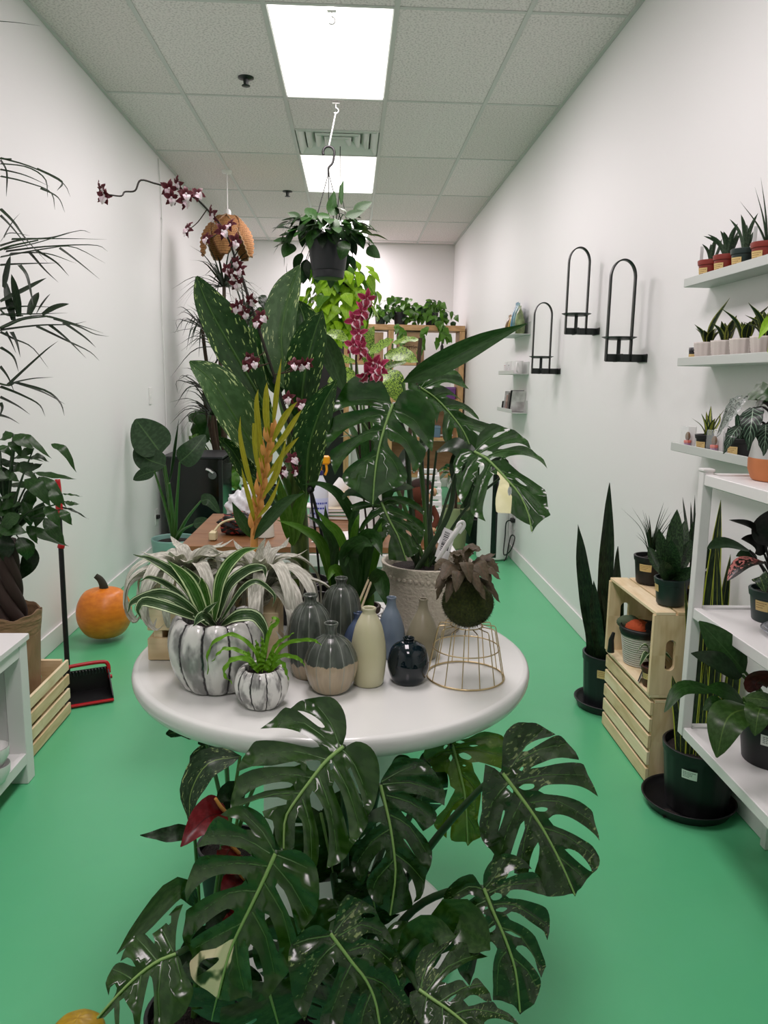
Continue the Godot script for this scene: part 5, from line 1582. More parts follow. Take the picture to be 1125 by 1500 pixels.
	for h in [[Vector3(-1.063, 2.119, -6.75), 46, 0.50], [Vector3(-1.098, 1.627, -6.7), 48, 0.48], [Vector3(-1.249, 1.274, -6.8), 34, 0.42], [Vector3(-1.158, 1.061, -6.65), 34, 0.44], [Vector3(-0.906, 1.856, -6.9), 34, 0.42], [Vector3(-1.258, 1.79, -6.85), 34, 0.42]]:
		var p: Vector3 = h[0]
		part(dr, "trunk", MB.new().tube(MB.spline([dc + Vector3(rng.randf_range(-0.04, 0.04), 0.22, rng.randf_range(-0.04, 0.04)), dc.lerp(p, 0.4) + Vector3(0.02, 0.1, 0), p + Vector3(0, -0.12, 0), p + Vector3(0, 0.02, 0)], 16), 0.02, 0.013, 8), sm(Color(0.33, 0.28, 0.24), 0.85) if h[1] == 46 else M.stem_brown)
		for k in int(h[1]):
			var a := rng.randf() * TAU
			var el := rng.randf_range(-0.35, 1.25)
			var d := Vector3(cos(a) * cos(el), sin(el), sin(a) * cos(el))
			var ln: float = h[2] * rng.randf_range(0.7, 1.1)
			part(dr, "leaf", MB.new().blade([p, p + d * ln * 0.5 + Vector3(0, 0.03, 0), p + d * ln * 0.95 + Vector3(0, -0.10 * (1.2 - el * 0.6), 0)], 0.03, "grass", Vector3(0.1, 1, 0.4), {"fold": 0.2, "cols": 3, "n": 7}), M.drac)
	var bc := Vector3(-1.02, 0, -7.4)
	var br := thing("potted_plant", "broad leaved green plant low behind the black cabinet and dragon tree", "potted plant", bc)
	plain_pot(br, bc, 0.13, 0.16, 0.3, M.nursery_black, 0.005, 0.05)
	for q in [[pts("-1333,773,-7200 -1402,964,-7100 -1483,1017,-7000"), 0.26], [pts("-1319,828,-7300 -1377,1016,-7300 -1439,1059,-7300"), 0.2], [pts("-1192,813,-7100 -1083,926,-7000 -967,862,-6900"), 0.26], [pts("-1239,836,-7200 -1115,999,-7100 -975,958,-7100"), 0.2], [pts("-1147,730,-7000 -1011,741,-6900 -923,621,-6900"), 0.24], [pts("-1297,759,-7000 -1366,827,-6900 -1421,784,-6900"), 0.16], [pts("-1104,559,-6900 -1029,541,-6800 -984,391,-6800"), 0.18], [pts("-1132,619,-6900 -1074,690,-6800 -998,655,-6800"), 0.2], [pts("-1107,376,-6900 -1043,439,-6800 -972,415,-6800"), 0.14]]:
		var p: Array = q[0]
		part(br, "leaf", MB.new().blade(p, q[1], "heart", Vector3(0.2, 0.9, 0.8), {"fold": 0.15, "wave": 0.02, "cols": 7}), M.leaf if q[1] > 0.19 else M.leaf_light)
		stalk(br, [bc + Vector3(0, 0.28, 0), bc.lerp(p[0], 0.5) + Vector3(0, 0.1, 0), p[0]], 0.01, 0.006, M.stem)



# ---------------------------------------------------------------- desk, far shelf and what stands there

func far_end() -> void:
	var dx0 := -0.66
	var dx1 := 0.36
	var zf := -2.98
	var zb := -3.72
	var t := thing("work_desk", "wood topped white metal desk behind the round table", "desk", Vector3((dx0 + dx1) / 2, 0, (zf + zb) / 2))
	for k in 3: part(t, "top_plank", MB.new().box(Vector3((dx0 + dx1) / 2, 0.718, zf - 0.125 - k * 0.247), Vector3(dx1 - dx0, 0.024, 0.2455), 0.002), M.desk_wood)
	part(t, "front_rail", MB.new().box(Vector3((dx0 + dx1) / 2, 0.678, zf + 0.004), Vector3(dx1 - dx0 + 0.02, 0.05, 0.02), 0.003), M.white)
	part(t, "back_rail", MB.new().box(Vector3((dx0 + dx1) / 2, 0.678, zb - 0.004), Vector3(dx1 - dx0 + 0.02, 0.05, 0.02), 0.003), M.white)
	for x in [dx0, dx1]:
		part(t, "side_rail", MB.new().box(Vector3(x, 0.678, (zf + zb) / 2), Vector3(0.024, 0.05, zf - zb - 0.03), 0.003), M.white)
		for z in [zf, zb]: part(t, "leg", MB.new().box(Vector3(x, 0.327, z), Vector3(0.034, 0.654, 0.034), 0.003), M.white)
	part(t, "modesty_panel", MB.new().box(Vector3((dx0 + dx1) / 2, 0.42, zb + 0.03), Vector3(dx1 - dx0 - 0.06, 0.44, 0.012), 0.002), M.shelf_metal)
	var dy := 0.731
	# crumpled black floral bag
	var c := Vector3(-0.455, dy, -3.22)
	var b1 := thing("floral_bag", "crumpled black floral fabric bag on the desk", "bag", c)
	var fl := noise_tex(0.035, Color(0.02, 0.02, 0.022), Color(0.62, 0.20, 0.16), 81, 256, FastNoiseLite.TYPE_SIMPLEX, 0.66, 7.0)
	var crumple := func(d: Vector3) -> float: return 1.0 + 0.12 * sin(d.x * 7.0 + d.y * 9.0) + 0.1 * sin(d.z * 11.0 - d.x * 5.0) + 0.05 * sin(d.x * 23.0 + d.z * 17.0)
	part(b1, "fabric", MB.new().ball(c + Vector3(0, 0.045, 0), Vector3(0.085, 0.046, 0.06), 40, crumple), sm(Color.WHITE, 0.6, fl))
	part(b1, "drawstring", MB.new().tube(MB.spline([c + Vector3(-0.03, 0.08, 0.02), c + Vector3(0.0, 0.098, 0.03), c + Vector3(0.04, 0.085, 0.03)], 10), 0.003, 0.003, 6), M.black)
	c = Vector3(-0.549, 0.767, -3.1)
	c.y = dy
	var cb := thing("cable", "cream cable looping over the floral bag from a plug", "cable", c)
	part(cb, "plug", MB.new().box(c + Vector3(0, 0.018, 0), Vector3(0.03, 0.036, 0.05), 0.006), sm(Color(0.82, 0.78, 0.62), 0.4))
	part(cb, "wire", MB.new().tube(MB.spline([c + Vector3(0.0, 0.03, 0.0), Vector3(-0.517, 0.797, -3.12), Vector3(-0.461, 0.814, -3.12), Vector3(-0.426, 0.803, -3.12), Vector3(-0.407, 0.77, -3.12), Vector3(-0.402, 0.745, -3.1)], 24), 0.0045, 0.0045, 7), sm(Color(0.82, 0.78, 0.62), 0.4))
	# crumpled white plastic bag
	c = Vector3(-0.496, 0.771, -3.5)
	c.y = dy
	var b2 := thing("plastic_bag", "crumpled white plastic bag heaped at the back of the desk", "bag", c)
	var plastic := sm(Color(0.86, 0.87, 0.88), 0.35)
	part(b2, "bag_bulk", MB.new().ball(c + Vector3(0.0, 0.065, 0), Vector3(0.06, 0.07, 0.06), 40, crumple), plastic)
	part(b2, "bag_fold", MB.new().ball(c + Vector3(0.035, 0.115, -0.01), Vector3(0.035, 0.05, 0.04), 32, crumple), plastic)
	# white cup
	c = Vector3(-0.35, 0.737, -3.17)
	c.y = dy
	var cu := thing("plastic_cup", "translucent white plastic cup beside the floral bag", "cup", c)
	part(cu, "cup_wall", MB.new().lathe(c, [Vector2(0, 0), Vector2(0.037, 0), Vector2(0.04, 0.004), Vector2(0.032, 0.12), Vector2(0.03, 0.125), Vector2(0.029, 0.12), Vector2(0.035, 0.006), Vector2(0, 0.005)], 28), sm(Color(0.86, 0.87, 0.82), 0.3))
	part(cu, "cup_rim", MB.new().lathe(c, [Vector2(0.032, 0.118), Vector2(0.034, 0.121), Vector2(0.032, 0.126), Vector2(0.029, 0.126)], 28), M.trim)
	# spray bottle
	c = Vector3(-0.137, 0.732, -3.42)
	c.y = dy
	var sb := thing("spray_bottle", "white spray bottle with blue print and yellow trigger head on the desk", "bottle", c)
	part(sb, "bottle_body", MB.new().lathe(c, [Vector2(0, 0), Vector2(0.038, 0), Vector2(0.042, 0.006), Vector2(0.042, 0.15), Vector2(0.036, 0.185), Vector2(0.018, 0.225), Vector2(0.015, 0.24), Vector2(0, 0.241)], 30), sm(Color(0.84, 0.86, 0.9), 0.25))
	sticker(sb, c, 0.0425, PI * 0.5, 2.6, 0.03, 0.13, sm(Color(0.88, 0.9, 0.96), 0.4, print_tex(Color(0.86, 0.88, 0.95), Color(0.24, 0.30, 0.68), 3)))
	part(sb, "collar", MB.new().lathe(c, [Vector2(0.016, 0.228), Vector2(0.02, 0.23), Vector2(0.02, 0.248), Vector2(0, 0.25)], 20), sm(Color(0.10, 0.08, 0.36), 0.4))
	var yel := sm(Color(0.9, 0.62, 0.03), 0.35)
	part(sb, "trigger_head", MB.new().box(c + Vector3(0.012, 0.295, 0), Vector3(0.075, 0.04, 0.028), 0.009), yel)
	part(sb, "trigger_head", MB.new().tube([c + Vector3(0, 0.25, 0), c + Vector3(0, 0.285, 0)], 0.014, 0.014, 10), yel)
	part(sb, "trigger", MB.new().tube(MB.spline([c + Vector3(0.03, 0.28, 0), c + Vector3(0.034, 0.25, 0), c + Vector3(0.026, 0.228, 0)], 8), 0.006, 0.005, 7), yel)
	# clear box, papers, books, roll, blocks, planter
	c = Vector3(-0.209, 0.729, -3.35)
	c.y = dy
	var cbx := thing("clear_box", "clear plastic box with white lid beside the spray bottle", "box", c)
	var clear := sm(Color(0.9, 0.93, 0.95, 0.18), 0.06)
	clear.transparency = BaseMaterial3D.TRANSPARENCY_ALPHA
	part(cbx, "box_wall", MB.new().box(c + Vector3(0, 0.05, 0), Vector3(0.10, 0.1, 0.1), 0.006), clear)
	part(cbx, "lid", MB.new().box(c + Vector3(0, 0.104, 0), Vector3(0.106, 0.008, 0.106), 0.002), M.trim)
	for i in 3:
		c = Vector3(-0.034, 0.749, -3.14)
		c = Vector3(c.x - 0.02 + i * 0.05, dy + 0.0012 + i * 0.0012, c.z - i * 0.03)
		var pp := thing("paper_sheet", ["white paper sheet at the left of the desk papers", "white paper sheet with curled corner in the middle of the desk papers", "white paper sheet at the right of the desk papers beside the planter"][i], "paper", c, "papers on the desk")
		var pts := PackedVector3Array()
		var uvs := PackedVector2Array()
		var bs := Basis(Vector3.UP, -0.3 + i * 0.35)
		for r in 7:
			for k in 7:
				var u := k / 6.0
				var w := r / 6.0
				pts.append(c + bs * Vector3((u - 0.5) * 0.15, 0.03 * pow(maxf(0.0, u + w - 1.2), 2) * (3 if i == 1 else 1), (w - 0.5) * 0.2))
				uvs.append(Vector2(u, w))
		var b := MB.new()
		b.grid(7, 7, pts, uvs)
		part(pp, "sheet", b, M.white_label if i == 0 else M.trim)
	for i in 3:
		c = Vector3(-0.065, 0.737, -3.62)
		c = Vector3(c.x, dy + 0.009 + 0.018 * i, c.z)
		var bk := thing("book", ["pale wide notebook at the bottom of the little stack on the desk", "green covered notebook in the middle of the little stack on the desk", "cream notebook on top of the little stack on the desk"][i], "book", c, "notebooks on the desk")
		var bs := Basis(Vector3.UP, 0.1 * i - 0.1)
		part(bk, "pages", MB.new().box(c, Vector3(0.15, 0.012, 0.10), 0.001, bs), M.trim)
		for s in [-1.0, 1.0]: part(bk, "cover", MB.new().box(c + Vector3(0, s * 0.0068, 0), Vector3(0.154, 0.0025, 0.104), 0.001, bs), sm([Color(0.72, 0.62, 0.48), Color(0.18, 0.52, 0.36), Color(0.80, 0.76, 0.66)][i], 0.5))
	c = Vector3(-0.067, 0.767, -3.68)
	var ro := thing("paper_roll", "white paper roll leaning behind the notebooks", "roll", c)
	part(ro, "roll_wrap", MB.new().tube([Vector3(-0.096, 0.783, -3.68), Vector3(-0.015, 0.889, -3.68)], 0.048, 0.048, 20), M.trim)
	part(ro, "core", MB.new().tube([Vector3(-0.099, 0.781, -3.67), Vector3(-0.093, 0.786, -3.68)], 0.018, 0.018, 14), sm(Color(0.6, 0.5, 0.4), 0.8))
	for i in 3:
		c = Vector3(Vector3(-0.018, 0.787, -3.66).x + 0.06, dy + 0.032 + 0.064 * i, -3.62)
		var bl := thing("wooden_box", ["small pine box at the bottom of the stack behind the white planter", "small pine box in the middle of the stack behind the white planter", "small pine box on top of the stack behind the white planter"][i], "box", c, "pine boxes on the desk")
		part(bl, "box_shell", MB.new().box(c, Vector3(0.10 + 0.05 * (i % 2), 0.062, 0.10), 0.003), M.pine)
		part(bl, "front_board", MB.new().box(c + Vector3(0.0, 0, 0.052), Vector3(0.085, 0.05, 0.004), 0.001), M.pine2)
	c = Vector3(Vector3(0.066, 0.717, -3.2).x, dy, -3.22)
	var wp := thing("planter", "tall plain white planter on the desk behind the split leaves", "planter", c)
	part(wp, "pot", MB.new().lathe(c, pot_prof(0.052, 0.075, 0.23, 0.0, 0.03, 0.005), 36), M.trim)
	soil(wp, c + Vector3(0, 0.2, 0), 0.066)
	for i in 8:
		var a := TAU * i / 8.0
		var d := Vector3(cos(a), 0, sin(a))
		var p := c + Vector3(0, 0.2, 0)
		part(wp, "leaf", MB.new().blade([p, p + d * 0.06 + Vector3(0, 0.2, 0), p + d * 0.16 + Vector3(0, 0.22 + 0.05 * (i % 3), 0)], 0.05, "lance", -d + Vector3.UP, {"fold": 0.2}), M.leaf)
	# plush monkey on the desk edge
	c = Vector3(Vector3(0.301, 0.719, -3.1).x, dy, -3.16)
	var mk := thing("plush_monkey", "brown plush monkey sitting at the right end of the desk", "toy", c)
	var fur := sm(Color(0.34, 0.16, 0.085), 0.95)
	var fur_d := sm(Color(0.15, 0.075, 0.045), 0.95)
	var skin := sm(Color(0.78, 0.62, 0.47), 0.85)
	part(mk, "body", MB.new().ball(c + Vector3(0, 0.085, 0), Vector3(0.042, 0.078, 0.04), 28, func(d: Vector3) -> float: return 1.0 + 0.02 * sin(d.x * 30.0) * sin(d.y * 28.0)), fur)
	var hd := c + Vector3(-0.004, 0.195, 0.004)
	part(mk, "head", MB.new().ball(hd, Vector3(0.048, 0.05, 0.046), 28), fur)
	part(mk, "hair_cap", MB.new().ball(hd + Vector3(-0.004, 0.022, -0.008), Vector3(0.048, 0.034, 0.046), 28, func(d: Vector3) -> float: return 1.0 + 0.04 * sin(d.x * 26.0 + d.z * 19.0)), fur_d)
	part(mk, "muzzle", MB.new().ball(hd + Vector3(0.016, -0.018, 0.032), Vector3(0.026, 0.02, 0.02), 20), skin)
	for s in [-1.0, 1.0]:
		part(mk, "eye", MB.new().ball(hd + Vector3(0.018 + s * 0.014, 0.008, 0.042), Vector3(0.009, 0.011, 0.006), 14), M.trim)
		part(mk, "pupil", MB.new().ball(hd + Vector3(0.018 + s * 0.014, 0.007, 0.047), Vector3(0.0045, 0.0055, 0.003), 12), M.black_gloss)
		part(mk, "ear", MB.new().ball(hd + Vector3(s * 0.05, 0.0, -0.004), Vector3(0.011, 0.018, 0.014), 16), skin)
		part(mk, "arm", MB.new().tube(MB.spline([c + Vector3(s * 0.036, 0.135, 0.005), c + Vector3(s * 0.056, 0.09, 0.02), c + Vector3(s * 0.04, 0.05, 0.045)], 10), 0.014, 0.012, 9), fur)
		part(mk, "hand", MB.new().ball(c + Vector3(s * 0.039, 0.045, 0.05), Vector3(0.014, 0.012, 0.014), 14), skin)
		part(mk, "leg", MB.new().tube(MB.spline([c + Vector3(s * 0.02, 0.03, 0.02), c + Vector3(s * 0.034, 0.028, 0.06), c + Vector3(s * 0.034, 0.02, 0.085)], 10), 0.017, 0.014, 9), fur)
		part(mk, "foot", MB.new().ball(c + Vector3(s * 0.035, 0.02, 0.098), Vector3(0.016, 0.019, 0.014), 14), skin)
	# white chair with ribbed back
	c = Vector3(Vector3(0.448, 0.765, -4.3).x, 0, -4.3)
	var ch := thing("white_chair", "white chair with ribbed rounded back beyond the desk", "chair", c)
	for k in 9:
		var y := 0.58 + 0.036 * k
		part(ch, "back_slat", MB.new().box(c + Vector3(0, y, -0.02 - 0.01 * k), Vector3(0.15 - 0.006 * pow(maxf(0, k - 5), 2), 0.03, 0.016), 0.007), M.trim)
	for s in [-1.0, 1.0]:
		part(ch, "back_post", MB.new().tube(MB.spline([c + Vector3(s * 0.06, 0.44, 0.0), c + Vector3(s * 0.065, 0.7, -0.06), c + Vector3(s * 0.05, 0.86, -0.11)], 8), 0.012, 0.011, 8), M.trim)
		for z in [0.0, 0.38]: part(ch, "leg", MB.new().tube([c + Vector3(s * 0.13, 0.0, z), c + Vector3(s * 0.115, 0.44, z * 0.95 + 0.01)], 0.014, 0.016, 9), M.trim)
	part(ch, "seat", MB.new().box(c + Vector3(0, 0.45, 0.19), Vector3(0.28, 0.03, 0.42), 0.012), M.trim)
	# floor pots beyond the desk
	c = Vector3(Vector3(0.877, 0, -6.406).x, 0, -6.35)
	var bp := thing("potted_plant", "small leafy plant in beige hammered pot on the floor beyond the desk", "potted plant", c)
	var hm := bumped(tri_map(sm(Color(0.62, 0.64, 0.47), 0.6), 9.0), noise_tex(0.06, Color.BLACK, Color.WHITE, 91), 0.6)
	part(bp, "pot", MB.new().lathe(c, [Vector2(0, 0), Vector2(0.085, 0), Vector2(0.09, 0.01), Vector2(0.12, 0.33), Vector2(0.122, 0.35), Vector2(0.112, 0.35), Vector2(0.108, 0.3)], 40), hm)
	soil(bp, c + Vector3(0, 0.32, 0), 0.109)
	part(bp, "stem", MB.new().tube([c + Vector3(0.0, 0.3, 0), c + Vector3(0.01, 0.62, 0)], 0.012, 0.008, 8), M.stem_brown)
	for i in 12:
		var a := TAU * i / 12.0
		var d := Vector3(cos(a), 0, sin(a))
		var p := c + Vector3(0.01, 0.5 + 0.018 * i, 0)
		part(bp, "leaf", MB.new().blade([p, p + d * 0.10 + Vector3(0, 0.05, 0), p + d * 0.2 + Vector3(0, -0.02, 0)], 0.075, "oval", Vector3.UP, {"fold": 0.15}), M.leaf if i % 3 else M.leaf_light)
	for i in 3: part(bp, "flower_bud", MB.new().ball(c + Vector3(-0.06 + 0.04 * i, 0.6 + 0.03 * i, 0.08), Vector3(0.022, 0.028, 0.022), 14), yel)
	c = Vector3(Vector3(1.091, 0, -6.698).x, 0, -6.55)
	var kp := thing("potted_plant", "strap leaved plant in black pot on the floor beside the white cylinder", "potted plant", c)
	plain_pot(kp, c, 0.09, 0.12, 0.22, M.nursery_black, 0.004, 0.04)
	for q in [[pts("1032,308,-6500 980,596,-6300 973,664,-6200"), 0.08], [pts("1006,366,-6500 952,300,-6200 973,135,-6150"), 0.13], [pts("1031,337,-6500 1062,641,-6400 1149,597,-6300"), 0.09], [pts("1031,337,-6500 904,582,-6400 823,566,-6300"), 0.09]]:
		part(kp, "leaf", MB.new().blade(q[0], q[1], "lance", Vector3(0.1, 0.6, 1), {"fold": 0.2}), M.leaf)
	# white cylinder appliance
	c = Vector3(Vector3(1.127, -0.021, -5.95).x, 0, -5.97)
	var cy := thing("air_purifier", "tall white cylinder appliance with black slot near the right wall", "appliance", c)
	part(cy, "body", MB.new().lathe(c, [Vector2(0, 0.008), Vector2(0.12, 0.008), Vector2(0.125, 0.02), Vector2(0.122, 0.73), Vector2(0.112, 0.75), Vector2(0.09, 0.753), Vector2(0, 0.753)], 48), M.white)
	part(cy, "base", MB.new().lathe(c, [Vector2(0, 0), Vector2(0.113, 0), Vector2(0.113, 0.012), Vector2(0, 0.012)], 40), M.shelf_metal)
	sticker(cy, c, 0.1245, PI * 0.5 + 0.12, 0.36, 0.03, 0.72, M.black_gloss, "slot_panel")
	var wi := thing("power_cable", "black power cable looping down from the outlet at the right wall", "cable", Vector3(1.26, 0.3, -5.8))
	part(wi, "cable", MB.new().tube(MB.spline([Vector3(1.238, 0.345, -5.75), Vector3(1.197, 0.32, -5.8), Vector3(1.201, 0.203, -5.85), Vector3(1.186, 0.069, -5.8), Vector3(1.217, 0.123, -5.7), Vector3(1.244, 0.218, -5.7), Vector3(1.223, 0.218, -5.75), Vector3(1.198, 0.064, -5.75), Vector3(1.178, 0.027, -5.75)], 50), 0.005, 0.005, 6), M.black)
	part(wi, "plug", MB.new().box(Vector3(1.268, 0.315, -5.915), Vector3(0.034, 0.034, 0.05), 0.006), M.black)
	var oo := thing("wall_outlet", "small white outlet on the right wall behind the white cylinder", "outlet", Vector3(1.283, 0.297, -5.957))
	part(oo, "plate", MB.new().box(Vector3(1.282, 0.298, -5.953), Vector3(0.006, 0.12, 0.08), 0.002), M.trim)
	part(oo, "socket", MB.new().box(Vector3(1.278, 0.28, -5.929), Vector3(0.004, 0.03, 0.03), 0.002), M.shelf_metal)
	bookcase()


func bookcase() -> void:
	var x0 := -0.08
	var x1 := 1.262
	var zf := -8.8
	var zb := -9.15
	var zc := (zf + zb) / 2
	var t := thing("bookcase", "open oak bookcase at the far end with trailing plants on top", "bookcase", Vector3((x0 + x1) / 2, 0, zc))
	for x in [x0 + 0.03, 0.44, x1 - 0.03]: part(t, "upright", MB.new().box(Vector3(x, 0.96, zc), Vector3(0.06, 1.92, zf - zb), 0.004), M.oak)
	part(t, "top_board", MB.new().box(Vector3((x0 + x1) / 2, 1.95, zc), Vector3(x1 - x0, 0.06, zf - zb + 0.01), 0.004), M.oak)
	for y in [1.56, 1.15, 0.72, 0.3]:
		for s in [[x0 + 0.06, 0.41], [0.47, x1 - 0.06]]: part(t, "shelf_board", MB.new().box(Vector3((s[0] + s[1]) / 2, y, zc), Vector3(s[1] - s[0], 0.035, zf - zb - 0.01), 0.003), M.oak)
	for y in [0.5, 0.93]: part(t, "back_board", MB.new().box(Vector3(0.865, y, zb + 0.012), Vector3(0.79, 0.35, 0.01), 0.001), M.ply)
	# boxes on the shelves
	var c := Vector3(0.20, 1.578 + 0.16, zc)
	var w1 := thing("wooden_box", "large plain wooden box on the left of the bookcase top shelf", "box", c)
	for k in 3: part(w1, "plank", MB.new().box(c + Vector3(-0.105 + 0.105 * k, 0, 0.12), Vector3(0.103, 0.32, 0.012), 0.002), M.ply)
	part(w1, "box_shell", MB.new().box(c, Vector3(0.315, 0.318, 0.226), 0.002), M.ply)
	c = Vector3(0.665, 1.578 + 0.165, zc)
	var w2 := thing("wooden_box", "wooden box with dark lettering on the bookcase top shelf", "box", c)
	for k in 2: part(w2, "plank", MB.new().box(c + Vector3(0, -0.083 + 0.166 * k, 0.12), Vector3(0.30, 0.163, 0.012), 0.002), M.ply)
	part(w2, "box_shell", MB.new().box(c, Vector3(0.298, 0.328, 0.226), 0.002), M.ply)
	text(w2, "heartleaf", 0.056, Transform3D(Basis(), c + Vector3(0.0, -0.005, 0.1268)), sm(Color(0.24, 0.13, 0.08), 0.8), "Droid Serif")
	for i in 5:
		c = Vector3(1.02 + 0.038 * i, 1.578, zf - 0.1 - 0.02 * (i % 2))
		var h: float = [0.25, 0.15, 0.16, 0.15, 0.17][i]
		var bt := thing("bottle", ["tallest black bottle at the left of the row on the bookcase", "short black bottle second in the row on the bookcase", "short black bottle in the middle of the row on the bookcase", "short black bottle fourth in the row on the bookcase", "black bottle next to the bookcase upright"][i], "bottle", c, "black bottles on the bookcase")
		part(bt, "bottle_body", MB.new().lathe(c, [Vector2(0, 0), Vector2(0.017, 0), Vector2(0.018, 0.004), Vector2(0.018, h * 0.72), Vector2(0.008, h * 0.82), Vector2(0.008, h * 0.84), Vector2(0, h * 0.84)], 16), M.black)
		part(bt, "cap", MB.new().lathe(c, [Vector2(0.0095, h * 0.83), Vector2(0.0095, h), Vector2(0, h)], 14), M.nursery)
	for q in [[Vector3(1.13, 1.24, zc), Vector3(0.12, 0.14, 0.14), Color(0.42, 0.24, 0.52), "purple box on the second shelf of the bookcase", 1.1675], [Vector3(1.0, 1.24, zc), Vector3(0.11, 0.11, 0.14), Color(0.78, 0.6, 0.62), "pale pink box on the second shelf of the bookcase", 1.1675], [Vector3(0.70, 0.82, zc), Vector3(0.22, 0.16, 0.2), Color(0.80, 0.80, 0.78), "white storage box low on the bookcase", 0.7375], [Vector3(0.95, 0.82, zc), Vector3(0.15, 0.13, 0.2), Color(0.36, 0.48, 0.56), "blue grey storage box low on the bookcase", 0.7375]]:
		var p: Vector3 = q[0]
		p.y = q[4] + q[1].y / 2
		var bx := thing("storage_box", q[3], "box", p, "storage boxes on the bookcase")
		part(bx, "box_shell", MB.new().box(p - Vector3(0, 0.012, 0), q[1] - Vector3(0, 0.024, 0), 0.003), sm(q[2], 0.6))
		part(bx, "lid", MB.new().box(p + Vector3(0, q[1].y / 2 - 0.012, 0), Vector3(q[1].x + 0.006, 0.024, q[1].z + 0.006), 0.003), sm(q[2].lightened(0.12), 0.6))
	# dark door and white frame beside the bookcase
	var dz := -10.12 + 0.02
	var d := Node3D.new()
	d.name = "door_1"
	d.position = Vector3(-0.42, 0, dz)
	add_child(d)
	d.set_meta("kind", "structure")
	part(d, "leaf", MB.new().box(Vector3(-0.3, 1.03, dz + 0.02), Vector3(0.5, 2.06, 0.04), 0.004), M.black)
	for x in [-0.58, -0.02]: part(d, "frame", MB.new().box(Vector3(x, 1.05, dz + 0.03), Vector3(0.06, 2.1, 0.06), 0.004), M.trim)
	part(d, "frame", MB.new().box(Vector3(-0.3, 2.12, dz + 0.03), Vector3(0.62, 0.06, 0.06), 0.004), M.trim)
	part(d, "door_handle", MB.new().tube([Vector3(-0.1, 1.0, dz + 0.05), Vector3(-0.1, 1.0, dz + 0.09), Vector3(-0.2, 1.0, dz + 0.09)], 0.01, 0.01, 8), M.steel)
	# plants on top of the bookcase
	var ht := heart_mesh(0.105, 0.07)
	var pl := [["small green plant in dark green pot, left on the bookcase top", Vector3(0.323, 2.027, -8.95), 0.062, 14, 0.14, M.leaf_light, 0], ["bushy green trailing plant in black pot, middle of the bookcase top", Vector3(0.545, 2.031, -8.95), 0.075, 70, 0.24, M.leaf_light, 1], ["trailing green vine in dark pot, right on the bookcase top", Vector3(0.898, 2.038, -8.95), 0.075, 60, 0.24, M.leaf_light, 2]]
	for q in pl:
		var p: Vector3 = q[1]
		p.y = 1.98
		var pt := thing("potted_vine", q[0], "potted plant", p, "plants on the bookcase top")
		plain_pot(pt, p, q[2] * 0.8, q[2], q[2] * 1.9, M.green_pot if q[6] == 0 else M.nursery_black, 0.004, 0.03)
		var top := p + Vector3(0, q[2] * 1.8, 0)
		for k in int(q[3]):
			var a := rng.randf() * TAU
			var el := rng.randf_range(-0.5, 1.3)
			var o := Vector3(cos(a) * cos(el), sin(el) * 0.75, sin(a) * cos(el) * 0.7) * float(q[4]) * rng.randf_range(0.5, 1.15)
			if q[6] == 0: o.y = absf(o.y)
			put(pt, "leaf", ht, q[5] if k % 4 else M.leaf, Transform3D(Basis.from_euler(Vector3(rng.randf_range(-1.3, 0.3), a * 0.0 + rng.randf_range(-1, 1), rng.randf_range(-0.8, 0.8))), top + o))
			if k % 6 == 0: part(pt, "stem", MB.new().tube(MB.spline([top, top + o * 0.5 + Vector3(0, 0.05, 0), top + o], 6), 0.003, 0.002, 5), M.stem)
		if q[6] > 0:
			for v in [[Vector3(0.938, 2.024, -8.75), Vector3(1.016, 1.952, -8.75), Vector3(0.941, 1.803, -8.72)], [Vector3(0.822, 1.96, -8.7), Vector3(0.773, 1.835, -8.7), Vector3(0.746, 1.688, -8.7)], [Vector3(0.976, 2.025, -8.75), Vector3(1.057, 1.877, -8.7), Vector3(0.997, 1.89, -8.7)]] if q[6] == 2 else [[Vector3(0.487, 1.977, -8.72), Vector3(0.561, 1.926, -8.7), Vector3(0.548, 1.824, -8.7)]]:
				var line := MB.spline(v, 9)
				part(pt, "stem", MB.new().tube(line, 0.004, 0.003, 5), M.stem)
				for e in line: put(pt, "leaf", ht, q[5], Transform3D(Basis.from_euler(Vector3(rng.randf_range(-0.6, 0.2), rng.randf_range(-0.8, 0.8), rng.randf_range(-0.6, 0.6))), e))
	# yellow mottled dumb cane between desk and bookcase
	var mc := Vector3(0.15, 0, -4.05)
	var mt := thing("dumb_cane", "yellow mottled dumb cane standing behind the desk", "potted plant", mc)
	plain_pot(mt, mc, 0.11, 0.13, 0.25, M.nursery_black, 0.004, 0.04)
	part(mt, "stake", MB.new().tube([mc + Vector3(0.06, 0.2, 0), Vector3(0.339, 1.419, -4), Vector3(0.348, 1.589, -4)], 0.012, 0.010, 8), M.stem_brown)
	for q in [[pts("91,1520,-4000 148,1539,-3950 209,1574,-3900"), 0.10], [pts("167,1501,-3900 244,1498,-3850 321,1462,-3800"), 0.10], [pts("213,1564,-4100 280,1580,-4050 349,1579,-4000"), 0.05], [pts("128,1404,-3800 198,1367,-3750 229,1271,-3750"), 0.13], [pts("-16,1573,-4100 -79,1603,-4100 -142,1602,-4100"), 0.07], [pts("27,1465,-4000 -76,1482,-3950 -178,1486,-3900"), 0.06], [pts("89,1466,-4000 188,1449,-3900 288,1477,-3900"), 0.06], [pts("54,1364,-3900 -30,1396,-3850 -112,1362,-3800"), 0.10], [pts("91,1433,-4100 82,1572,-4100 117,1648,-4100"), 0.08]]:
		var p: Array = q[0]
		part(mt, "leaf", MB.new().blade(p, q[1], "oval", Vector3(0, 0.8, 0.9), {"fold": 0.15, "cols": 7, "wave": 0.004}), M.aglao)
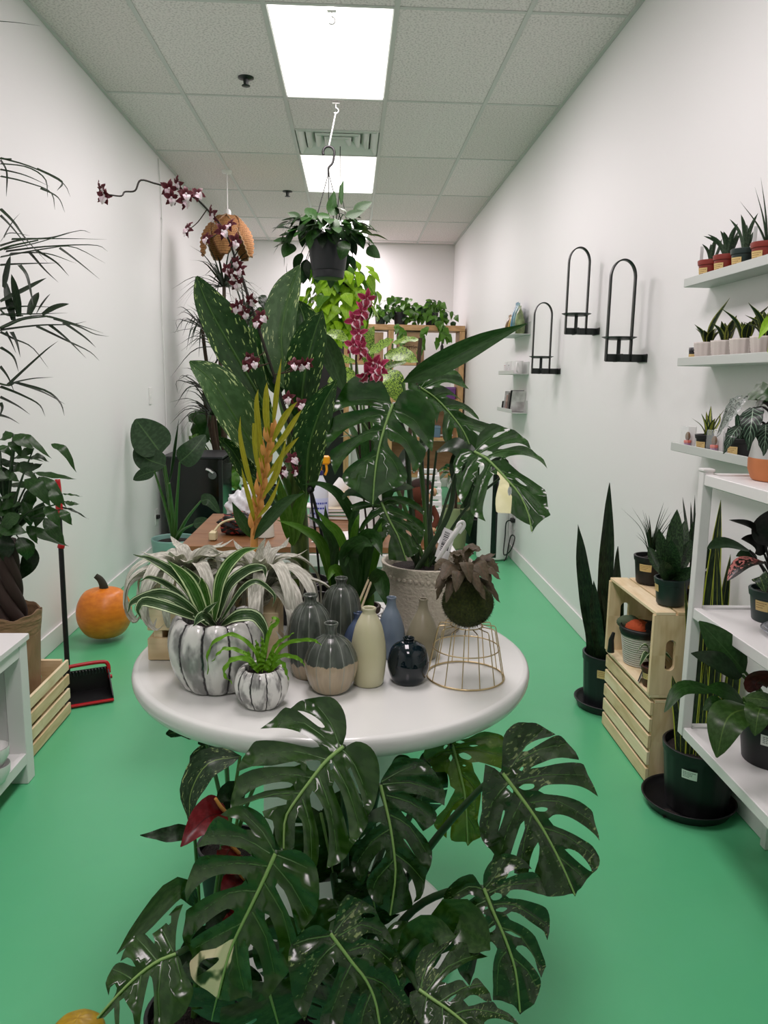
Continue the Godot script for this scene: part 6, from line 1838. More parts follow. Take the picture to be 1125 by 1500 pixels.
		stalk(mt, [mc + Vector3(0, 0.24, 0), mc.lerp(p[0], 0.55) + Vector3(0, 0.14, 0), p[0]], 0.011, 0.005, M.stem)
	# dark leafy plant seen between the tall leaves
	var kc := Vector3(-0.92, 0, -7.9)
	var kd := thing("dark_bush", "dark leafy shrub seen far behind the tall speckled leaves", "potted plant", kc)
	plain_pot(kd, kc, 0.15, 0.18, 0.3, M.nursery_black, 0.004, 0.04)
	part(kd, "trunk", MB.new().tube([kc + Vector3(0, 0.25, 0), kc + Vector3(0.03, 1.0, 0), Vector3(-0.804, 1.93, -7.9)], 0.022, 0.014, 8), M.stem_brown)
	var hd2: Vector3 = Vector3(-0.803, 2.028, -7.9)
	for k in 46:
		var o := Vector3(rng.randf_range(-1, 1), rng.randf_range(-0.8, 0.8), rng.randf_range(-1, 1)).limit_length(1.0) * 0.24
		put(kd, "leaf", ht, M.leaf_dark, Transform3D(Basis.from_euler(Vector3(rng.randf_range(-1.2, 0.4), rng.randf_range(-1, 1), rng.randf_range(-0.8, 0.8))) * Basis.from_scale(Vector3.ONE * 1.2), hd2 + o))


# a small heart leaf hanging from the origin, its face to +z
func heart_mesh(ln: float, w: float, prof := "heart") -> ArrayMesh:
	return MB.new().blade([Vector3.ZERO, Vector3(0, -ln * 0.45, ln * 0.08), Vector3(0, -ln, -ln * 0.02)], w, prof, Vector3(0, 0, 1), {"fold": 0.12, "n": 8, "cols": 5, "curl": 0.1}).mesh()



# ---------------------------------------------------------------- hanging things

func hook(words: String, p: Vector3) -> void:
	var t := thing("ceiling_hook", words, "hook", p)
	part(t, "clip", MB.new().box(p + Vector3(0, -0.006, 0), Vector3(0.045, 0.006, 0.02), 0.002), M.trim)
	var line := [p + Vector3(0, -0.008, 0), p + Vector3(0, -0.03, 0)]
	for k in 9:
		var a := PI / 2 - k * 1.25 * PI / 8.0
		line.append(p + Vector3(cos(a) * 0.016, -0.046 + sin(a) * 0.016, 0))
	part(t, "hook_wire", MB.new().tube(line, 0.003, 0.003, 7), M.trim)


func hanging() -> void:
	hook("small white ceiling hook on the edge of the nearest light panel", Vector3(-0.103, 3.052, -3.922))
	hook("white ceiling hook that holds the long white cord", Vector3(-0.107, 3.05, -5.136))
	# white cord and black hanger carrying the dark leaved basket
	var top := Vector3(-0.107, 3.05, -5.136) + Vector3(0, -0.055, 0)
	var rim := Vector3(-0.15, 2.231, -5.14)
	var hk := Vector3(rim.x, rim.y + 0.50, top.z)
	var t := thing("hanging_plant", "dark green leafy plant in black hanging pot under the ceiling lights", "hanging plant", rim)
	part(t, "white_cord", MB.new().tube([top, hk + Vector3(0, 0.06, 0)], 0.0045, 0.0045, 6), M.trim)
	var line := []
	for k in 12:
		var a := PI * 1.15 - k * 1.2 * PI / 11.0
		line.append(hk + Vector3(cos(a) * 0.035, 0.03 + sin(a) * 0.035, 0))
	line += [hk + Vector3(0.025, -0.03, 0), hk + Vector3(0.0, -0.06, 0), hk + Vector3(0, -0.10, 0)]
	part(t, "hanger_hook", MB.new().tube(MB.spline(line, 40), 0.0085, 0.007, 8), M.black)
	for k in 3:
		var a := TAU * k / 3.0 + 0.5
		part(t, "hanger_wire", MB.new().tube([hk + Vector3(0, -0.09, 0), rim + Vector3(cos(a) * 0.127, 0.0, sin(a) * 0.127)], 0.003, 0.0035, 6), M.black)
	var pc := rim + Vector3(0, -0.225, 0)
	part(t, "pot", MB.new().lathe(pc, [Vector2(0, 0), Vector2(0.095, 0), Vector2(0.098, 0.005), Vector2(0.104, 0.042), Vector2(0.100, 0.044), Vector2(0.100, 0.05), Vector2(0.108, 0.052), Vector2(0.126, 0.2), Vector2(0.132, 0.202), Vector2(0.134, 0.225), Vector2(0.128, 0.226), Vector2(0.124, 0.19)], 40), M.nursery)
	soil(t, pc + Vector3(0, 0.2, 0), 0.122)
	var lm := [heart_mesh(0.125, 0.07, "oval"), heart_mesh(0.105, 0.062, "oval"), heart_mesh(0.14, 0.075, "oval")]
	var c := rim + Vector3(0, 0.0, 0)
	for k in 115:
		var a := rng.randf() * TAU
		var q := pow(rng.randf(), 0.6)
		var r := 0.05 + 0.23 * q
		var y := rng.randf_range(0.0, 0.17) * (1.0 - q * 0.6) + (rng.randf_range(-0.2, 0.05) if q > 0.72 else 0.04)
		if y < 0.02 and sin(a) > 0.1: y = rng.randf_range(0.03, 0.12)
		var p := c + Vector3(cos(a) * r, y, sin(a) * r * 0.85)
		var b := Basis(Vector3.UP, PI / 2 - a + rng.randf_range(-0.5, 0.5)) * Basis(Vector3.RIGHT, rng.randf_range(-1.7, -0.2) if y > 0 else rng.randf_range(-0.8, 0.1))
		put(t, "leaf", lm[k % 3], M.leaf if k % 3 else M.leaf_dark, Transform3D(b, p))
		if k % 5 == 0: part(t, "stem", MB.new().tube(MB.spline([c + Vector3(cos(a) * 0.05, -0.02, sin(a) * 0.05), c + Vector3(cos(a) * r * 0.7, y * 0.6 + 0.06, sin(a) * r * 0.7), p], 7), 0.0035, 0.0025, 5), M.stem_dark)
	for q in [[pts("-81,2398,-5100 -128,2425,-5100 -112,2526,-5100"), 0.075], [pts("-69,2446,-5100 -70,2527,-5100 -57,2591,-5100"), 0.03], [pts("8,2400,-5100 58,2437,-5100 122,2467,-5100"), 0.07], [pts("-46,2355,-5000 8,2372,-5000 70,2393,-5000"), 0.06], [pts("-247,2422,-5100 -257,2383,-5050 -221,2334,-5000"), 0.08], [pts("-323,2351,-5100 -357,2375,-5100 -403,2390,-5100"), 0.05], [pts("-383,2228,-5100 -438,2230,-5100 -493,2221,-5100"), 0.035], [pts("-366,2204,-5100 -396,2166,-5050 -422,2109,-5000"), 0.09], [pts("-117,2301,-4980 -111,2236,-4950 -103,2187,-4960"), 0.085], [pts("-45,2215,-4980 -53,2157,-4940 -69,2095,-4960"), 0.085], [pts("94,2182,-5000 123,2158,-5000 174,2119,-5000"), 0.08]]:
		part(t, "leaf", MB.new().blade(q[0], q[1], "oval", Vector3(0, 0.3, 1), {"fold": 0.15}), M.leaf)
	# lime coloured vine behind
	var g := Vector3(-0.093, 2.085, -6.05)
	var u := thing("hanging_plant", "lime green heart leaved vine hanging behind the dark leaved basket", "hanging plant", g)
	part(u, "pot", MB.new().lathe(g + Vector3(0, -0.08, 0), pot_prof(0.09, 0.12, 0.18, 0.004, 0.03), 32), M.nursery_black)
	var gt := Vector3(g.x, 3.05, g.z)
	for k in 3:
		var a := TAU * k / 3.0
		part(u, "hanger_wire", MB.new().tube([Vector3(g.x, g.y + 0.7, g.z), g + Vector3(cos(a) * 0.118, 0.1, sin(a) * 0.118)], 0.0025, 0.0025, 5), M.black)
	part(u, "hanger_cord", MB.new().tube([Vector3(g.x, g.y + 0.69, g.z), gt], 0.003, 0.003, 5), M.black)
	var hm := [heart_mesh(0.125, 0.095), heart_mesh(0.10, 0.08), heart_mesh(0.14, 0.10)]
	for k in 150:
		var a := rng.randf() * TAU
		var r := rng.randf_range(0.12, 0.30)
		var y := rng.randf_range(-0.32, 0.16) if r < 0.26 else rng.randf_range(-0.2, 0.1)
		if y < -0.1: r *= 0.85
		var p := g + Vector3(cos(a) * r, y, sin(a) * r)
		var b := Basis(Vector3.UP, PI / 2 - a + rng.randf_range(-0.6, 0.6)) * Basis(Vector3.RIGHT, rng.randf_range(-0.8, 0.05)) * Basis(Vector3(0, 0, 1), rng.randf_range(-0.5, 0.5))
		put(u, "leaf", hm[k % 3], M.lemon if k % 5 else M.leaf_light, Transform3D(b, p))
	for k in 9:
		var a := PI * (0.2 + 0.6 * k / 8.0)
		var p := g + Vector3(cos(a) * 0.2, -0.1, sin(a) * 0.2)
		var dn := rng.randf_range(0.2, 0.42)
		var vine := MB.spline([g + Vector3(cos(a) * 0.11, 0.1, sin(a) * 0.11), p, p + Vector3(0.02 * sin(k * 3.0), -dn, 0.02)], 8)
		part(u, "vine_stem", MB.new().tube(vine, 0.003, 0.002, 5), M.leaf_light)
		for i in range(3, 9): put(u, "leaf", hm[1], M.lemon, Transform3D(Basis.from_euler(Vector3(rng.randf_range(-0.5, 0), rng.randf_range(-0.7, 0.7), rng.randf_range(-0.6, 0.6))), vine[i]))
	# wicker petal pendant
	var wp := Vector3(-1.039, 2.735, -6.85)
	var w := thing("wicker_pendant", "woven wicker petal pendant shade hanging near the left wall", "pendant lamp", wp)
	part(w, "cord", MB.new().tube([Vector3(wp.x, H, wp.z), wp], 0.006, 0.006, 7), M.trim)
	part(w, "socket_cap", MB.new().lathe(wp + Vector3(0, -0.03, 0), [Vector2(0.03, 0), Vector2(0.03, 0.035), Vector2(0.02, 0.05), Vector2(0, 0.052)], 20), M.trim)
	part(w, "ceiling_cup", MB.new().lathe(Vector3(wp.x, H, wp.z), [Vector2(0.045, 0), Vector2(0.04, -0.02), Vector2(0, -0.024)], 20), M.trim)
	var wick := sm(Color.WHITE, 0.8, weave_tex())
	for k in 5:
		var a := TAU * k / 5.0 + PI / 2
		var d := Vector3(cos(a), 0, sin(a))
		var sd := Vector3(-sin(a), 0, cos(a))
		var pts := PackedVector3Array()
		var uvs := PackedVector2Array()
		for layer in 1:
			for r in 25:
				var q := r / 24.0
				var hw := 0.112 * pow(sin(PI * (0.14 + 0.80 * pow(q, 1.0))), 0.75)
				for j in 13:
					var x := j / 6.0 - 1.0
					var bulge := 0.06 * (1.0 - x * x) * sin(PI * (0.15 + 0.75 * q))
					var ridge := 0.005 * cos(q * 24.0 * PI)
					pts.append(wp + Vector3(0, -0.03, 0) + d * (0.012 + 0.19 * sin(q * 1.45) + bulge + ridge) + sd * x * hw + Vector3(0, -0.335 * pow(q, 1.35), 0))
					uvs.append(Vector2(j / 12.0, q))
		var b := MB.new()
		b.grid(25, 13, pts, uvs)
		part(w, "petal", b, wick)
		var edge := []
		for r in 25: edge.append(pts[r * 13])
		for r in 25: edge.append(pts[(24 - r) * 13 + 12])
		part(w, "petal_rim", MB.new().tube(edge, 0.006, 0.006, 6), sm(Color(0.42, 0.27, 0.14), 0.8) if k == 0 else M.ply)


func weave_tex() -> ImageTexture:
	var im := Image.create(128, 256, false, Image.FORMAT_RGB8)
	noise.seed = 3
	noise.frequency = 0.05
	for y in 256:
		for x in 128:
			var row := sin(y / 256.0 * 24.0 * TAU)
			var col := sin(x / 128.0 * 14.0 * TAU + (PI if int(y * 24 / 256.0) % 2 else 0.0))
			var k := clampf(0.5 + 0.22 * row + 0.14 * col + 0.25 * noise.get_noise_2d(x, y), 0, 1)
			im.set_pixel(x, y, Color(0.42, 0.26, 0.13).lerp(Color(0.78, 0.58, 0.36), k))
	return ImageTexture.create_from_image(im)



# ---------------------------------------------------------------- the round table and what stands on it

func turned(pts: Array, n := 34) -> Array:
	var out := MB.spline(pts, n)
	for i in out.size(): out[i] = Vector2(maxf(0.0, out[i].x), out[i].y)
	return [Vector2(0, pts[0].y)] + out


func line_tex(n: int, base: Color, second: Color, ink: Color, split := -1.0, low := Color.WHITE) -> ImageTexture:
	var im := Image.create(384, 192, false, Image.FORMAT_RGB8)
	noise.seed = n
	noise.frequency = 0.02
	for y in 192:
		for x in 384:
			var g := noise.get_noise_2d(x * 1.4, y * 0.7)
			var c := base.lerp(second, smoothstep(-0.15, 0.4, g))
			var f := fposmod(x / 384.0 * n + 0.06 * noise.get_noise_2d(y * 2.0, x * 0.1) + 0.5, 1.0) - 0.5
			if split >= 0.0 and y / 192.0 < split + 0.02 * g:
				c = low.darkened(0.15 * absf(g))
			c = c.lerp(ink, smoothstep(0.055, 0.02, absf(f)) * (0.95 if split < 0.0 else 0.7))
			if split < 0.0: # dark brush streaks between the ribs near the rim
				var f2 := fposmod(x / 384.0 * n + 0.1 * g, 1.0) - 0.5
				c = c.lerp(ink, 0.8 * smoothstep(0.03, 0.01, absf(f2)) * smoothstep(0.5, 0.75, y / 192.0 + 0.4 * g))
			im.set_pixel(x, y, c)
	return ImageTexture.create_from_image(im)


func table_things() -> void:
	var tc := Vector3(-0.035, 0, -1.762)
	var t := thing("round_table", "glossy white round table in the middle of the room", "table", tc)
	part(t, "tabletop", MB.new().lathe(tc, [Vector2(0, 0.70), Vector2(0.40, 0.70), Vector2(0.445, 0.699), Vector2(0.449, 0.70), Vector2(0.455, 0.712), Vector2(0.4565, 0.725), Vector2(0.454, 0.735), Vector2(0.449, 0.739), Vector2(0.442, 0.74), Vector2(0.442, 0.74), Vector2(0, 0.74)], 96), M.table)
	part(t, "pedestal", MB.new().lathe(tc, [Vector2(0.17, 0.03), Vector2(0.17, 0.03), Vector2(0.168, 0.3), Vector2(0.165, 0.66), Vector2(0.2, 0.698)], 56), M.white)
	part(t, "foot", MB.new().lathe(tc, [Vector2(0.30, 0), Vector2(0.31, 0.006), Vector2(0.31, 0.02), Vector2(0.29, 0.034), Vector2(0.168, 0.045)], 64), M.white)
	var tt := TT + 0.0005
	# two small wooden boxes
	var b1 := thing("wooden_crate", "small pine crate under the left silver air plant on the round table", "crate", Vector3(-0.37, tt, -1.78))
	for k in 2: part(b1, "front_slat", MB.new().box(Vector3(-0.37, tt + 0.027 + 0.07 * k, -1.712), Vector3(0.17, 0.052, 0.01), 0.002), M.pine if k else M.pine2)
	for k in 2: part(b1, "back_slat", MB.new().box(Vector3(-0.37, tt + 0.027 + 0.07 * k, -1.87), Vector3(0.17, 0.052, 0.01), 0.002), M.pine)
	for x in [-0.449, -0.291]:
		for k in 2: part(b1, "side_slat", MB.new().box(Vector3(x, tt + 0.027 + 0.07 * k, -1.791), Vector3(0.01, 0.052, 0.147), 0.002), M.pine2)
		for z in [-1.726, -1.856]: part(b1, "corner_block", MB.new().box(Vector3(x + (0.016 if x < -0.4 else -0.016), tt + 0.062, z), Vector3(0.02, 0.122, 0.018), 0.002), M.pine)
	part(b1, "floor_board", MB.new().box(Vector3(-0.37, tt + 0.006, -1.791), Vector3(0.148, 0.01, 0.148), 0.001), M.pine2)
	part(b1, "lid_board", MB.new().box(Vector3(-0.37, tt + 0.126, -1.791), Vector3(0.168, 0.008, 0.166), 0.001), M.pine)
	var b2 := thing("wooden_box", "small solid pine box under the right silver air plant on the round table", "box", Vector3(-0.215, tt, -1.79))
	part(b2, "front_board", MB.new().box(Vector3(-0.218, tt + 0.055, -1.722), Vector3(0.115, 0.11, 0.009), 0.002), M.pine)
	part(b2, "back_board", MB.new().box(Vector3(-0.218, tt + 0.055, -1.845), Vector3(0.115, 0.11, 0.009), 0.002), M.pine)
	for x in [-0.271, -0.165]: part(b2, "side_board", MB.new().box(Vector3(x, tt + 0.055, -1.7835), Vector3(0.009, 0.11, 0.113), 0.002), M.pine2)
	part(b2, "lid_board", MB.new().box(Vector3(-0.218, tt + 0.106, -1.7835), Vector3(0.097, 0.006, 0.113), 0.001), M.pine2)
	# silver air plants
	for q in [["silver curly air plant on the left pine crate", Vector3(-0.375, tt + 0.131, -1.76), 0.094, 0.09, 31], ["silver curly air plant with upright centre leaf on the right pine box", Vector3(-0.205, tt + 0.11, -1.765), 0.115, 0.105, 47]]:
		var c: Vector3 = q[1]
		var s: float = q[2]
		var ap := thing("air_plant", q[0], "air plant", c)
		part(ap, "core", MB.new().ball(c + Vector3(0, 0.022, 0), Vector3(0.022, 0.022, 0.022), 14), M.silver)
		var up := c + Vector3(0, 0.02, 0)
		for i in 30:
			var a: float = i * 2.399 + q[4]
			var ring := i / 30.0
			var d := Vector3(cos(a), 0, sin(a))
			var sd := Vector3(-sin(a), 0, cos(a))
			var r := s * rng.randf_range(0.85, 1.15)
			var h: float = q[3] * (1.25 - ring * 0.85)
			var tw := rng.randf_range(-0.03, 0.03)
			var line := [up, up + d * r * 0.35 + Vector3(0, h * 0.75, 0), up + d * r * 0.8 + Vector3(0, h * 0.85, 0) + sd * tw * 0.5]
			if ring > 0.2:
				var dip := minf(0.06, up.y - tt - 0.03)
				line += [up + d * r * 1.2 + Vector3(0, h * 0.45, 0) + sd * tw, up + d * r * 1.3 + Vector3(0, -dip * 0.4, 0) + sd * tw, up + d * r * 1.12 + Vector3(0, -dip, 0) + sd * tw * 1.5, up + d * r * 0.95 + Vector3(0, -dip * 0.7, 0) + sd * tw * 2.0]
			else:
				line += [up + d * r * 1.05 + Vector3(0, h * 1.0, 0) + sd * tw]
			part(ap, "leaf", MB.new().blade(line, 0.048, "taper", Vector3.UP - d * 0.4, {"fold": 0.35, "n": 22, "cols": 5}), M.silver)
		if q[4] == 47: part(ap, "leaf", MB.new().blade([up, up + Vector3(-0.005, 0.06, 0.01), up + Vector3(0.0, 0.115, 0.012), up + Vector3(0.014, 0.15, 0.02)], 0.045, "taper", Vector3(0, 0.2, 1), {"fold": 0.3}), M.silver)
		else: part(ap, "leaf", MB.new().blade([up, up + Vector3(0.01, 0.05, 0.01), up + Vector3(0.05, 0.10, 0.012), up + Vector3(0.075, 0.085, 0.02), up + Vector3(0.078, 0.03, 0.02)], 0.036, "taper", Vector3(0, 0.6, 1), {"fold": 0.3, "n": 20}), M.silver)
	# pumpkin shaped pots
	var ribbed := func(n: int, k: float) -> Callable: return func(q: Vector2, th: float, i: int) -> Vector2: return Vector2(q.x * (1.0 - k * (1.0 - pow(absf(sin(th * n / 2.0)), 0.6))), q.y + 0.006 * absf(sin(th * n / 2.0)) * smoothstep(0.1, 0.14, q.y))
	var c := Vector3(-0.274, tt, -1.571)
	var pp := thing("pumpkin_pot", "large white and black pumpkin shaped pot holding a striped leaf plant", "potted plant", c)
	var glaze := sm(Color.WHITE, 0.14, line_tex(11, Color(0.80, 0.80, 0.78), Color(0.50, 0.50, 0.49), Color(0.09, 0.085, 0.09)))
	part(pp, "pot", MB.new().lathe(c, turned([Vector2(0.062, 0), Vector2(0.075, 0.008), Vector2(0.094, 0.045), Vector2(0.1025, 0.085), Vector2(0.098, 0.12), Vector2(0.086, 0.142), Vector2(0.076, 0.146), Vector2(0.071, 0.138), Vector2(0.074, 0.11)]), 132, ribbed.call(11, 0.075)), glaze)
	soil(pp, c + Vector3(0, 0.128, 0), 0.07)
	for q in [[pts("-318,877,-1570 -342,962,-1570 -396,1004,-1570 -441,1019,-1570"), 60, 0], [pts("-308,880,-1560 -325,961,-1560 -371,1011,-1560"), 85, 1], [pts("-301,874,-1580 -302,941,-1580 -306,970,-1580"), 75, 1], [pts("-293,870,-1580 -265,968,-1580 -227,1019,-1580 -186,1034,-1580"), 75, 1], [pts("-282,870,-1580 -251,949,-1580 -212,984,-1580 -179,990,-1580 -173,968,-1580"), 66, 0], [pts("-303,882,-1530 -334,928,-1530 -381,947,-1530 -432,931,-1530 -445,908,-1530"), 72, 0], [pts("-306,889,-1510 -341,919,-1510 -401,937,-1510 -418,922,-1510 -413,900,-1510"), 66, 0], [pts("-275,888,-1500 -287,914,-1500 -260,941,-1500"), 60, 0], [pts("-284,888,-1490 -287,914,-1490 -307,893,-1490"), 70, 0], [pts("-257,888,-1500 -225,909,-1500 -189,911,-1500 -167,881,-1500 -169,850,-1500"), 78, 0], [pts("-269,880,-1550 -224,945,-1550 -190,969,-1550 -154,942,-1550 -157,915,-1550"), 36, 0], [pts("-303,864,-1610 -316,944,-1610 -349,987,-1610"), 60, 0], [pts("-291,864,-1610 -263,932,-1610 -232,968,-1610"), 60, 0], [pts("-316,867,-1600 -360,931,-1600 -412,962,-1600 -439,954,-1600"), 40, 0]]:
		var p: Array = q[0]
		p[0] = c + Vector3((p[0].x - c.x) * 0.4, 0.128, rng.randf_range(-0.01, 0.02))
		part(pp, "leaf", MB.new().blade(p, q[1] / 3.75 * 1.55 / 1140.0, "lance", Vector3(0, 0.6, 1), {"fold": 0.3, "n": 18, "cols": 7, "wave": 0.0016, "wn": 4.0}), M.warneck_light if q[2] else M.warneck)
	c = Vector3(-0.170, tt, -1.464)
	var ps := thing("pumpkin_pot", "small white and black pumpkin shaped pot holding a curly bright green fern", "potted plant", c)
	part(ps, "pot", MB.new().lathe(c, turned([Vector2(0.03, 0), Vector2(0.038, 0.005), Vector2(0.05, 0.024), Vector2(0.0545, 0.045), Vector2(0.050, 0.066), Vector2(0.042, 0.077), Vector2(0.036, 0.078), Vector2(0.034, 0.072), Vector2(0.036, 0.055)]), 120, ribbed.call(10, 0.08)), sm(Color.WHITE, 0.14, line_tex(10, Color(0.82, 0.82, 0.80), Color(0.50, 0.50, 0.49), Color(0.09, 0.085, 0.09))))
	soil(ps, c + Vector3(0, 0.066, 0), 0.034)
	for q in [[pts("-176,801,-1470 -186,853,-1470 -228,883,-1470 -271,857,-1470 -277,801,-1470"), 24], [pts("-177,809,-1450 -197,849,-1450 -239,861,-1450 -264,835,-1450"), 24], [pts("-174,813,-1430 -191,846,-1430 -222,846,-1430 -238,820,-1430 -223,798,-1430"), 30], [pts("-166,797,-1480 -162,861,-1480 -154,891,-1480 -140,906,-1480 -147,914,-1480 -154,902,-1480"), 26], [pts("-161,801,-1470 -143,861,-1470 -107,887,-1470"), 24], [pts("-157,805,-1460 -128,864,-1460 -75,876,-1460 -53,865,-1460"), 24], [pts("-155,809,-1450 -134,846,-1450 -99,842,-1450 -85,827,-1450"), 26], [pts("-149,820,-1420 -128,846,-1420 -114,809,-1420"), 28], [pts("-173,797,-1480 -178,839,-1480 -183,869,-1480"), 36], [pts("-167,805,-1460 -153,835,-1460 -138,853,-1460"), 36], [pts("-176,801,-1470 -193,827,-1470 -196,850,-1470"), 32], [pts("-164,803,-1460 -171,831,-1460 -161,861,-1460"), 42], [pts("-172,811,-1440 -182,831,-1440 -203,860,-1440"), 30], [pts("-170,797,-1480 -169,846,-1480 -172,876,-1480"), 30]]:
		var p: Array = q[0]
		p[0] = c + Vector3((p[0].x - c.x) * 0.5, 0.064, rng.randf_range(-0.008, 0.008))
		part(ps, "frond", MB.new().blade(p, q[1] / 3.75 * 1.46 / 1140.0, "strap", Vector3(0.1, 0.5, 1), {"fold": 0.2, "n": 26, "cols": 5, "wave": 0.0028, "wn": 6.0, "twist": 0.5}), M.fern)
	# vases
	var grey := Color(0.235, 0.26, 0.235)
	var grey2 := Color(0.32, 0.345, 0.315)
	var ink := Color(0.52, 0.55, 0.51)
	var ridge := func(q: Vector2, th: float, i: int) -> Vector2: return Vector2(q.x * (1.0 + 0.012 * pow(absf(cos(th * 6.0)), 10.0) * (1.0 if i > 2 and i < 25 else 0.0)), q.y)
	for q in [["tall ribbed grey green vase with short neck beside the air plant", Vector3(-0.083, tt, -1.622), [Vector2(0.036, 0), Vector2(0.043, 0.02), Vector2(0.0485, 0.06), Vector2(0.048, 0.10), Vector2(0.041, 0.135), Vector2(0.026, 0.157), Vector2(0.0145, 0.164), Vector2(0.013, 0.172), Vector2(0.0165, 0.18), Vector2(0.011, 0.18), Vector2(0.010, 0.16)], 0.16], ["ribbed grey green vase standing behind the two other ribbed ones", Vector3(-0.018, tt, -1.752), [Vector2(0.034, 0), Vector2(0.040, 0.02), Vector2(0.047, 0.07), Vector2(0.0465, 0.11), Vector2(0.039, 0.145), Vector2(0.026, 0.163), Vector2(0.0135, 0.169), Vector2(0.0125, 0.176), Vector2(0.016, 0.184), Vector2(0.011, 0.184), Vector2(0.010, 0.165)], 0.1], ["short round ribbed vase with raw beige lower part, front of the vases", Vector3(-0.036, tt, -1.537), [Vector2(0.03, 0), Vector2(0.042, 0.012), Vector2(0.0545, 0.048), Vector2(0.053, 0.075), Vector2(0.040, 0.103), Vector2(0.024, 0.116), Vector2(0.0135, 0.122), Vector2(0.0125, 0.132), Vector2(0.0155, 0.144), Vector2(0.011, 0.144), Vector2(0.010, 0.125)], 0.29]]:
		c = q[1]
		var v := thing("vase", q[0], "vase", c, "ribbed grey green vases")
		var prof := turned(q[2])
		part(v, "body", MB.new().lathe(c, prof, 120, ridge), sm(Color.WHITE, 0.2, line_tex(12, grey, grey2, ink, q[3], Color(0.66, 0.60, 0.50))))
		var top: Vector2 = prof[prof.size() - 6]
		part(v, "lip", MB.new().tube(range(0, 25).map(func(k: int) -> Vector3: return c + Vector3(cos(TAU * k / 24.0) * 0.0135, q[2][8].y, sin(TAU * k / 24.0) * 0.0135)), 0.0022, 0.0022, 7), sm(grey2, 0.2))
	for q in [["tall cream bottle vase in the middle of the front row", Vector3(0.042, tt, -1.573), [Vector2(0.029, 0), Vector2(0.033, 0.008), Vector2(0.0375, 0.05), Vector2(0.0365, 0.085), Vector2(0.029, 0.125), Vector2(0.018, 0.15), Vector2(0.0142, 0.156), Vector2(0.0145, 0.162), Vector2(0.0155, 0.166), Vector2(0.011, 0.166), Vector2(0.010, 0.15)], Color(0.71, 0.70, 0.56), Color(0.75, 0.74, 0.62), 0.35], ["slender blue grey vase with thin neck behind the cream one", Vector3(0.098, tt, -1.735), [Vector2(0.024, 0), Vector2(0.028, 0.008), Vector2(0.033, 0.04), Vector2(0.031, 0.07), Vector2(0.022, 0.10), Vector2(0.013, 0.12), Vector2(0.0105, 0.133), Vector2(0.0108, 0.139), Vector2(0.0118, 0.143), Vector2(0.0085, 0.143), Vector2(0.008, 0.125)], Color(0.37, 0.43, 0.49), Color(0.46, 0.52, 0.57), 0.3], ["taupe teardrop vase with narrow neck in front of the big white pot", Vector3(0.172, tt, -1.735), [Vector2(0.03, 0), Vector2(0.034, 0.006), Vector2(0.0395, 0.035), Vector2(0.037, 0.06), Vector2(0.025, 0.09), Vector2(0.014, 0.112), Vector2(0.0105, 0.127), Vector2(0.0102, 0.135), Vector2(0.0108, 0.139), Vector2(0.0085, 0.139), Vector2(0.008, 0.12)], Color(0.49, 0.47, 0.38), Color(0.55, 0.53, 0.44), 0.35], ["small dark blue vase almost hidden behind the cream one", Vector3(0.022, tt, -1.715), [Vector2(0.024, 0), Vector2(0.028, 0.006), Vector2(0.034, 0.035), Vector2(0.033, 0.06), Vector2(0.025, 0.08), Vector2(0.014, 0.093), Vector2(0.0105, 0.1), Vector2(0.0108, 0.108), Vector2(0.0118, 0.112), Vector2(0.0085, 0.112), Vector2(0.008, 0.10)], Color(0.24, 0.30, 0.40), Color(0.30, 0.36, 0.46), 0.25], ["small round glossy black teal vase beside the wire basket", Vector3(0.128, tt, -1.584), [Vector2(0.027, 0), Vector2(0.034, 0.004), Vector2(0.0435, 0.03), Vector2(0.044, 0.05), Vector2(0.036, 0.076), Vector2(0.02, 0.088), Vector2(0.0112, 0.09), Vector2(0.0112, 0.094), Vector2(0.0125, 0.097), Vector2(0.009, 0.096), Vector2(0.008, 0.085)], Color(0.03, 0.075, 0.10), Color(0.06, 0.12, 0.14), 0.05]]:
		c = q[1]
		var v := thing("vase", q[0], "vase", c)
		part(v, "body", MB.new().lathe(c, turned(q[2]), 48, func(r: Vector2, th: float, i: int) -> Vector2: return Vector2(r.x * (1.0 + 0.004 * sin(th * 2.0 + i * 0.25)), r.y)), sm(Color.WHITE, q[5], noise_tex(0.02, q[3], q[4], 71, 128)))
		part(v, "lip", MB.new().tube(range(0, 25).map(func(k: int) -> Vector3: return c + Vector3(cos(TAU * k / 24.0) * (q[2][8].x - 0.0015), q[2][8].y, sin(TAU * k / 24.0) * (q[2][8].x - 0.0015))), 0.0016, 0.0016, 7), sm(q[4].darkened(0.15), q[5]))
	# brass wire basket turned over, with a moss ball plant on it
	c = Vector3(0.256, tt, -1.612)
	var wb := thing("wire_basket", "brass wire basket standing upside down on the round table", "basket", c)
	var ring := func(r: float, y: float, th: float) -> MB: return MB.new().tube(range(0, 49).map(func(k: int) -> Vector3: return c + Vector3(cos(TAU * k / 48.0) * r, y, sin(TAU * k / 48.0) * r)), th, th, 7)
	part(wb, "rim_ring", ring.call(0.0845, 0.0025, 0.002), M.brass)
	part(wb, "middle_ring", ring.call(0.072, 0.068, 0.0014), M.brass)
	part(wb, "top_ring", ring.call(0.034, 0.117, 0.0014), M.brass)
	for k in 14:
		var a := TAU * k / 14.0
		var d := Vector3(cos(a), 0, sin(a))
		part(wb, "wire", MB.new().tube([c + d * 0.0845 + Vector3(0, 0.003, 0), c + d * 0.072 + Vector3(0, 0.068, 0), c + d * 0.063 + Vector3(0, 0.111, 0), c + d * 0.060 + Vector3(0, 0.115, 0), c + d * 0.034 + Vector3(0, 0.117, 0)], 0.0012, 0.0012, 6), M.brass)
	var bc := c + Vector3(0, 0.168, 0)
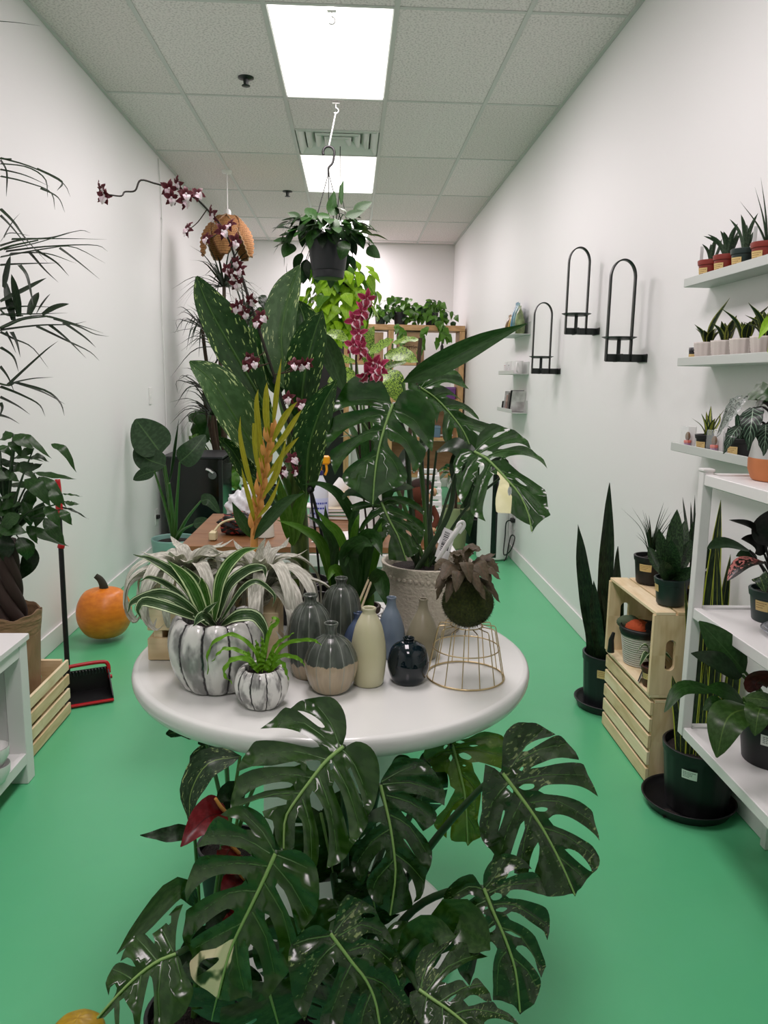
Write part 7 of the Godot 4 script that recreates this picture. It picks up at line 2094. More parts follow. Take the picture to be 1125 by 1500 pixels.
	var kk := thing("moss_ball_plant", "brown leaved plant growing from a green moss ball on the wire basket", "potted plant", bc)
	var mossn := noise_tex(0.06, Color(0.07, 0.095, 0.015), Color(0.30, 0.33, 0.08), 92)
	part(kk, "moss_ball", MB.new().ball(bc, Vector3(0.0545, 0.052, 0.0545), 72, func(d: Vector3) -> float: return 1.0 + 0.03 * sin(d.x * 23.0 + d.y * 11.0) * sin(d.z * 19.0 - d.y * 13.0) + 0.02 * sin(d.x * 61.0 + d.z * 57.0) * sin(d.y * 53.0)), tri_map(sm(Color.WHITE, 0.95, mossn), 9.0))
	var tuft := MB.new()
	for k in 2600:
		var d := Vector3(rng.randfn(), rng.randfn(), rng.randfn()).normalized()
		var p := bc + d * Vector3(0.0535, 0.051, 0.0535)
		var s := d.cross(Vector3(rng.randfn(), rng.randfn(), rng.randfn())).normalized()
		var e := d * rng.randf_range(0.003, 0.007) + s * rng.randf_range(-0.004, 0.004) + Vector3(0, -0.001, 0)
		var w := s.cross(d) * 0.0006
		var a := tuft.vert(p - w, d, Vector2(rng.randf(), rng.randf()))
		tuft.vert(p + w, d, Vector2(rng.randf(), rng.randf()))
		tuft.vert(p + e, d, Vector2(rng.randf(), rng.randf()))
		tuft.tri(a, a + 1, a + 2)
	part(kk, "moss_tufts", tuft, sm(Color.WHITE, 0.95, mossn)).set_meta("kind", "stuff")
	var top := bc + Vector3(0, 0.048, 0)
	for q in [[pts("232,978,-1600 204,1007,-1580 180,1021,-1560"), 0.04], [pts("224,973,-1580 194,988,-1550 175,976,-1530"), 0.026], [pts("241,990,-1600 254,1027,-1580 247,1055,-1560"), 0.05], [pts("251,987,-1600 272,1017,-1580 305,1042,-1570"), 0.032], [pts("248,983,-1580 264,1014,-1550 281,996,-1520"), 0.05], [pts("256,981,-1580 286,1003,-1550 309,996,-1530"), 0.026], [pts("260,969,-1580 287,971,-1550 310,947,-1530"), 0.026], [pts("234,988,-1580 208,1009,-1550 186,1001,-1510"), 0.045], [pts("229,968,-1570 210,976,-1540 197,950,-1520"), 0.028], [pts("244,975,-1600 228,1017,-1600 213,1035,-1600"), 0.04], [pts("262,978,-1620 297,996,-1640 328,999,-1660"), 0.032], [pts("250,985,-1620 246,1019,-1640 251,1029,-1660"), 0.04], [pts("251,980,-1570 250,999,-1530 264,976,-1500"), 0.036], [pts("218,968,-1600 195,953,-1600 187,933,-1600"), 0.022], [pts("230,968,-1600 203,978,-1600 190,968,-1580"), 0.034], [pts("255,988,-1580 276,1006,-1550 290,982,-1530"), 0.036], [pts("236,1000,-1550 235,1023,-1510 241,1000,-1490"), 0.036], [pts("239,993,-1620 262,1028,-1630 283,1038,-1620"), 0.036], [pts("266,987,-1600 292,1013,-1580 312,1003,-1560"), 0.03], [pts("225,973,-1620 200,998,-1630 183,991,-1620"), 0.034], [pts("229,998,-1580 220,1029,-1560 228,1045,-1540"), 0.036], [pts("253,971,-1560 262,976,-1530 276,959,-1510"), 0.028], [pts("233,983,-1560 221,1001,-1520 213,978,-1500"), 0.036]]:
		var p: Array = q[0]
		p[0] = p[0].lerp(p[1], 0.25) + Vector3(0, 0.004, 0)
		p[1] = p[1] + Vector3(0, -0.004, 0)
		p[2] = p[2] + Vector3(0, -0.016, 0)
		part(kk, "leaf", MB.new().blade(p, q[1] * 0.82, "oval", Vector3(0, 1, 0.5), {"fold": 0.1, "cols": 7, "curl": 0.25, "wave": 0.002, "wn": 4.0}), M.fitton)
		stalk(kk, [top, top.lerp(p[0], 0.5) + Vector3(0, 0.008, 0), p[0]], 0.003, 0.002, M.fitton)
	# a green bottom gourd in front, on the floor: only its top shows
	c = Vector3(Vector3(-0.552, 0.08, -1.42).x, 0.0, -1.43)
	var go := thing("squash", "round yellow squash on the floor at the bottom left corner", "squash", c)
	part(go, "rind", MB.new().ball(c + Vector3(0, 0.036, 0), Vector3(0.056, 0.036, 0.05), 40, func(d: Vector3) -> float: return 1.0 - 0.02 * absf(sin(atan2(d.z, d.x) * 4.0))), sm(Color.WHITE, 0.4, noise_tex(0.05, Color(0.62, 0.48, 0.05), Color(0.78, 0.63, 0.12), 64, 128)))
	part(go, "stem", MB.new().tube([c + Vector3(0, 0.062, 0.03), c + Vector3(0.004, 0.07, 0.044)], 0.007, 0.005, 8), M.spike_core)



# ---------------------------------------------------------------- tall plants on the back of the table

func flower_parts(r: float, w: float, prof: String, lip_r: float, lip_w: float) -> Array:
	var petals := MB.new()
	for k in 5:
		var a := PI / 2 + TAU * k / 5.0
		var d := Vector3(cos(a), sin(a), 0)
		petals.blade([d * r * 0.08, d * r * 0.55 + Vector3(0, 0, r * 0.12), d * r - Vector3(0, 0, r * 0.12)], w * (1.0 if k % 2 else 0.85), prof, Vector3(0, 0, 1), {"n": 6, "cols": 3, "fold": 0.15, "wave": r * 0.06})
	var lip := MB.new().blade([Vector3(0, -r * 0.05, r * 0.1), Vector3(0, -r * 0.5, r * 0.28), Vector3(0, -lip_r, r * 0.1)], lip_w, "heart", Vector3(0, 0, 1), {"n": 7, "cols": 5, "wave": r * 0.08})
	lip.ball(Vector3(0, 0, r * 0.12), Vector3.ONE * r * 0.14, 10)
	return [petals.mesh(), lip.mesh()]


func flower(root: Node3D, kind: Array, p: Vector3, s: float, m1: Material, m2: Material) -> void:
	var b := Basis.from_euler(Vector3(rng.randf_range(-0.5, 0.6), rng.randf_range(-1.0, 1.0), rng.randf_range(-0.8, 0.8))) * Basis.from_scale(Vector3.ONE * s)
	var f := put(root, "flower", kind[0], m1, Transform3D(b, p))
	put(f, "lip", kind[1], m2, Transform3D(b, p))


func tall_plants() -> void:
	var tt := TT + 0.0005
	# split leaf plant in the big white pot
	var c := Vector3(0.202, tt, -1.955)
	var t := thing("potted_monstera", "split leaf monstera in large cream textured pot on the back of the round table", "potted plant", c)
	var cream := bumped(tri_map(sm(Color(0.74, 0.71, 0.64), 0.5), 7.0), noise_tex(0.05, Color.BLACK, Color.WHITE, 93), 0.35)
	part(t, "pot", MB.new().lathe(c, [Vector2(0, 0), Vector2(0.085, 0), Vector2(0.089, 0.006), Vector2(0.103, 0.08), Vector2(0.113, 0.15), Vector2(0.115, 0.152), Vector2(0.118, 0.172), Vector2(0.120, 0.178), Vector2(0.117, 0.181), Vector2(0.110, 0.178), Vector2(0.106, 0.15)], 64), cream)
	for k in 46:
		var a := TAU * k / 46.0
		part(t, "bead", MB.new().ball(c + Vector3(cos(a) * 0.1135, 0.150, sin(a) * 0.1135), Vector3(0.0062, 0.006, 0.0062), 8), cream)
	soil(t, c + Vector3(0, 0.158, 0), 0.107)
	var s := c + Vector3(0, 0.155, 0)
	var white := sm(Color(0.90, 0.89, 0.74), 0.4, noise_tex(0.05, Color(0.9, 0.9, 0.82), Color(1, 1, 0.97), 94, 64))
	for q in [[[Vector3(0.1, 1.322, -1.86), Vector3(-0.9762, 0.1549, -0.1518), Vector3(-0.1974, -0.9243, 0.3265), "6,-2 21,-26 44,-61 71,-89 107,-108 145,-114 187,-108 221,-90 247,-60 269,-16 285,34 295,74 295,99 271,78 234,52 189,34 142,29 105,31 95,34 108,42 137,53 183,65 227,81 266,99 293,121 301,136 296,179 287,221 271,259 254,231 230,194 201,156 163,132 125,114 90,105 73,110 66,119 83,139 116,159 152,185 190,208 221,236 243,256 255,272 244,310 230,340 205,381 193,338 180,304 156,269 126,234 95,206 71,194 52,198 46,213 52,239 82,271 114,294 144,324 164,354 171,382 152,411 122,429 76,449 30,472 9,484 -1,493 -6,468 -21,439 -53,419 -90,396 -121,369 -133,340 -130,314 -108,281 -82,254 -52,233 -26,211 -11,186 -4,166 -26,184 -58,183 -92,198 -119,231 -139,264 -161,313 -175,279 -192,233 -197,189 -174,166 -133,142 -92,120 -62,101 -46,87 -70,88 -111,108 -152,133 -188,158 -214,180 -226,189 -221,125 -214,61 -204,8 -185,-26 -148,-52 -113,-71 -81,-74 -46,-64 -23,-43 -13,-16 -4,-2", "", "0,0 9,59 20,160 23,252 17,358 2,482", "5,4 97,-7 241,15|15,55 120,86 253,160|26,134 127,180 218,300|23,252 100,310 134,370|-6,29 -111,53 -194,130|4,113 -95,160 -163,244|9,217 -53,265 -95,321", ""], M.mon_up], [[Vector3(0.178, 1.362, -2.05), Vector3(-0.7801, -0.5634, 0.2722), Vector3(0.6254, -0.7154, 0.3117), "5,-17 -33,-59 -76,-88 -115,-78 -190,-26 -230,6 -245,40 -245,85 -226,156 -198,122 -174,91 -147,64 -112,53 -92,57 -114,87 -132,126 -138,163 -134,192 -130,157 -112,134 -94,123 -76,125 -88,148 -121,182 -145,213 -163,259 -162,297 -151,325 -141,306 -131,260 -115,235 -96,220 -82,226 -95,258 -117,291 -149,326 -191,369 -183,389 -142,393 -110,393 -92,371 -74,352 -84,395 -47,423 -5,450 21,423 43,398 30,364 2,317 -10,291 2,285 34,311 60,353 80,400 77,343 76,291 39,238 -10,193 -12,179 11,177 61,215 49,186 24,141 28,101 39,47 50,1 67,-16 32,-57 3,-86 -1,-61 -1,-9", "18,70 8,71 13,83 20,81", "0,0 -30,106 -39,221 -36,327 -6,442", "-6,8 -107,-16 -210,3|-14,20 -136,39 -224,106|-24,83 -98,107 -137,149|-34,160 -116,204 -154,277|-44,251 -99,312 -157,369|-31,215 33,262 66,330|-31,311 -8,368", ""], M.mon_up], [[Vector3(0.295, 1.213, -1.84), Vector3(-0.8485, -0.4865, 0.2082), Vector3(0.5188, -0.6869, 0.5090), "-11,-8 -46,-42 -78,-64 -117,-71 -147,-82 -173,-78 -197,-63 -215,-40 -226,-20 -245,-10 -260,16 -266,55 -262,91 -257,113 -241,89 -216,68 -186,55 -149,43 -119,42 -103,46 -128,57 -168,65 -210,76 -242,95 -263,120 -269,158 -270,196 -251,248 -247,218 -240,182 -223,152 -199,131 -163,118 -127,113 -101,114 -92,124 -103,155 -120,201 -143,246 -162,289 -177,329 -160,366 -134,413 -121,433 -115,452 -79,452 -39,455 -17,463 1,473 -14,455 -18,440 8,415 30,386 40,359 63,341 91,319 88,301 61,260 24,225 -3,202 -20,182 -24,164 -15,155 8,155 35,170 65,198 108,235 134,265 150,295 156,320 171,287 182,248 168,213 130,173 87,142 71,119 102,132 147,162 193,185 186,136 166,89 148,71 136,36 116,-6 86,-29 49,-42 23,-31 2,-6", "30,76 11,69 2,82 14,99 41,112 57,113|-121,-20 -141,-32 -171,-34 -209,-20 -176,-18 -144,-14|-21,26 -47,29 -71,46 -59,55 -38,50|-36,68 -64,77 -85,98 -72,104 -46,87|-21,113 -30,113 -35,122 -25,131 -16,128|-68,165 -84,178 -81,182 -68,172|-85,211 -99,223 -112,274 -96,257 -84,228|-35,235 -41,245 -21,273 0,280 -11,255|53,24 86,45 112,58 86,32", "0,0 -27,58 -40,135 -50,214 -56,297 -35,394 -3,465", "-5,0 -80,-19 -188,-42|-15,19 -123,17 -241,26|-47,53 -133,67 -253,135|-49,153 -106,221 -148,316|-47,218 -92,278 -115,382|-9,28 74,59 157,125|-28,96 61,153 148,238|5,0 60,-18 108,12", "-40,135 -44,159 -50,190 -50,214 -24,257 -11,290 43,356 92,321 94,300 64,258 28,223 0,199 -18,181 -20,158"], M.mon_up], [[Vector3(0.076, 1.089, -1.84), Vector3(-0.9158, -0.3779, 0.1359), Vector3(0.4015, -0.8555, 0.3270), "-5,-7 -17,-43 -54,-38 -98,-35 -146,-42 -179,-5 -143,-5 -107,-15 -73,-19 -59,-7 -74,-2 -118,21 -152,56 -175,93 -176,116 -166,134 -152,106 -134,76 -108,53 -77,42 -48,37 -41,43 -65,60 -90,93 -123,130 -144,161 -146,193 -127,221 -88,262 -90,232 -77,202 -66,177 -53,167 -52,180 -69,210 -74,238 -78,271 -65,288 -37,293 -11,291 -5,275 0,306 58,278 79,265 69,234 48,195 27,168 31,157 53,166 74,183 96,165 117,151 134,140 108,111 76,89 34,62 38,51 76,57 107,67 127,85 134,109 159,97 150,75 122,51 88,34 58,16 32,18 53,4 88,-6 130,-13 146,-26 140,-51 110,-47 74,-39 46,-13 72,-44 103,-74 140,-92 165,-84 164,-102 138,-118 107,-117 83,-90 57,-47 28,-21 9,-36 1,-5", "-59,113 -75,118 -94,135 -111,156 -77,132", "0,0 0,86 -4,137 -7,191 1,299", "-6,2 -59,12 -159,109|-8,48 -67,96 -126,193|-6,93 -62,157 -84,247|-7,151 -35,217 -42,282|11,9 63,-13 133,-35|4,44 67,48 140,83|5,97 66,115 114,144", ""], M.mon]]:
		shaped_leaf(t, q[0], q[1], {"second": white})
		var p0: Vector3 = q[0][0]
		var back: Vector3 = p0 + (s - p0) * Vector3(0.35, 0.25, 0.35) + Vector3(0, 0.02, -0.02)
		stalk(t, [s + Vector3(rng.randf_range(-0.03, 0.03), 0, rng.randf_range(-0.03, 0.03)), s.lerp(p0, 0.5) + Vector3(0, -0.01, -0.03), back, p0], 0.0085, 0.005, M.stem_dark)
	part(t, "leaf", MB.new().blade(pts("130,1373,-1980 220,1419,-1950 325,1475,-1930 421,1517,-1900"), 0.06, "lance", Vector3(0.25, 0.3, 1), {"fold": 0.3, "cols": 7}), M.leaf)
	stalk(t, [s, s + Vector3(-0.02, 0.25, -0.02), Vector3(0.13, 1.373, -1.98)], 0.006, 0.004, M.stem)
	part(t, "leaf", MB.new().blade(pts("-16,1345,-2020 -46,1421,-2020 -69,1471,-2000 -89,1486,-1980"), 0.06, "lance", Vector3(0.3, 0.5, 1), {"fold": 0.2, "cols": 7}), M.leaf)
	stalk(t, [s, s + Vector3(-0.1, 0.25, -0.04), Vector3(-0.016, 1.345, -2.02)], 0.006, 0.004, M.stem)
	for q in [[pts("200,1219,-1980 149,1190,-1950 114,1155,-1920"), 0.05], [pts("311,1219,-2000 287,1153,-1960 292,1061,-1930"), 0.075], [pts("383,1165,-1860 358,1178,-1860 309,1148,-1860"), 0.05], [pts("223,1200,-2000 266,1214,-1950 303,1156,-1930"), 0.06]]:
		part(t, "leaf", MB.new().blade(q[0], q[1], "lance", Vector3(0, 0.8, 0.7), {"fold": 0.2, "cols": 7}), M.leaf_dark)
		stalk(t, [s, s.lerp(q[0][0], 0.5) + Vector3(0, 0.03, -0.02), q[0][0]], 0.0045, 0.003, M.stem_dark)
	var sp := thing("plant_scoop", "white plastic scoop handle stuck in the big cream pot", "scoop", Vector3(0.236, 0.961, -1.9))
	part(sp, "handle", MB.new().tube(MB.spline([Vector3(0.218, 0.936, -1.88), Vector3(0.241, 0.98, -1.87), Vector3(0.26, 1.013, -1.86), Vector3(0.273, 1.033, -1.86)], 14), 0.009, 0.013, 12, 0.6), M.trim)
	part(sp, "hang_loop", MB.new().tube(MB.spline([Vector3(0.261, 1.014, -1.855), Vector3(0.264, 1.035, -1.853), Vector3(0.275, 1.041, -1.853), Vector3(0.279, 1.03, -1.853), Vector3(0.268, 1.012, -1.855)], 16), 0.004, 0.004, 8), M.trim)
	var lt := thing("plant_label", "printed white plant label stuck in the big cream pot beside the scoop", "label", Vector3(0.242, 0.966, -1.92))
	var q0 := MB.new()
	q0.grid(2, 2, PackedVector3Array([Vector3(0.238, 1.014, -1.925), Vector3(0.268, 1.002, -1.915), Vector3(0.217, 0.938, -1.925), Vector3(0.248, 0.926, -1.915)]), PackedVector2Array([Vector2(0, 0), Vector2(1, 0), Vector2(0, 1), Vector2(1, 1)]))
	part(lt, "printed_face", q0, M.bar_label)
	part(lt, "stick", MB.new().box(Vector3(0.233, 0.938, -1.925), Vector3(0.014, 0.07, 0.001), 0.0004), M.trim)
	# speckled dumb cane
	c = Vector3(Vector3(-0.13, 0.867, -2.02).x, tt, -2.02)
	var d := thing("dumb_cane", "tall dumb cane with cream speckled leaves behind the air plants", "potted plant", c)
	plain_pot(d, c, 0.065, 0.078, 0.11, M.nursery_black, 0.003, 0.02)
	s = c + Vector3(0, 0.095, 0)
	var cane := sm(Color.WHITE, 0.5, noise_tex(0.09, Color(0.15, 0.24, 0.06), Color(0.36, 0.44, 0.16), 95, 128))
	part(d, "cane", MB.new().tube(MB.spline([s, Vector3(-0.133, 1.015, -2.02), Vector3(-0.145, 1.141, -2.02), Vector3(-0.147, 1.247, -2.02), Vector3(-0.143, 1.334, -2.02)], 20), 0.026, 0.014, 12), cane)
	for q in [[pts("-150,1141,-2020 -180,1230,-2000 -220,1317,-1980"), pts("-220,1317,-1980 -282,1432,-1950 -337,1535,-1930 -367,1612,-1920"), 0.125, 0, Vector3(0.7, 0.3, 1), 0.35], [pts("-151,1069,-2020 -175,1145,-1980 -206,1165,-1950"), pts("-202,1148,-1950 -269,1269,-1900 -326,1366,-1880 -378,1413,-1870"), 0.115, 1, Vector3(0.35, 0.6, 1), 0.4], [pts("-144,1229,-2030 -151,1298,-2040 -159,1351,-2050"), pts("-159,1342,-2050 -180,1472,-2060 -160,1594,-2080 -132,1665,-2080"), 0.11, 1, Vector3(-0.4, 0.3, 1), 0.45], [pts("-138,1161,-2000 -127,1233,-1980 -122,1302,-1970"), pts("-126,1267,-1970 -114,1386,-1950 -90,1484,-1940 -69,1540,-1930"), 0.105, 0, Vector3(-0.2, 0.4, 1), 0.4], [pts("-128,1054,-2000 -112,1095,-1970 -104,1132,-1950"), pts("-108,1089,-1950 -103,1204,-1920 -72,1305,-1900 -33,1377,-1880"), 0.095, 0, Vector3(-0.1, 0.3, 1), 0.4], [pts("-151,1014,-2020 -188,1075,-1980 -220,1112,-1960"), pts("-220,1109,-1960 -260,1149,-1940 -291,1200,-1930 -322,1234,-1920"), 0.06, 0, Vector3(0.5, 0.6, 1), 0.4], [pts("-149,1209,-2050 -176,1297,-2060 -194,1367,-2070"), pts("-189,1332,-2070 -212,1437,-2080 -230,1507,-2090 -240,1560,-2100"), 0.10, 0, Vector3(0.2, 0.3, 1), 0.3], [pts("-146,1226,-2060 -133,1315,-2080 -125,1368,-2100"), pts("-130,1332,-2100 -117,1440,-2120 -125,1530,-2140 -144,1584,-2150"), 0.10, 0, Vector3(-0.2, 0.3, 1), 0.3], [pts("-138,1119,-2050 -185,1191,-2050 -211,1226,-2050"), pts("-202,1209,-2050 -251,1297,-2050 -271,1366,-2050 -284,1435,-2050"), 0.10, 0, Vector3(0.3, 0.3, 1), 0.3]]:
		stalk(d, q[0], 0.011, 0.006, M.stem)
		var lf := part(d, "leaf", MB.new().blade(q[1], q[2], "oval", q[4], {"fold": q[5], "cols": 9, "n": 20, "wave": 0.003, "wn": 2.0}), M.dieff_pale if q[3] else M.dieff)
		part(lf, "midrib", MB.new().tube(MB.spline(q[1], 12), 0.0042, 0.001, 6), M.stem)
	part(d, "petiole_sheath", MB.new().blade(pts("-145,948,-1990 -126,1059,-1970 -87,1150,-1950"), 0.04, "lance", Vector3(0, 0.2, 1), {"fold": 0.5}), M.leaf_light)
	part(d, "petiole_sheath", MB.new().blade(pts("-149,948,-1990 -165,1050,-1970 -184,1149,-1950"), 0.04, "lance", Vector3(0, 0.2, 1), {"fold": 0.5}), M.leaf_light)
	# yellow flower spike plant
	c = Vector3(Vector3(-0.237, 0.967, -1.9).x, tt, -1.91)
	var y := thing("yellow_spike_plant", "plant with tall yellow orange bract spike between the air plants", "potted plant", c)
	plain_pot(y, c, 0.04, 0.05, 0.075, M.nursery_black, 0.003, 0.015)
	var core := MB.spline([c + Vector3(0, 0.065, 0), Vector3(-0.235, 0.986, -1.89), Vector3(-0.223, 1.064, -1.88), Vector3(-0.21, 1.125, -1.87), Vector3(-0.197, 1.2, -1.86), Vector3(-0.182, 1.273, -1.85)], 30)
	part(y, "spike_core", MB.new().tube(core, 0.011, 0.005, 9), M.spike_core)
	for i in 17:
		var p: Vector3 = core[int(7 + i * 1.35)]
		var sd := -1.0 if i % 2 else 1.0
		part(y, "bract", MB.new().blade([p + Vector3(0, -0.012, 0.002), p + Vector3(sd * 0.006, 0.01, 0.011), p + Vector3(sd * 0.010, 0.036, 0.007)], 0.02, "oval", Vector3(sd * 0.6, 0, 1), {"fold": 0.5}), M.spike_core)
	for q in [[pts("-222,1066,-1870 -244,1160,-1850 -258,1241,-1840 -257,1289,-1840"), 0.022], [pts("-209,1109,-1860 -223,1209,-1840 -224,1274,-1830 -226,1250,-1830"), 0.020], [pts("-204,1142,-1860 -215,1241,-1850 -219,1321,-1840 -215,1352,-1840"), 0.026], [pts("-191,1225,-1850 -197,1290,-1840 -195,1345,-1830 -194,1368,-1830"), 0.028], [pts("-182,1265,-1850 -175,1322,-1840 -167,1377,-1830 -160,1423,-1830"), 0.022], [pts("-186,1225,-1850 -161,1275,-1830 -140,1307,-1820 -122,1326,-1810"), 0.028], [pts("-193,1193,-1850 -155,1243,-1830 -126,1288,-1820 -112,1308,-1810"), 0.024], [pts("-200,1142,-1860 -163,1194,-1840 -135,1228,-1820 -119,1245,-1810"), 0.022], [pts("-211,1093,-1860 -179,1145,-1840 -161,1193,-1820 -147,1245,-1810"), 0.028], [pts("-230,1022,-1880 -240,1084,-1860 -251,1135,-1850 -256,1169,-1840"), 0.02], [pts("-226,1041,-1870 -197,1075,-1850 -179,1109,-1840 -165,1147,-1830"), 0.02]]:
		part(y, "bract", MB.new().blade(q[0], q[1] * 0.62, "lance", Vector3(0, 0.3, 1), {"fold": 0.4, "n": 12}), M.spike)
	for q in [[pts("-234,988,-1880 -193,1043,-1860 -150,1088,-1840 -109,1111,-1830"), 0.035], [pts("-236,984,-1900 -269,1035,-1900 -289,1077,-1900"), 0.03]]:
		part(y, "leaf", MB.new().blade(q[0], q[1], "lance", Vector3(0, 0.6, 1), {"fold": 0.3}), M.leaf)
	# dark flowered orchid with a long arching spike
	c = Vector3(Vector3(-0.044, 0.878, -1.98).x, tt, -1.985)
	var o := thing("potted_orchid", "orchid with long arching spike of small maroon and white flowers on a black stake", "potted orchid", c)
	plain_pot(o, c, 0.045, 0.055, 0.10, M.nursery_black, 0.003, 0.02)
	s = c + Vector3(0, 0.09, 0)
	part(o, "stake", MB.new().tube(MB.spline([s, Vector3(-0.074, 0.999, -1.96), Vector3(-0.099, 1.103, -1.95), Vector3(-0.141, 1.235, -1.94), Vector3(-0.178, 1.355, -1.93), Vector3(-0.22, 1.489, -1.92), Vector3(-0.263, 1.625, -1.91)], 24), 0.0042, 0.0036, 8), M.black)
	part(o, "stake", MB.new().tube(MB.spline([s + Vector3(-0.03, 0, 0.01), Vector3(-0.085, 0.975, -1.95), Vector3(-0.094, 1.046, -1.945), Vector3(-0.099, 1.103, -1.945)], 12), 0.003, 0.003, 7), M.black)
	part(o, "stake_knob", MB.new().ball(Vector3(-0.099, 1.104, -1.942), Vector3.ONE * 0.010, 14), M.black)
	part(o, "clip", MB.new().ball(Vector3(-0.182, 1.371, -1.925), Vector3.ONE * 0.009, 12), M.black)
	part(o, "clip", MB.new().ball(Vector3(-0.267, 1.63, -1.905), Vector3(0.012, 0.007, 0.007), 12), M.black)
	var stem := MB.spline(pts("-104,1116,-1940 -140,1243,-1930 -180,1368,-1920 -222,1499,-1910 -264,1627,-1900 -291,1706,-1880 -337,1761,-1860 -360,1777,-1850 -385,1788,-1840 -414,1792,-1830 -434,1795,-1820 -461,1798,-1810 -471,1774,-1800 -493,1771,-1800 -499,1760,-1790 -531,1763,-1790"), 70)
	part(o, "flower_spike", MB.new().tube(stem, 0.0032, 0.0016, 6), sm(Color(0.14, 0.12, 0.08), 0.6))
	var fl := flower_parts(0.019, 0.0125, "lance", 0.0185, 0.018)
	var spots := pts("-537,1773,-1790 -535,1758,-1790 -405,1787,-1830 -399,1766,-1820 -383,1799,-1830 -375,1763,-1830 -345,1779,-1840 -368,1776,-1830 -314,1741,-1860 -372,1709,-1870 -331,1690,-1870 -298,1707,-1870 -278,1722,-1880 -269,1687,-1880 -265,1641,-1880 -289,1626,-1890 -256,1624,-1880 -277,1613,-1880 -269,1596,-1890 -260,1545,-1890 -251,1528,-1890 -271,1541,-1900 -236,1558,-1900 -214,1521,-1900 -222,1508,-1900 -245,1407,-1880 -230,1415,-1880 -240,1425,-1890 -133,1412,-1880 -100,1414,-1880 -118,1411,-1880 -149,1332,-1900 -121,1317,-1900 -163,1159,-1860 -132,1160,-1860 -140,1187,-1880")
	for p in spots:
		flower(o, fl, p, rng.randf_range(0.85, 1.12), M.petal_dark, M.lip_white)
		var near: Vector3 = stem[0]
		for e in stem:
			if e.distance_squared_to(p) < near.distance_squared_to(p): near = e
		if near.distance_to(p) > 0.012: part(o, "pedicel", MB.new().tube(MB.spline([near, near.lerp(p, 0.5) + Vector3(0, -0.006, 0), p + Vector3(0, 0, -0.004)], 6), 0.0014, 0.0011, 5), M.stem_brown)
	for q in [[pts("-44,889,-1970 -72,961,-1930 -121,1014,-1880 -176,1042,-1850"), 0.035], [pts("-21,899,-1970 -38,961,-1930 -71,1020,-1900 -107,1050,-1870"), 0.028], [pts("-29,898,-1970 14,993,-1950 -21,1084,-1930 -72,1119,-1920 -117,1121,-1900"), 0.03], [pts("-35,896,-1980 -57,964,-2000 -65,1052,-2020"), 0.03]]:
		var p: Array = q[0]
		p[0] = s
		part(o, "leaf", MB.new().blade(p, q[1], "lance", Vector3(0, 0.8, 0.6), {"fold": 0.35, "n": 18}), M.leaf_light if q[1] == 0.035 else M.leaf)
	# pink orchid
	c = Vector3(Vector3(0.035, 0.833, -1.88).x, tt, -1.87)
	var k := thing("potted_orchid", "orchid with pink magenta flowers and broad leaves in a brown pot beside the cream pot", "potted orchid", c)
	part(k, "pot", MB.new().lathe(c, pot_prof(0.032, 0.042, 0.085, 0.003, 0.016), 32), sm(Color(0.22, 0.16, 0.12), 0.5))
	soil(k, c + Vector3(0, 0.075, 0), 0.037)
	s = c + Vector3(0, 0.075, 0)
	for i in 3: part(k, "pseudobulb", MB.new().ball(s + Vector3(-0.02 + 0.018 * i, 0.025, 0.004 * i), Vector3(0.012, 0.034, 0.009), 16), M.leaf_light)
	for q in [[pts("15,945,-1850 37,995,-1800 61,1011,-1780 76,975,-1760"), 0.05, 0], [pts("6,908,-1860 -3,965,-1800 29,1005,-1770 53,1001,-1750"), 0.05, 0], [pts("14,943,-1860 10,992,-1830 17,1047,-1800 23,1069,-1800"), 0.018, 1], [pts("56,909,-1860 66,967,-1830 71,1019,-1820 76,1044,-1820"), 0.02, 1], [pts("31,896,-1840 71,915,-1800 82,887,-1780 87,854,-1770"), 0.045, 0], [pts("-3,921,-1880 -20,994,-1860 -56,1039,-1840 -81,1074,-1820"), 0.024, 1], [pts("14,947,-1880 10,1024,-1880 26,1075,-1880"), 0.03, 0], [pts("-11,891,-1860 -32,927,-1820 -51,906,-1800"), 0.03, 1], [pts("-6,911,-1850 0,973,-1800 -11,945,-1780"), 0.045, 0]]:
		var p: Array = q[0]
		p[0] = s.lerp(p[0], 0.25)
		part(k, "leaf", MB.new().blade(p, q[1], "lance", Vector3(-0.1, 0.7, 1), {"fold": 0.25, "n": 14, "cols": 7}), M.leaf_light if q[2] else M.leaf)
	for st in [pts("56,921,-1880 29,1137,-1920 13,1371,-1920 15,1468,-1910 28,1539,-1900 35,1575,-1890"), pts("65,921,-1880 54,1140,-1900 44,1307,-1900 50,1388,-1880 67,1412,-1870")]:
		var line := MB.spline(st, 30)
		line[0] = s
		part(k, "flower_spike", MB.new().tube(line, 0.003, 0.002, 6), sm(Color(0.2, 0.1, 0.09), 0.5))
	var fp := flower_parts(0.027, 0.0165, "oval", 0.024, 0.026)
	for p in pts("35,1566,-1885 24,1536,-1885 7,1516,-1885 18,1485,-1890 6,1458,-1890 22,1450,-1885 69,1410,-1860 53,1418,-1870 37,1393,-1870 61,1395,-1865"): flower(k, fp, p, rng.randf_range(0.9, 1.1), M.petal_pink, M.lip_pink)
	for i in 2: part(k, "stake_clip", MB.new().tube([Vector3(0.015, 0.831, -1.8) + Vector3(0.012 * i, 0, 0), Vector3(0.049, 0.906, -1.83) + Vector3(0.008 * i, 0, 0)], 0.003, 0.003, 7), M.pine)
	var hold := thing("wire_holder", "white wire plant holder around the brown orchid pot", "plant holder", c)
	for i in 4:
		var a := TAU * i / 4.0 + 0.5
		var dd := Vector3(cos(a), 0, sin(a))
		part(hold, "wire_leg", MB.new().tube([c + dd * 0.053, c + dd * 0.053 + Vector3(0, 0.072, 0)], 0.0022, 0.0022, 7), M.trim)
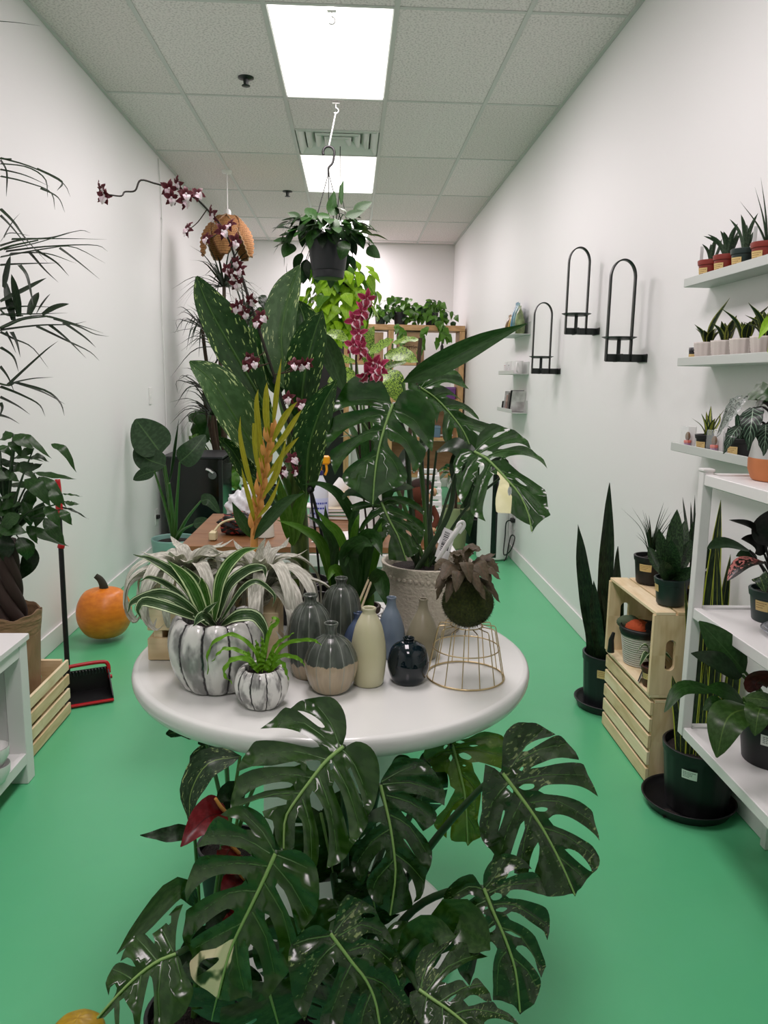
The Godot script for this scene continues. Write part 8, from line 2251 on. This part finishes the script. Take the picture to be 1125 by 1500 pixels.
	for yy in [0.004, 0.045, 0.072]: part(hold, "wire_ring", MB.new().tube(range(0, 37).map(func(i: int) -> Vector3: return c + Vector3(cos(TAU * i / 36.0) * 0.053, yy, sin(TAU * i / 36.0) * 0.053)), 0.0022, 0.0022, 6), M.trim)


# ---------------------------------------------------------------- plants on the floor in front of the table

func front_plants() -> void:
	var c := Vector3(0.0, 0, -1.28)
	var t := thing("potted_monstera", "large variegated split leaf monstera on the floor in front of the round table", "potted plant", c)
	plain_pot(t, c, 0.12, 0.145, 0.24, M.nursery_black, 0.005, 0.04)
	var s := c + Vector3(0, 0.21, 0)
	var second := sm(Color.WHITE, 0.35, noise_tex(0.03, Color(0.14, 0.22, 0.08), Color(0.78, 0.76, 0.60), 66, 128, FastNoiseLite.TYPE_SIMPLEX_SMOOTH, 0.36, 6.0))
	for q in [[[Vector3(-0.007, 0.772, -1.22), Vector3(-0.8524, 0.3625, -0.3767), Vector3(-0.5151, -0.7061, 0.4860), "6,-5 11,-37 31,-72 58,-98 92,-114 125,-117 165,-102 203,-72 223,-46 236,-23 255,-18 268,1 279,40 294,87 257,62 213,44 164,34 122,33 84,34 68,42 89,55 129,68 176,81 226,98 274,120 292,135 296,165 296,201 287,244 246,205 183,171 118,123 93,119 109,135 186,176 240,213 275,252 278,265 265,301 251,337 234,360 209,326 164,278 109,244 74,237 70,248 92,269 127,306 107,318 80,313 43,354 8,375 -8,366 -24,346 -6,310 14,275 17,258 -3,265 -29,297 -64,354 -75,397 -63,417 -98,397 -114,370 -105,329 -79,283 -48,249 -11,217 13,188 14,170 -7,177 -45,198 -80,231 -107,267 -132,314 -146,344 -172,309 -182,260 -151,221 -117,188 -73,155 -37,127 -32,108 -62,123 -97,152 -133,189 -182,257 -189,199 -189,157 -165,134 -128,107 -86,77 -53,57 -55,45 -88,70 -125,98 -155,129 -179,150 -183,123 -175,80 -160,34 -135,-7 -102,-33 -67,-41 -31,-32 -13,-13 -4,-1", "85,103 49,79 36,91 40,112 60,119|10,71 3,62 -9,77 -3,86|224,306 187,246 118,195 83,186 90,200 156,246 203,293|208,-27 178,-35 135,-36 100,-29 90,-21 110,-15 157,-21", "0,0 26,69 38,143 49,226 49,289 7,364", "10,8 79,-44 153,-73|17,16 163,-2 253,31|28,65 137,93 257,162|36,136 141,180 247,274|41,194 127,244 219,329|-4,12 -65,33 -149,95|8,59 -81,107 -166,181|22,122 -71,194 -144,282|31,209 -36,267 -92,352", ""], M.mon], [[Vector3(-0.108, 0.67, -1.08), Vector3(-0.9027, 0.3072, -0.3012), Vector3(-0.3865, -0.8866, 0.2541), "5,-5 14,-31 36,-57 67,-82 100,-88 136,-82 165,-69 191,-50 209,-20 167,-30 124,-34 97,-26 126,-17 175,-17 216,-12 235,26 243,62 248,114 216,87 177,63 136,46 101,34 72,34 61,37 100,59 153,82 200,109 227,135 237,167 233,201 223,236 202,264 199,240 192,208 170,171 137,137 102,116 70,101 51,105 58,127 85,152 126,190 158,227 180,264 197,290 191,317 176,354 158,384 149,388 124,398 120,417 100,437 70,448 36,457 0,473 -20,463 -52,441 -81,420 -98,416 -89,387 -70,341 -47,297 -37,276 -38,263 -60,274 -89,311 -112,350 -119,380 -118,414 -142,390 -157,340 -174,286 -166,243 -152,195 -127,164 -98,135 -66,107 -41,84 -42,73 -68,84 -100,113 -127,147 -155,187 -171,145 -179,105 -173,56 -157,20 -133,-12 -105,-34 -72,-43 -42,-34 -21,-17 -4,1", "146,359 132,311 101,252 72,210 50,200 47,211 75,255 111,303|-43,164 -58,167 -84,193 -113,231 -122,259 -100,237 -72,208 -50,184|78,427 86,405 80,378 48,352 37,360 53,393", "-1,2 1,82 6,163 15,280 14,352 0,467", "2,1 61,-36 144,-56|15,9 123,10 234,71|8,46 103,84 211,168|10,126 86,171 169,307|11,226 72,303 131,384|-3,5 -53,0 -106,1|-5,31 -82,64 -159,127|-4,93 -88,149 -152,237|-4,185 -70,235 -131,324|13,283 -21,344 -65,407", "15,280 2,347 5,412 -3,476 38,458 87,448 123,415 103,370 58,331 29,291"], M.mon], [[Vector3(-0.022, 0.571, -1.03), Vector3(-0.8501, -0.2751, 0.4490), Vector3(0.4351, -0.8473, 0.3046), "-6,-3 -24,-31 -48,-57 -72,-70 -91,-71 -107,-50 -130,-24 -147,5 -153,29 -154,54 -164,80 -167,109 -158,148 -151,123 -137,96 -118,72 -94,56 -74,52 -84,67 -112,91 -136,107 -154,134 -168,162 -162,198 -157,234 -135,263 -130,241 -129,209 -117,178 -100,150 -77,134 -74,144 -84,173 -105,210 -131,249 -139,285 -147,322 -131,365 -99,402 -50,400 0,394 35,352 69,300 76,263 53,233 24,210 1,190 -11,175 -10,161 7,163 32,182 59,211 88,244 114,246 130,210 120,179 96,157 65,128 34,101 16,77 21,70 45,79 79,96 109,115 131,139 163,167 169,126 165,84 155,42 144,4 122,-25 98,-41 71,-52 41,-53 22,-39 6,-10", "-41,91 -52,94 -61,103 -52,103 -42,97|-99,5 -115,5 -136,19 -142,33 -126,28 -102,13|-57,199 -65,208 -73,236 -64,219", "2,-1 -22,101 -40,170 -39,250 -2,388", "-9,4 -63,-16 -110,-20|-16,17 -94,30 -146,89|-29,70 -95,98 -137,175|-41,159 -83,208 -120,312|4,4 65,-21 108,-28|-4,32 63,45 146,114|-21,104 23,131 87,189|-37,210 5,241 40,293", ""], M.mon_fleck], [[Vector3(0.056, 0.702, -1.22), Vector3(-0.9969, -0.0774, 0.0104), Vector3(0.0756, -0.9235, 0.3761), "-3,-14 -24,-44 -52,-78 -74,-86 -107,-79 -148,-70 -176,-44 -198,-10 -215,27 -221,59 -214,90 -190,75 -154,54 -122,41 -89,35 -113,51 -145,69 -168,87 -186,115 -171,145 -132,162 -121,145 -107,121 -84,99 -64,88 -67,98 -90,123 -120,161 -142,190 -159,233 -151,271 -132,307 -124,344 -106,373 -80,382 -92,364 -89,330 -76,295 -57,271 -59,294 -68,332 -77,370 -75,396 -42,408 0,425 7,408 37,380 63,348 70,309 54,277 18,242 -2,213 1,199 20,207 47,239 63,272 76,301 84,310 107,280 116,241 97,201 70,161 31,133 7,119 13,115 39,128 65,153 91,174 57,100 31,74 5,69 -5,66 6,25", "-61,173 -73,184 -87,212 -99,236 -83,208", "0,0 -12,66 -23,137 -29,215 -28,299 -2,420", "-5,-10 -66,-37 -130,-55|-8,-1 -100,2 -189,41|-18,35 -95,65 -157,117|-26,99 -88,143 -138,232|-30,223 -78,265 -122,325|-18,145 42,178 96,243|-26,245 30,294 49,330", ""], M.mon_dark], [[Vector3(0.209, 0.661, -1.45), Vector3(-0.9865, -0.1636, 0.0047), Vector3(0.1601, -0.9582, 0.2373), "-7,-7 -13,-14 -67,-14 -103,-25 -137,-28 -176,-11 -210,9 -223,35 -225,60 -243,88 -247,125 -242,170 -207,152 -170,125 -132,103 -93,83 -65,78 -69,117 -88,166 -84,214 -64,288 -54,321 -61,368 -55,392 -24,399 0,421 5,402 32,390 63,375 62,345 46,299 17,261 36,260 57,289 72,327 80,366 107,338 122,315 110,280 67,247 40,206 18,173 35,154 34,122 47,95 84,93 100,62 121,34 111,-1 67,-13 25,-12 5,-5", "-19,40 -42,39 -68,58 -54,66 -27,56|-26,87 -35,84 -42,89 -33,91|39,6 26,-8 19,1 28,18|23,50 10,37 8,52 17,63|-12,-8 -37,-11 -52,2 -31,1|-67,15 -87,17 -103,23 -78,23", "0,0 -8,67 -16,146 -18,211 -12,300 -1,411", "-11,20 -85,34 -216,100|-7,9 -90,-2 -189,13|-16,121 -60,185 -51,286|-17,215 32,236 95,315|3,28 44,26 89,47|-10,283 -35,336 -40,377", ""], M.mon_light], [[Vector3(0.268, 0.711, -1.24), Vector3(-0.8513, -0.4307, 0.2997), Vector3(0.5211, -0.7604, 0.3875), "-3,-13 -33,-64 -66,-104 -103,-116 -140,-113 -176,-92 -208,-73 -232,-43 -253,-1 -228,-6 -188,-21 -143,-29 -107,-26 -102,-23 -120,-13 -162,-9 -210,-5 -251,2 -273,18 -284,50 -286,87 -277,116 -250,96 -221,74 -183,56 -140,45 -106,38 -92,38 -132,57 -185,77 -235,101 -266,121 -288,141 -285,176 -276,210 -259,251 -244,218 -225,191 -198,167 -160,141 -116,116 -88,109 -73,111 -88,133 -124,160 -158,189 -188,224 -207,260 -214,284 -202,315 -174,366 -170,338 -160,308 -141,272 -120,240 -94,215 -70,203 -52,205 -58,234 -81,263 -106,298 -128,335 -146,370 -147,409 -128,429 -89,437 -48,448 -16,454 0,465 2,452 35,435 64,417 90,400 107,372 91,336 82,315 54,291 26,257 23,245 44,255 76,281 101,312 124,306 141,286 108,247 70,215 33,187 23,165 41,167 73,190 112,222 164,267 193,292 191,259 189,219 166,201 176,162 173,127 156,90 128,61 104,18 70,-29 43,-61 17,-30 6,-6", "-21,67 -45,69 -73,87 -62,95 -34,85|-32,153 -55,163 -70,177 -55,179 -32,163|15,45 1,41 0,63 8,70|-53,18 -70,18 -73,23 -60,28|117,146 72,100 67,106 97,132|-47,317 -63,325 -85,355 -94,394 -92,430 -77,402 -60,358", "0,0 -10,94 -17,170 -19,243 -14,347 -2,459", "-48,-5 -134,-32 -223,-38|-64,-5 -167,8 -274,49|-32,49 -132,87 -268,171|-29,130 -119,181 -190,298|-23,222 -77,284 -131,389|-16,321 -44,394 -58,435|-2,36 84,59 156,133|-7,107 82,156 167,233|-9,166 56,219 116,288", ""], M.mon_fleck], [[Vector3(0.22, 0.578, -1.12), Vector3(-0.9539, -0.2444, 0.1742), Vector3(0.2917, -0.8915, 0.3467), "0,-7 -8,-42 -28,-65 -57,-78 -94,-77 -127,-62 -152,-39 -165,-16 -173,2 -151,-11 -120,-18 -95,-20 -77,-4 -89,-3 -114,-3 -150,4 -175,13 -193,35 -199,63 -195,97 -168,81 -138,59 -106,43 -80,36 -61,43 -69,55 -105,72 -142,96 -171,119 -184,140 -185,177 -170,208 -152,222 -153,199 -135,174 -112,145 -90,115 -64,95 -43,95 -49,112 -74,135 -98,162 -115,193 -120,227 -124,261 -125,298 -97,320 -95,291 -96,259 -86,230 -70,206 -49,196 -42,204 -57,231 -74,262 -90,300 -94,333 -80,360 -48,381 -24,393 0,404 7,379 20,357 45,339 72,329 59,287 49,244 30,201 17,180 24,160 32,153 59,169 84,193 104,229 131,262 149,223 149,192 124,158 85,125 43,96 21,74 32,64 59,72 94,92 127,106 170,131 167,89 161,66 138,45 91,24 36,11 51,1 94,9 141,15 129,-14 107,-40 72,-58 47,-60 24,-56 13,-27 5,-2", "-12,30 -34,26 -49,37 -39,47 -16,43|18,54 10,53 4,58 9,62 18,59|-16,72 -35,72 -54,82 -38,85 -18,78|23,120 1,115 2,124 22,130|-24,144 -50,156 -74,183 -53,172", "0,0 -6,72 -17,148 -23,223 -21,286 -2,396", "-7,-1 -46,-22 -91,-55|-12,19 -82,20 -178,52|-15,57 -84,84 -164,184|-18,131 -71,178 -105,291|-28,232 -62,286 -74,344|7,1 45,-19 119,-3|7,38 67,47 152,98|0,103 55,131 125,221|-10,204 23,228 55,320", ""], M.mon_fleck], [[Vector3(0.107, 0.501, -1), Vector3(-0.5898, -0.4411, 0.6765), Vector3(0.8075, -0.3351, 0.4855), "-2,1 -21,-28 -58,-48 -102,-50 -146,-30 -195,10 -153,5 -120,-1 -87,-2 -74,4 -80,16 -113,17 -154,17 -191,25 -211,53 -220,90 -223,120 -200,102 -165,79 -121,63 -87,49 -56,43 -61,61 -85,76 -100,92 -97,118 -123,116 -138,124 -136,145 -122,174 -105,191 -94,173 -89,147 -77,130 -53,120 -52,140 -81,164 -109,193 -106,211 -118,244 -114,270 -102,292 -100,266 -87,233 -66,209 -42,198 0,206 20,178 52,133 69,83 72,44 50,1 25,-16 4,-3", "-23,84 -40,86 -57,96 -40,94 -25,89", "0,0 -3,50 -8,105 -8,162 -3,203", "-4,4 -69,-16 -167,1|-5,20 -107,37 -213,94|-6,65 -82,102 -132,140|-9,117 -57,158 -110,248|1,28 36,42|-5,78 31,101", ""], M.mon_fleck], [[Vector3(-0.257, 0.517, -1.06), Vector3(-0.5987, 0.5154, -0.6131), Vector3(-0.8009, -0.3909, 0.4535), "3,-1 41,-24 86,-60 108,-85 117,-65 109,-33 102,-39 85,-29 85,-20 96,-17 96,6 93,31 72,32 63,38 89,44 109,49 125,63 130,81 108,115 87,142 81,120 62,111 43,111 52,120 79,137 92,156 87,177 60,201 27,209 41,195 42,180 29,181 15,200 4,238 0,265 -14,243 -11,209 -55,225 -62,216 -25,195 -6,189 -8,175 -61,172 -103,186 -94,167 -45,128 -5,88 -14,86 -51,101 -121,141 -149,100 -147,51 -123,12 -105,2 -59,3 -26,-3 -6,-3", "", "0,0 16,51 20,106 16,163 7,222 0,261", "11,4 81,2|18,54 83,67 118,76|25,137 56,152 86,171|5,42 -54,88 -106,115|15,109 -30,142|-12,5 -69,20", ""], M.mon]]:
		shaped_leaf(t, q[0], q[1], {"second": second})
		var p0: Vector3 = q[0][0]
		stalk(t, [s + Vector3(rng.randf_range(-0.05, 0.05), 0, rng.randf_range(-0.04, 0.04)), s.lerp(p0, 0.5) + Vector3(0, 0.03, -0.06), p0 + (s - p0) * 0.14 + Vector3(0, 0.015, -0.03), p0], 0.009, 0.0045, M.stem_dark)
	var F := [
		[Vector3(-0.05, 0.569, -1.36), Vector3(-0.009, 0.398, -1.32), 0.20, M.mon, {"seed": 40, "slits": 3, "depth": 0.5, "gap": 0.03, "holes": 1, "up": 0.2}],
		[Vector3(-0.078, 0.462, -1.2), Vector3(-0.042, 0.324, -1.16), 0.18, M.mon, {"seed": 41, "slits": 3, "depth": 0.5, "gap": 0.03, "holes": 1, "up": 0.1}],
		[Vector3(0.138, 0.618, -1.45), Vector3(0.161, 0.466, -1.43), 0.12, M.mon, {"seed": 42, "slits": 3, "depth": 0.5, "gap": 0.03, "holes": 1, "up": 0.2}],
		[Vector3(0.061, 0.452, -1.16), Vector3(0.105, 0.37, -1.12), 0.13, M.mon, {"seed": 43, "slits": 3, "depth": 0.5, "gap": 0.03, "holes": 0, "up": 0.4}],
		[Vector3(-0.208, 0.372, -1.2), Vector3(-0.235, 0.286, -1.15), 0.15, M.mon_dark, {"seed": 46, "slits": 3, "depth": 0.5, "gap": 0.03, "holes": 0, "up": 0.3}],
		[Vector3(-0.007, 0.433, -1.08), Vector3(-0.037, 0.352, -1.05), 0.14, M.mon_dark, {"seed": 47, "slits": 3, "depth": 0.5, "gap": 0.03, "holes": 0, "up": 0.3}],
		[Vector3(0.041, 0.481, -1.3), Vector3(0.066, 0.358, -1.26), 0.14, M.mon_dark, {"seed": 48, "slits": 3, "depth": 0.5, "gap": 0.03, "holes": 0, "up": 0.3}],
		[Vector3(-0.131, 0.396, -1.14), Vector3(-0.094, 0.305, -1.1), 0.17, M.mon, {"seed": 44, "slits": 3, "depth": 0.5, "gap": 0.03, "holes": 0, "up": 0.2}],
	]
	for i in F.size():
		var q: Array = F[i]
		split_leaf(t, q[0], q[1], q[2], q[3], q[4])
		stalk(t, [s + Vector3(rng.randf_range(-0.05, 0.05), 0, rng.randf_range(-0.04, 0.04)), s.lerp(q[0], 0.5) + Vector3(0, 0.03, -0.06), q[0] + (s - q[0]) * 0.14 + Vector3(0, 0.015, -0.03), q[0]], 0.009, 0.0045, M.stem_dark)
	stalk(t, [s, Vector3(0.168, 0.484, -1.2), Vector3(0.086, 0.516, -1.05)], 0.008, 0.006, M.stem_dark)
	for q in [[pts("-241,527,-1150 -264,586,-1120 -321,530,-1100 -352,502,-1080"), 0.034], [pts("145,474,-1100 170,540,-1100 206,519,-1080 224,507,-1070"), 0.07], [pts("101,443,-1080 125,527,-1080 168,539,-1060"), 0.07]]:
		part(t, "leaf", MB.new().blade(q[0], q[1], "lance", Vector3(0, 0.8, 0.7), {"fold": 0.2, "cols": 7}), M.mon)
	# red flamingo flower plant at its left
	c = Vector3(-0.30, 0, -1.36)
	var a := thing("anthurium", "red flamingo flower plant half hidden behind the left monstera leaves", "potted plant", c)
	plain_pot(a, c, 0.075, 0.09, 0.15, M.nursery_black, 0.004, 0.03)
	s = c + Vector3(0, 0.13, 0)
	for q in [[pts("-222,595,-1320 -252,606,-1280 -287,578,-1240"), 0.07, M.spathe], [pts("-199,512,-1320 -211,519,-1280 -228,559,-1260"), 0.07, M.spathe], [pts("-184,471,-1300 -203,485,-1260 -212,467,-1240"), 0.06, M.spathe], [pts("-223,416,-1300 -198,425,-1260 -219,433,-1240"), 0.06, M.spathe], [pts("-275,574,-1300 -313,577,-1280 -361,588,-1260"), 0.03, M.leaf_dark], [pts("-197,694,-1340 -251,691,-1320 -279,647,-1300 -279,598,-1280"), 0.055, M.varie], [pts("-204,571,-1360 -219,624,-1340 -237,611,-1320"), 0.05, M.leaf_dark], [pts("-237,317,-1300 -266,364,-1260 -294,357,-1220"), 0.08, M.leaf_dark], [pts("-186,387,-1300 -219,417,-1280 -251,413,-1250"), 0.08, M.leaf_dark]]:
		var p: Array = q[0]
		part(a, "spathe" if q[2] == M.spathe else "leaf", MB.new().blade(p, q[1], "heart" if q[2] == M.spathe else "lance", Vector3(0.1, 0.7, 0.8), {"fold": 0.2, "cols": 7, "wave": 0.003}), q[2])
		if q[2] == M.spathe: part(a, "spadix", MB.new().tube(MB.spline([p[0], p[0] + Vector3(-0.006, 0.02, 0.015), p[0] + Vector3(-0.014, 0.04, 0.022)], 8), 0.004, 0.003, 8), M.spike_core)
		stalk(a, [s, s.lerp(p[0], 0.5) + Vector3(0.01, 0.03, 0), p[0]], 0.005, 0.003, M.stem)
	# speckled plant under the table edge
	c = Vector3(-0.30, 0.048, -1.86)
	var u := thing("dumb_cane", "mottled dumb cane leaf peeking out under the left edge of the round table", "potted plant", c)
	plain_pot(u, c, 0.07, 0.085, 0.14, M.nursery_black, 0.004, 0.03)
	s = c + Vector3(0, 0.12, 0)
	for q in [[pts("-315,596,-1620 -343,631,-1580 -382,637,-1550"), 0.06], [pts("-273,570,-1640 -289,606,-1600 -320,605,-1570"), 0.05], [pts("-284,507,-1700 -327,517,-1680 -355,478,-1660"), 0.07], [pts("-195,463,-1750 -142,506,-1700 -93,465,-1680"), 0.07]]:
		part(u, "leaf", MB.new().blade(q[0], q[1], "oval", Vector3(0, 0.9, 0.5), {"fold": 0.15, "cols": 7, "wave": 0.004}), M.varie)
		stalk(u, [s, s.lerp(q[0][0], 0.6) + Vector3(0, 0.02, 0), q[0][0]], 0.006, 0.004, M.stem)
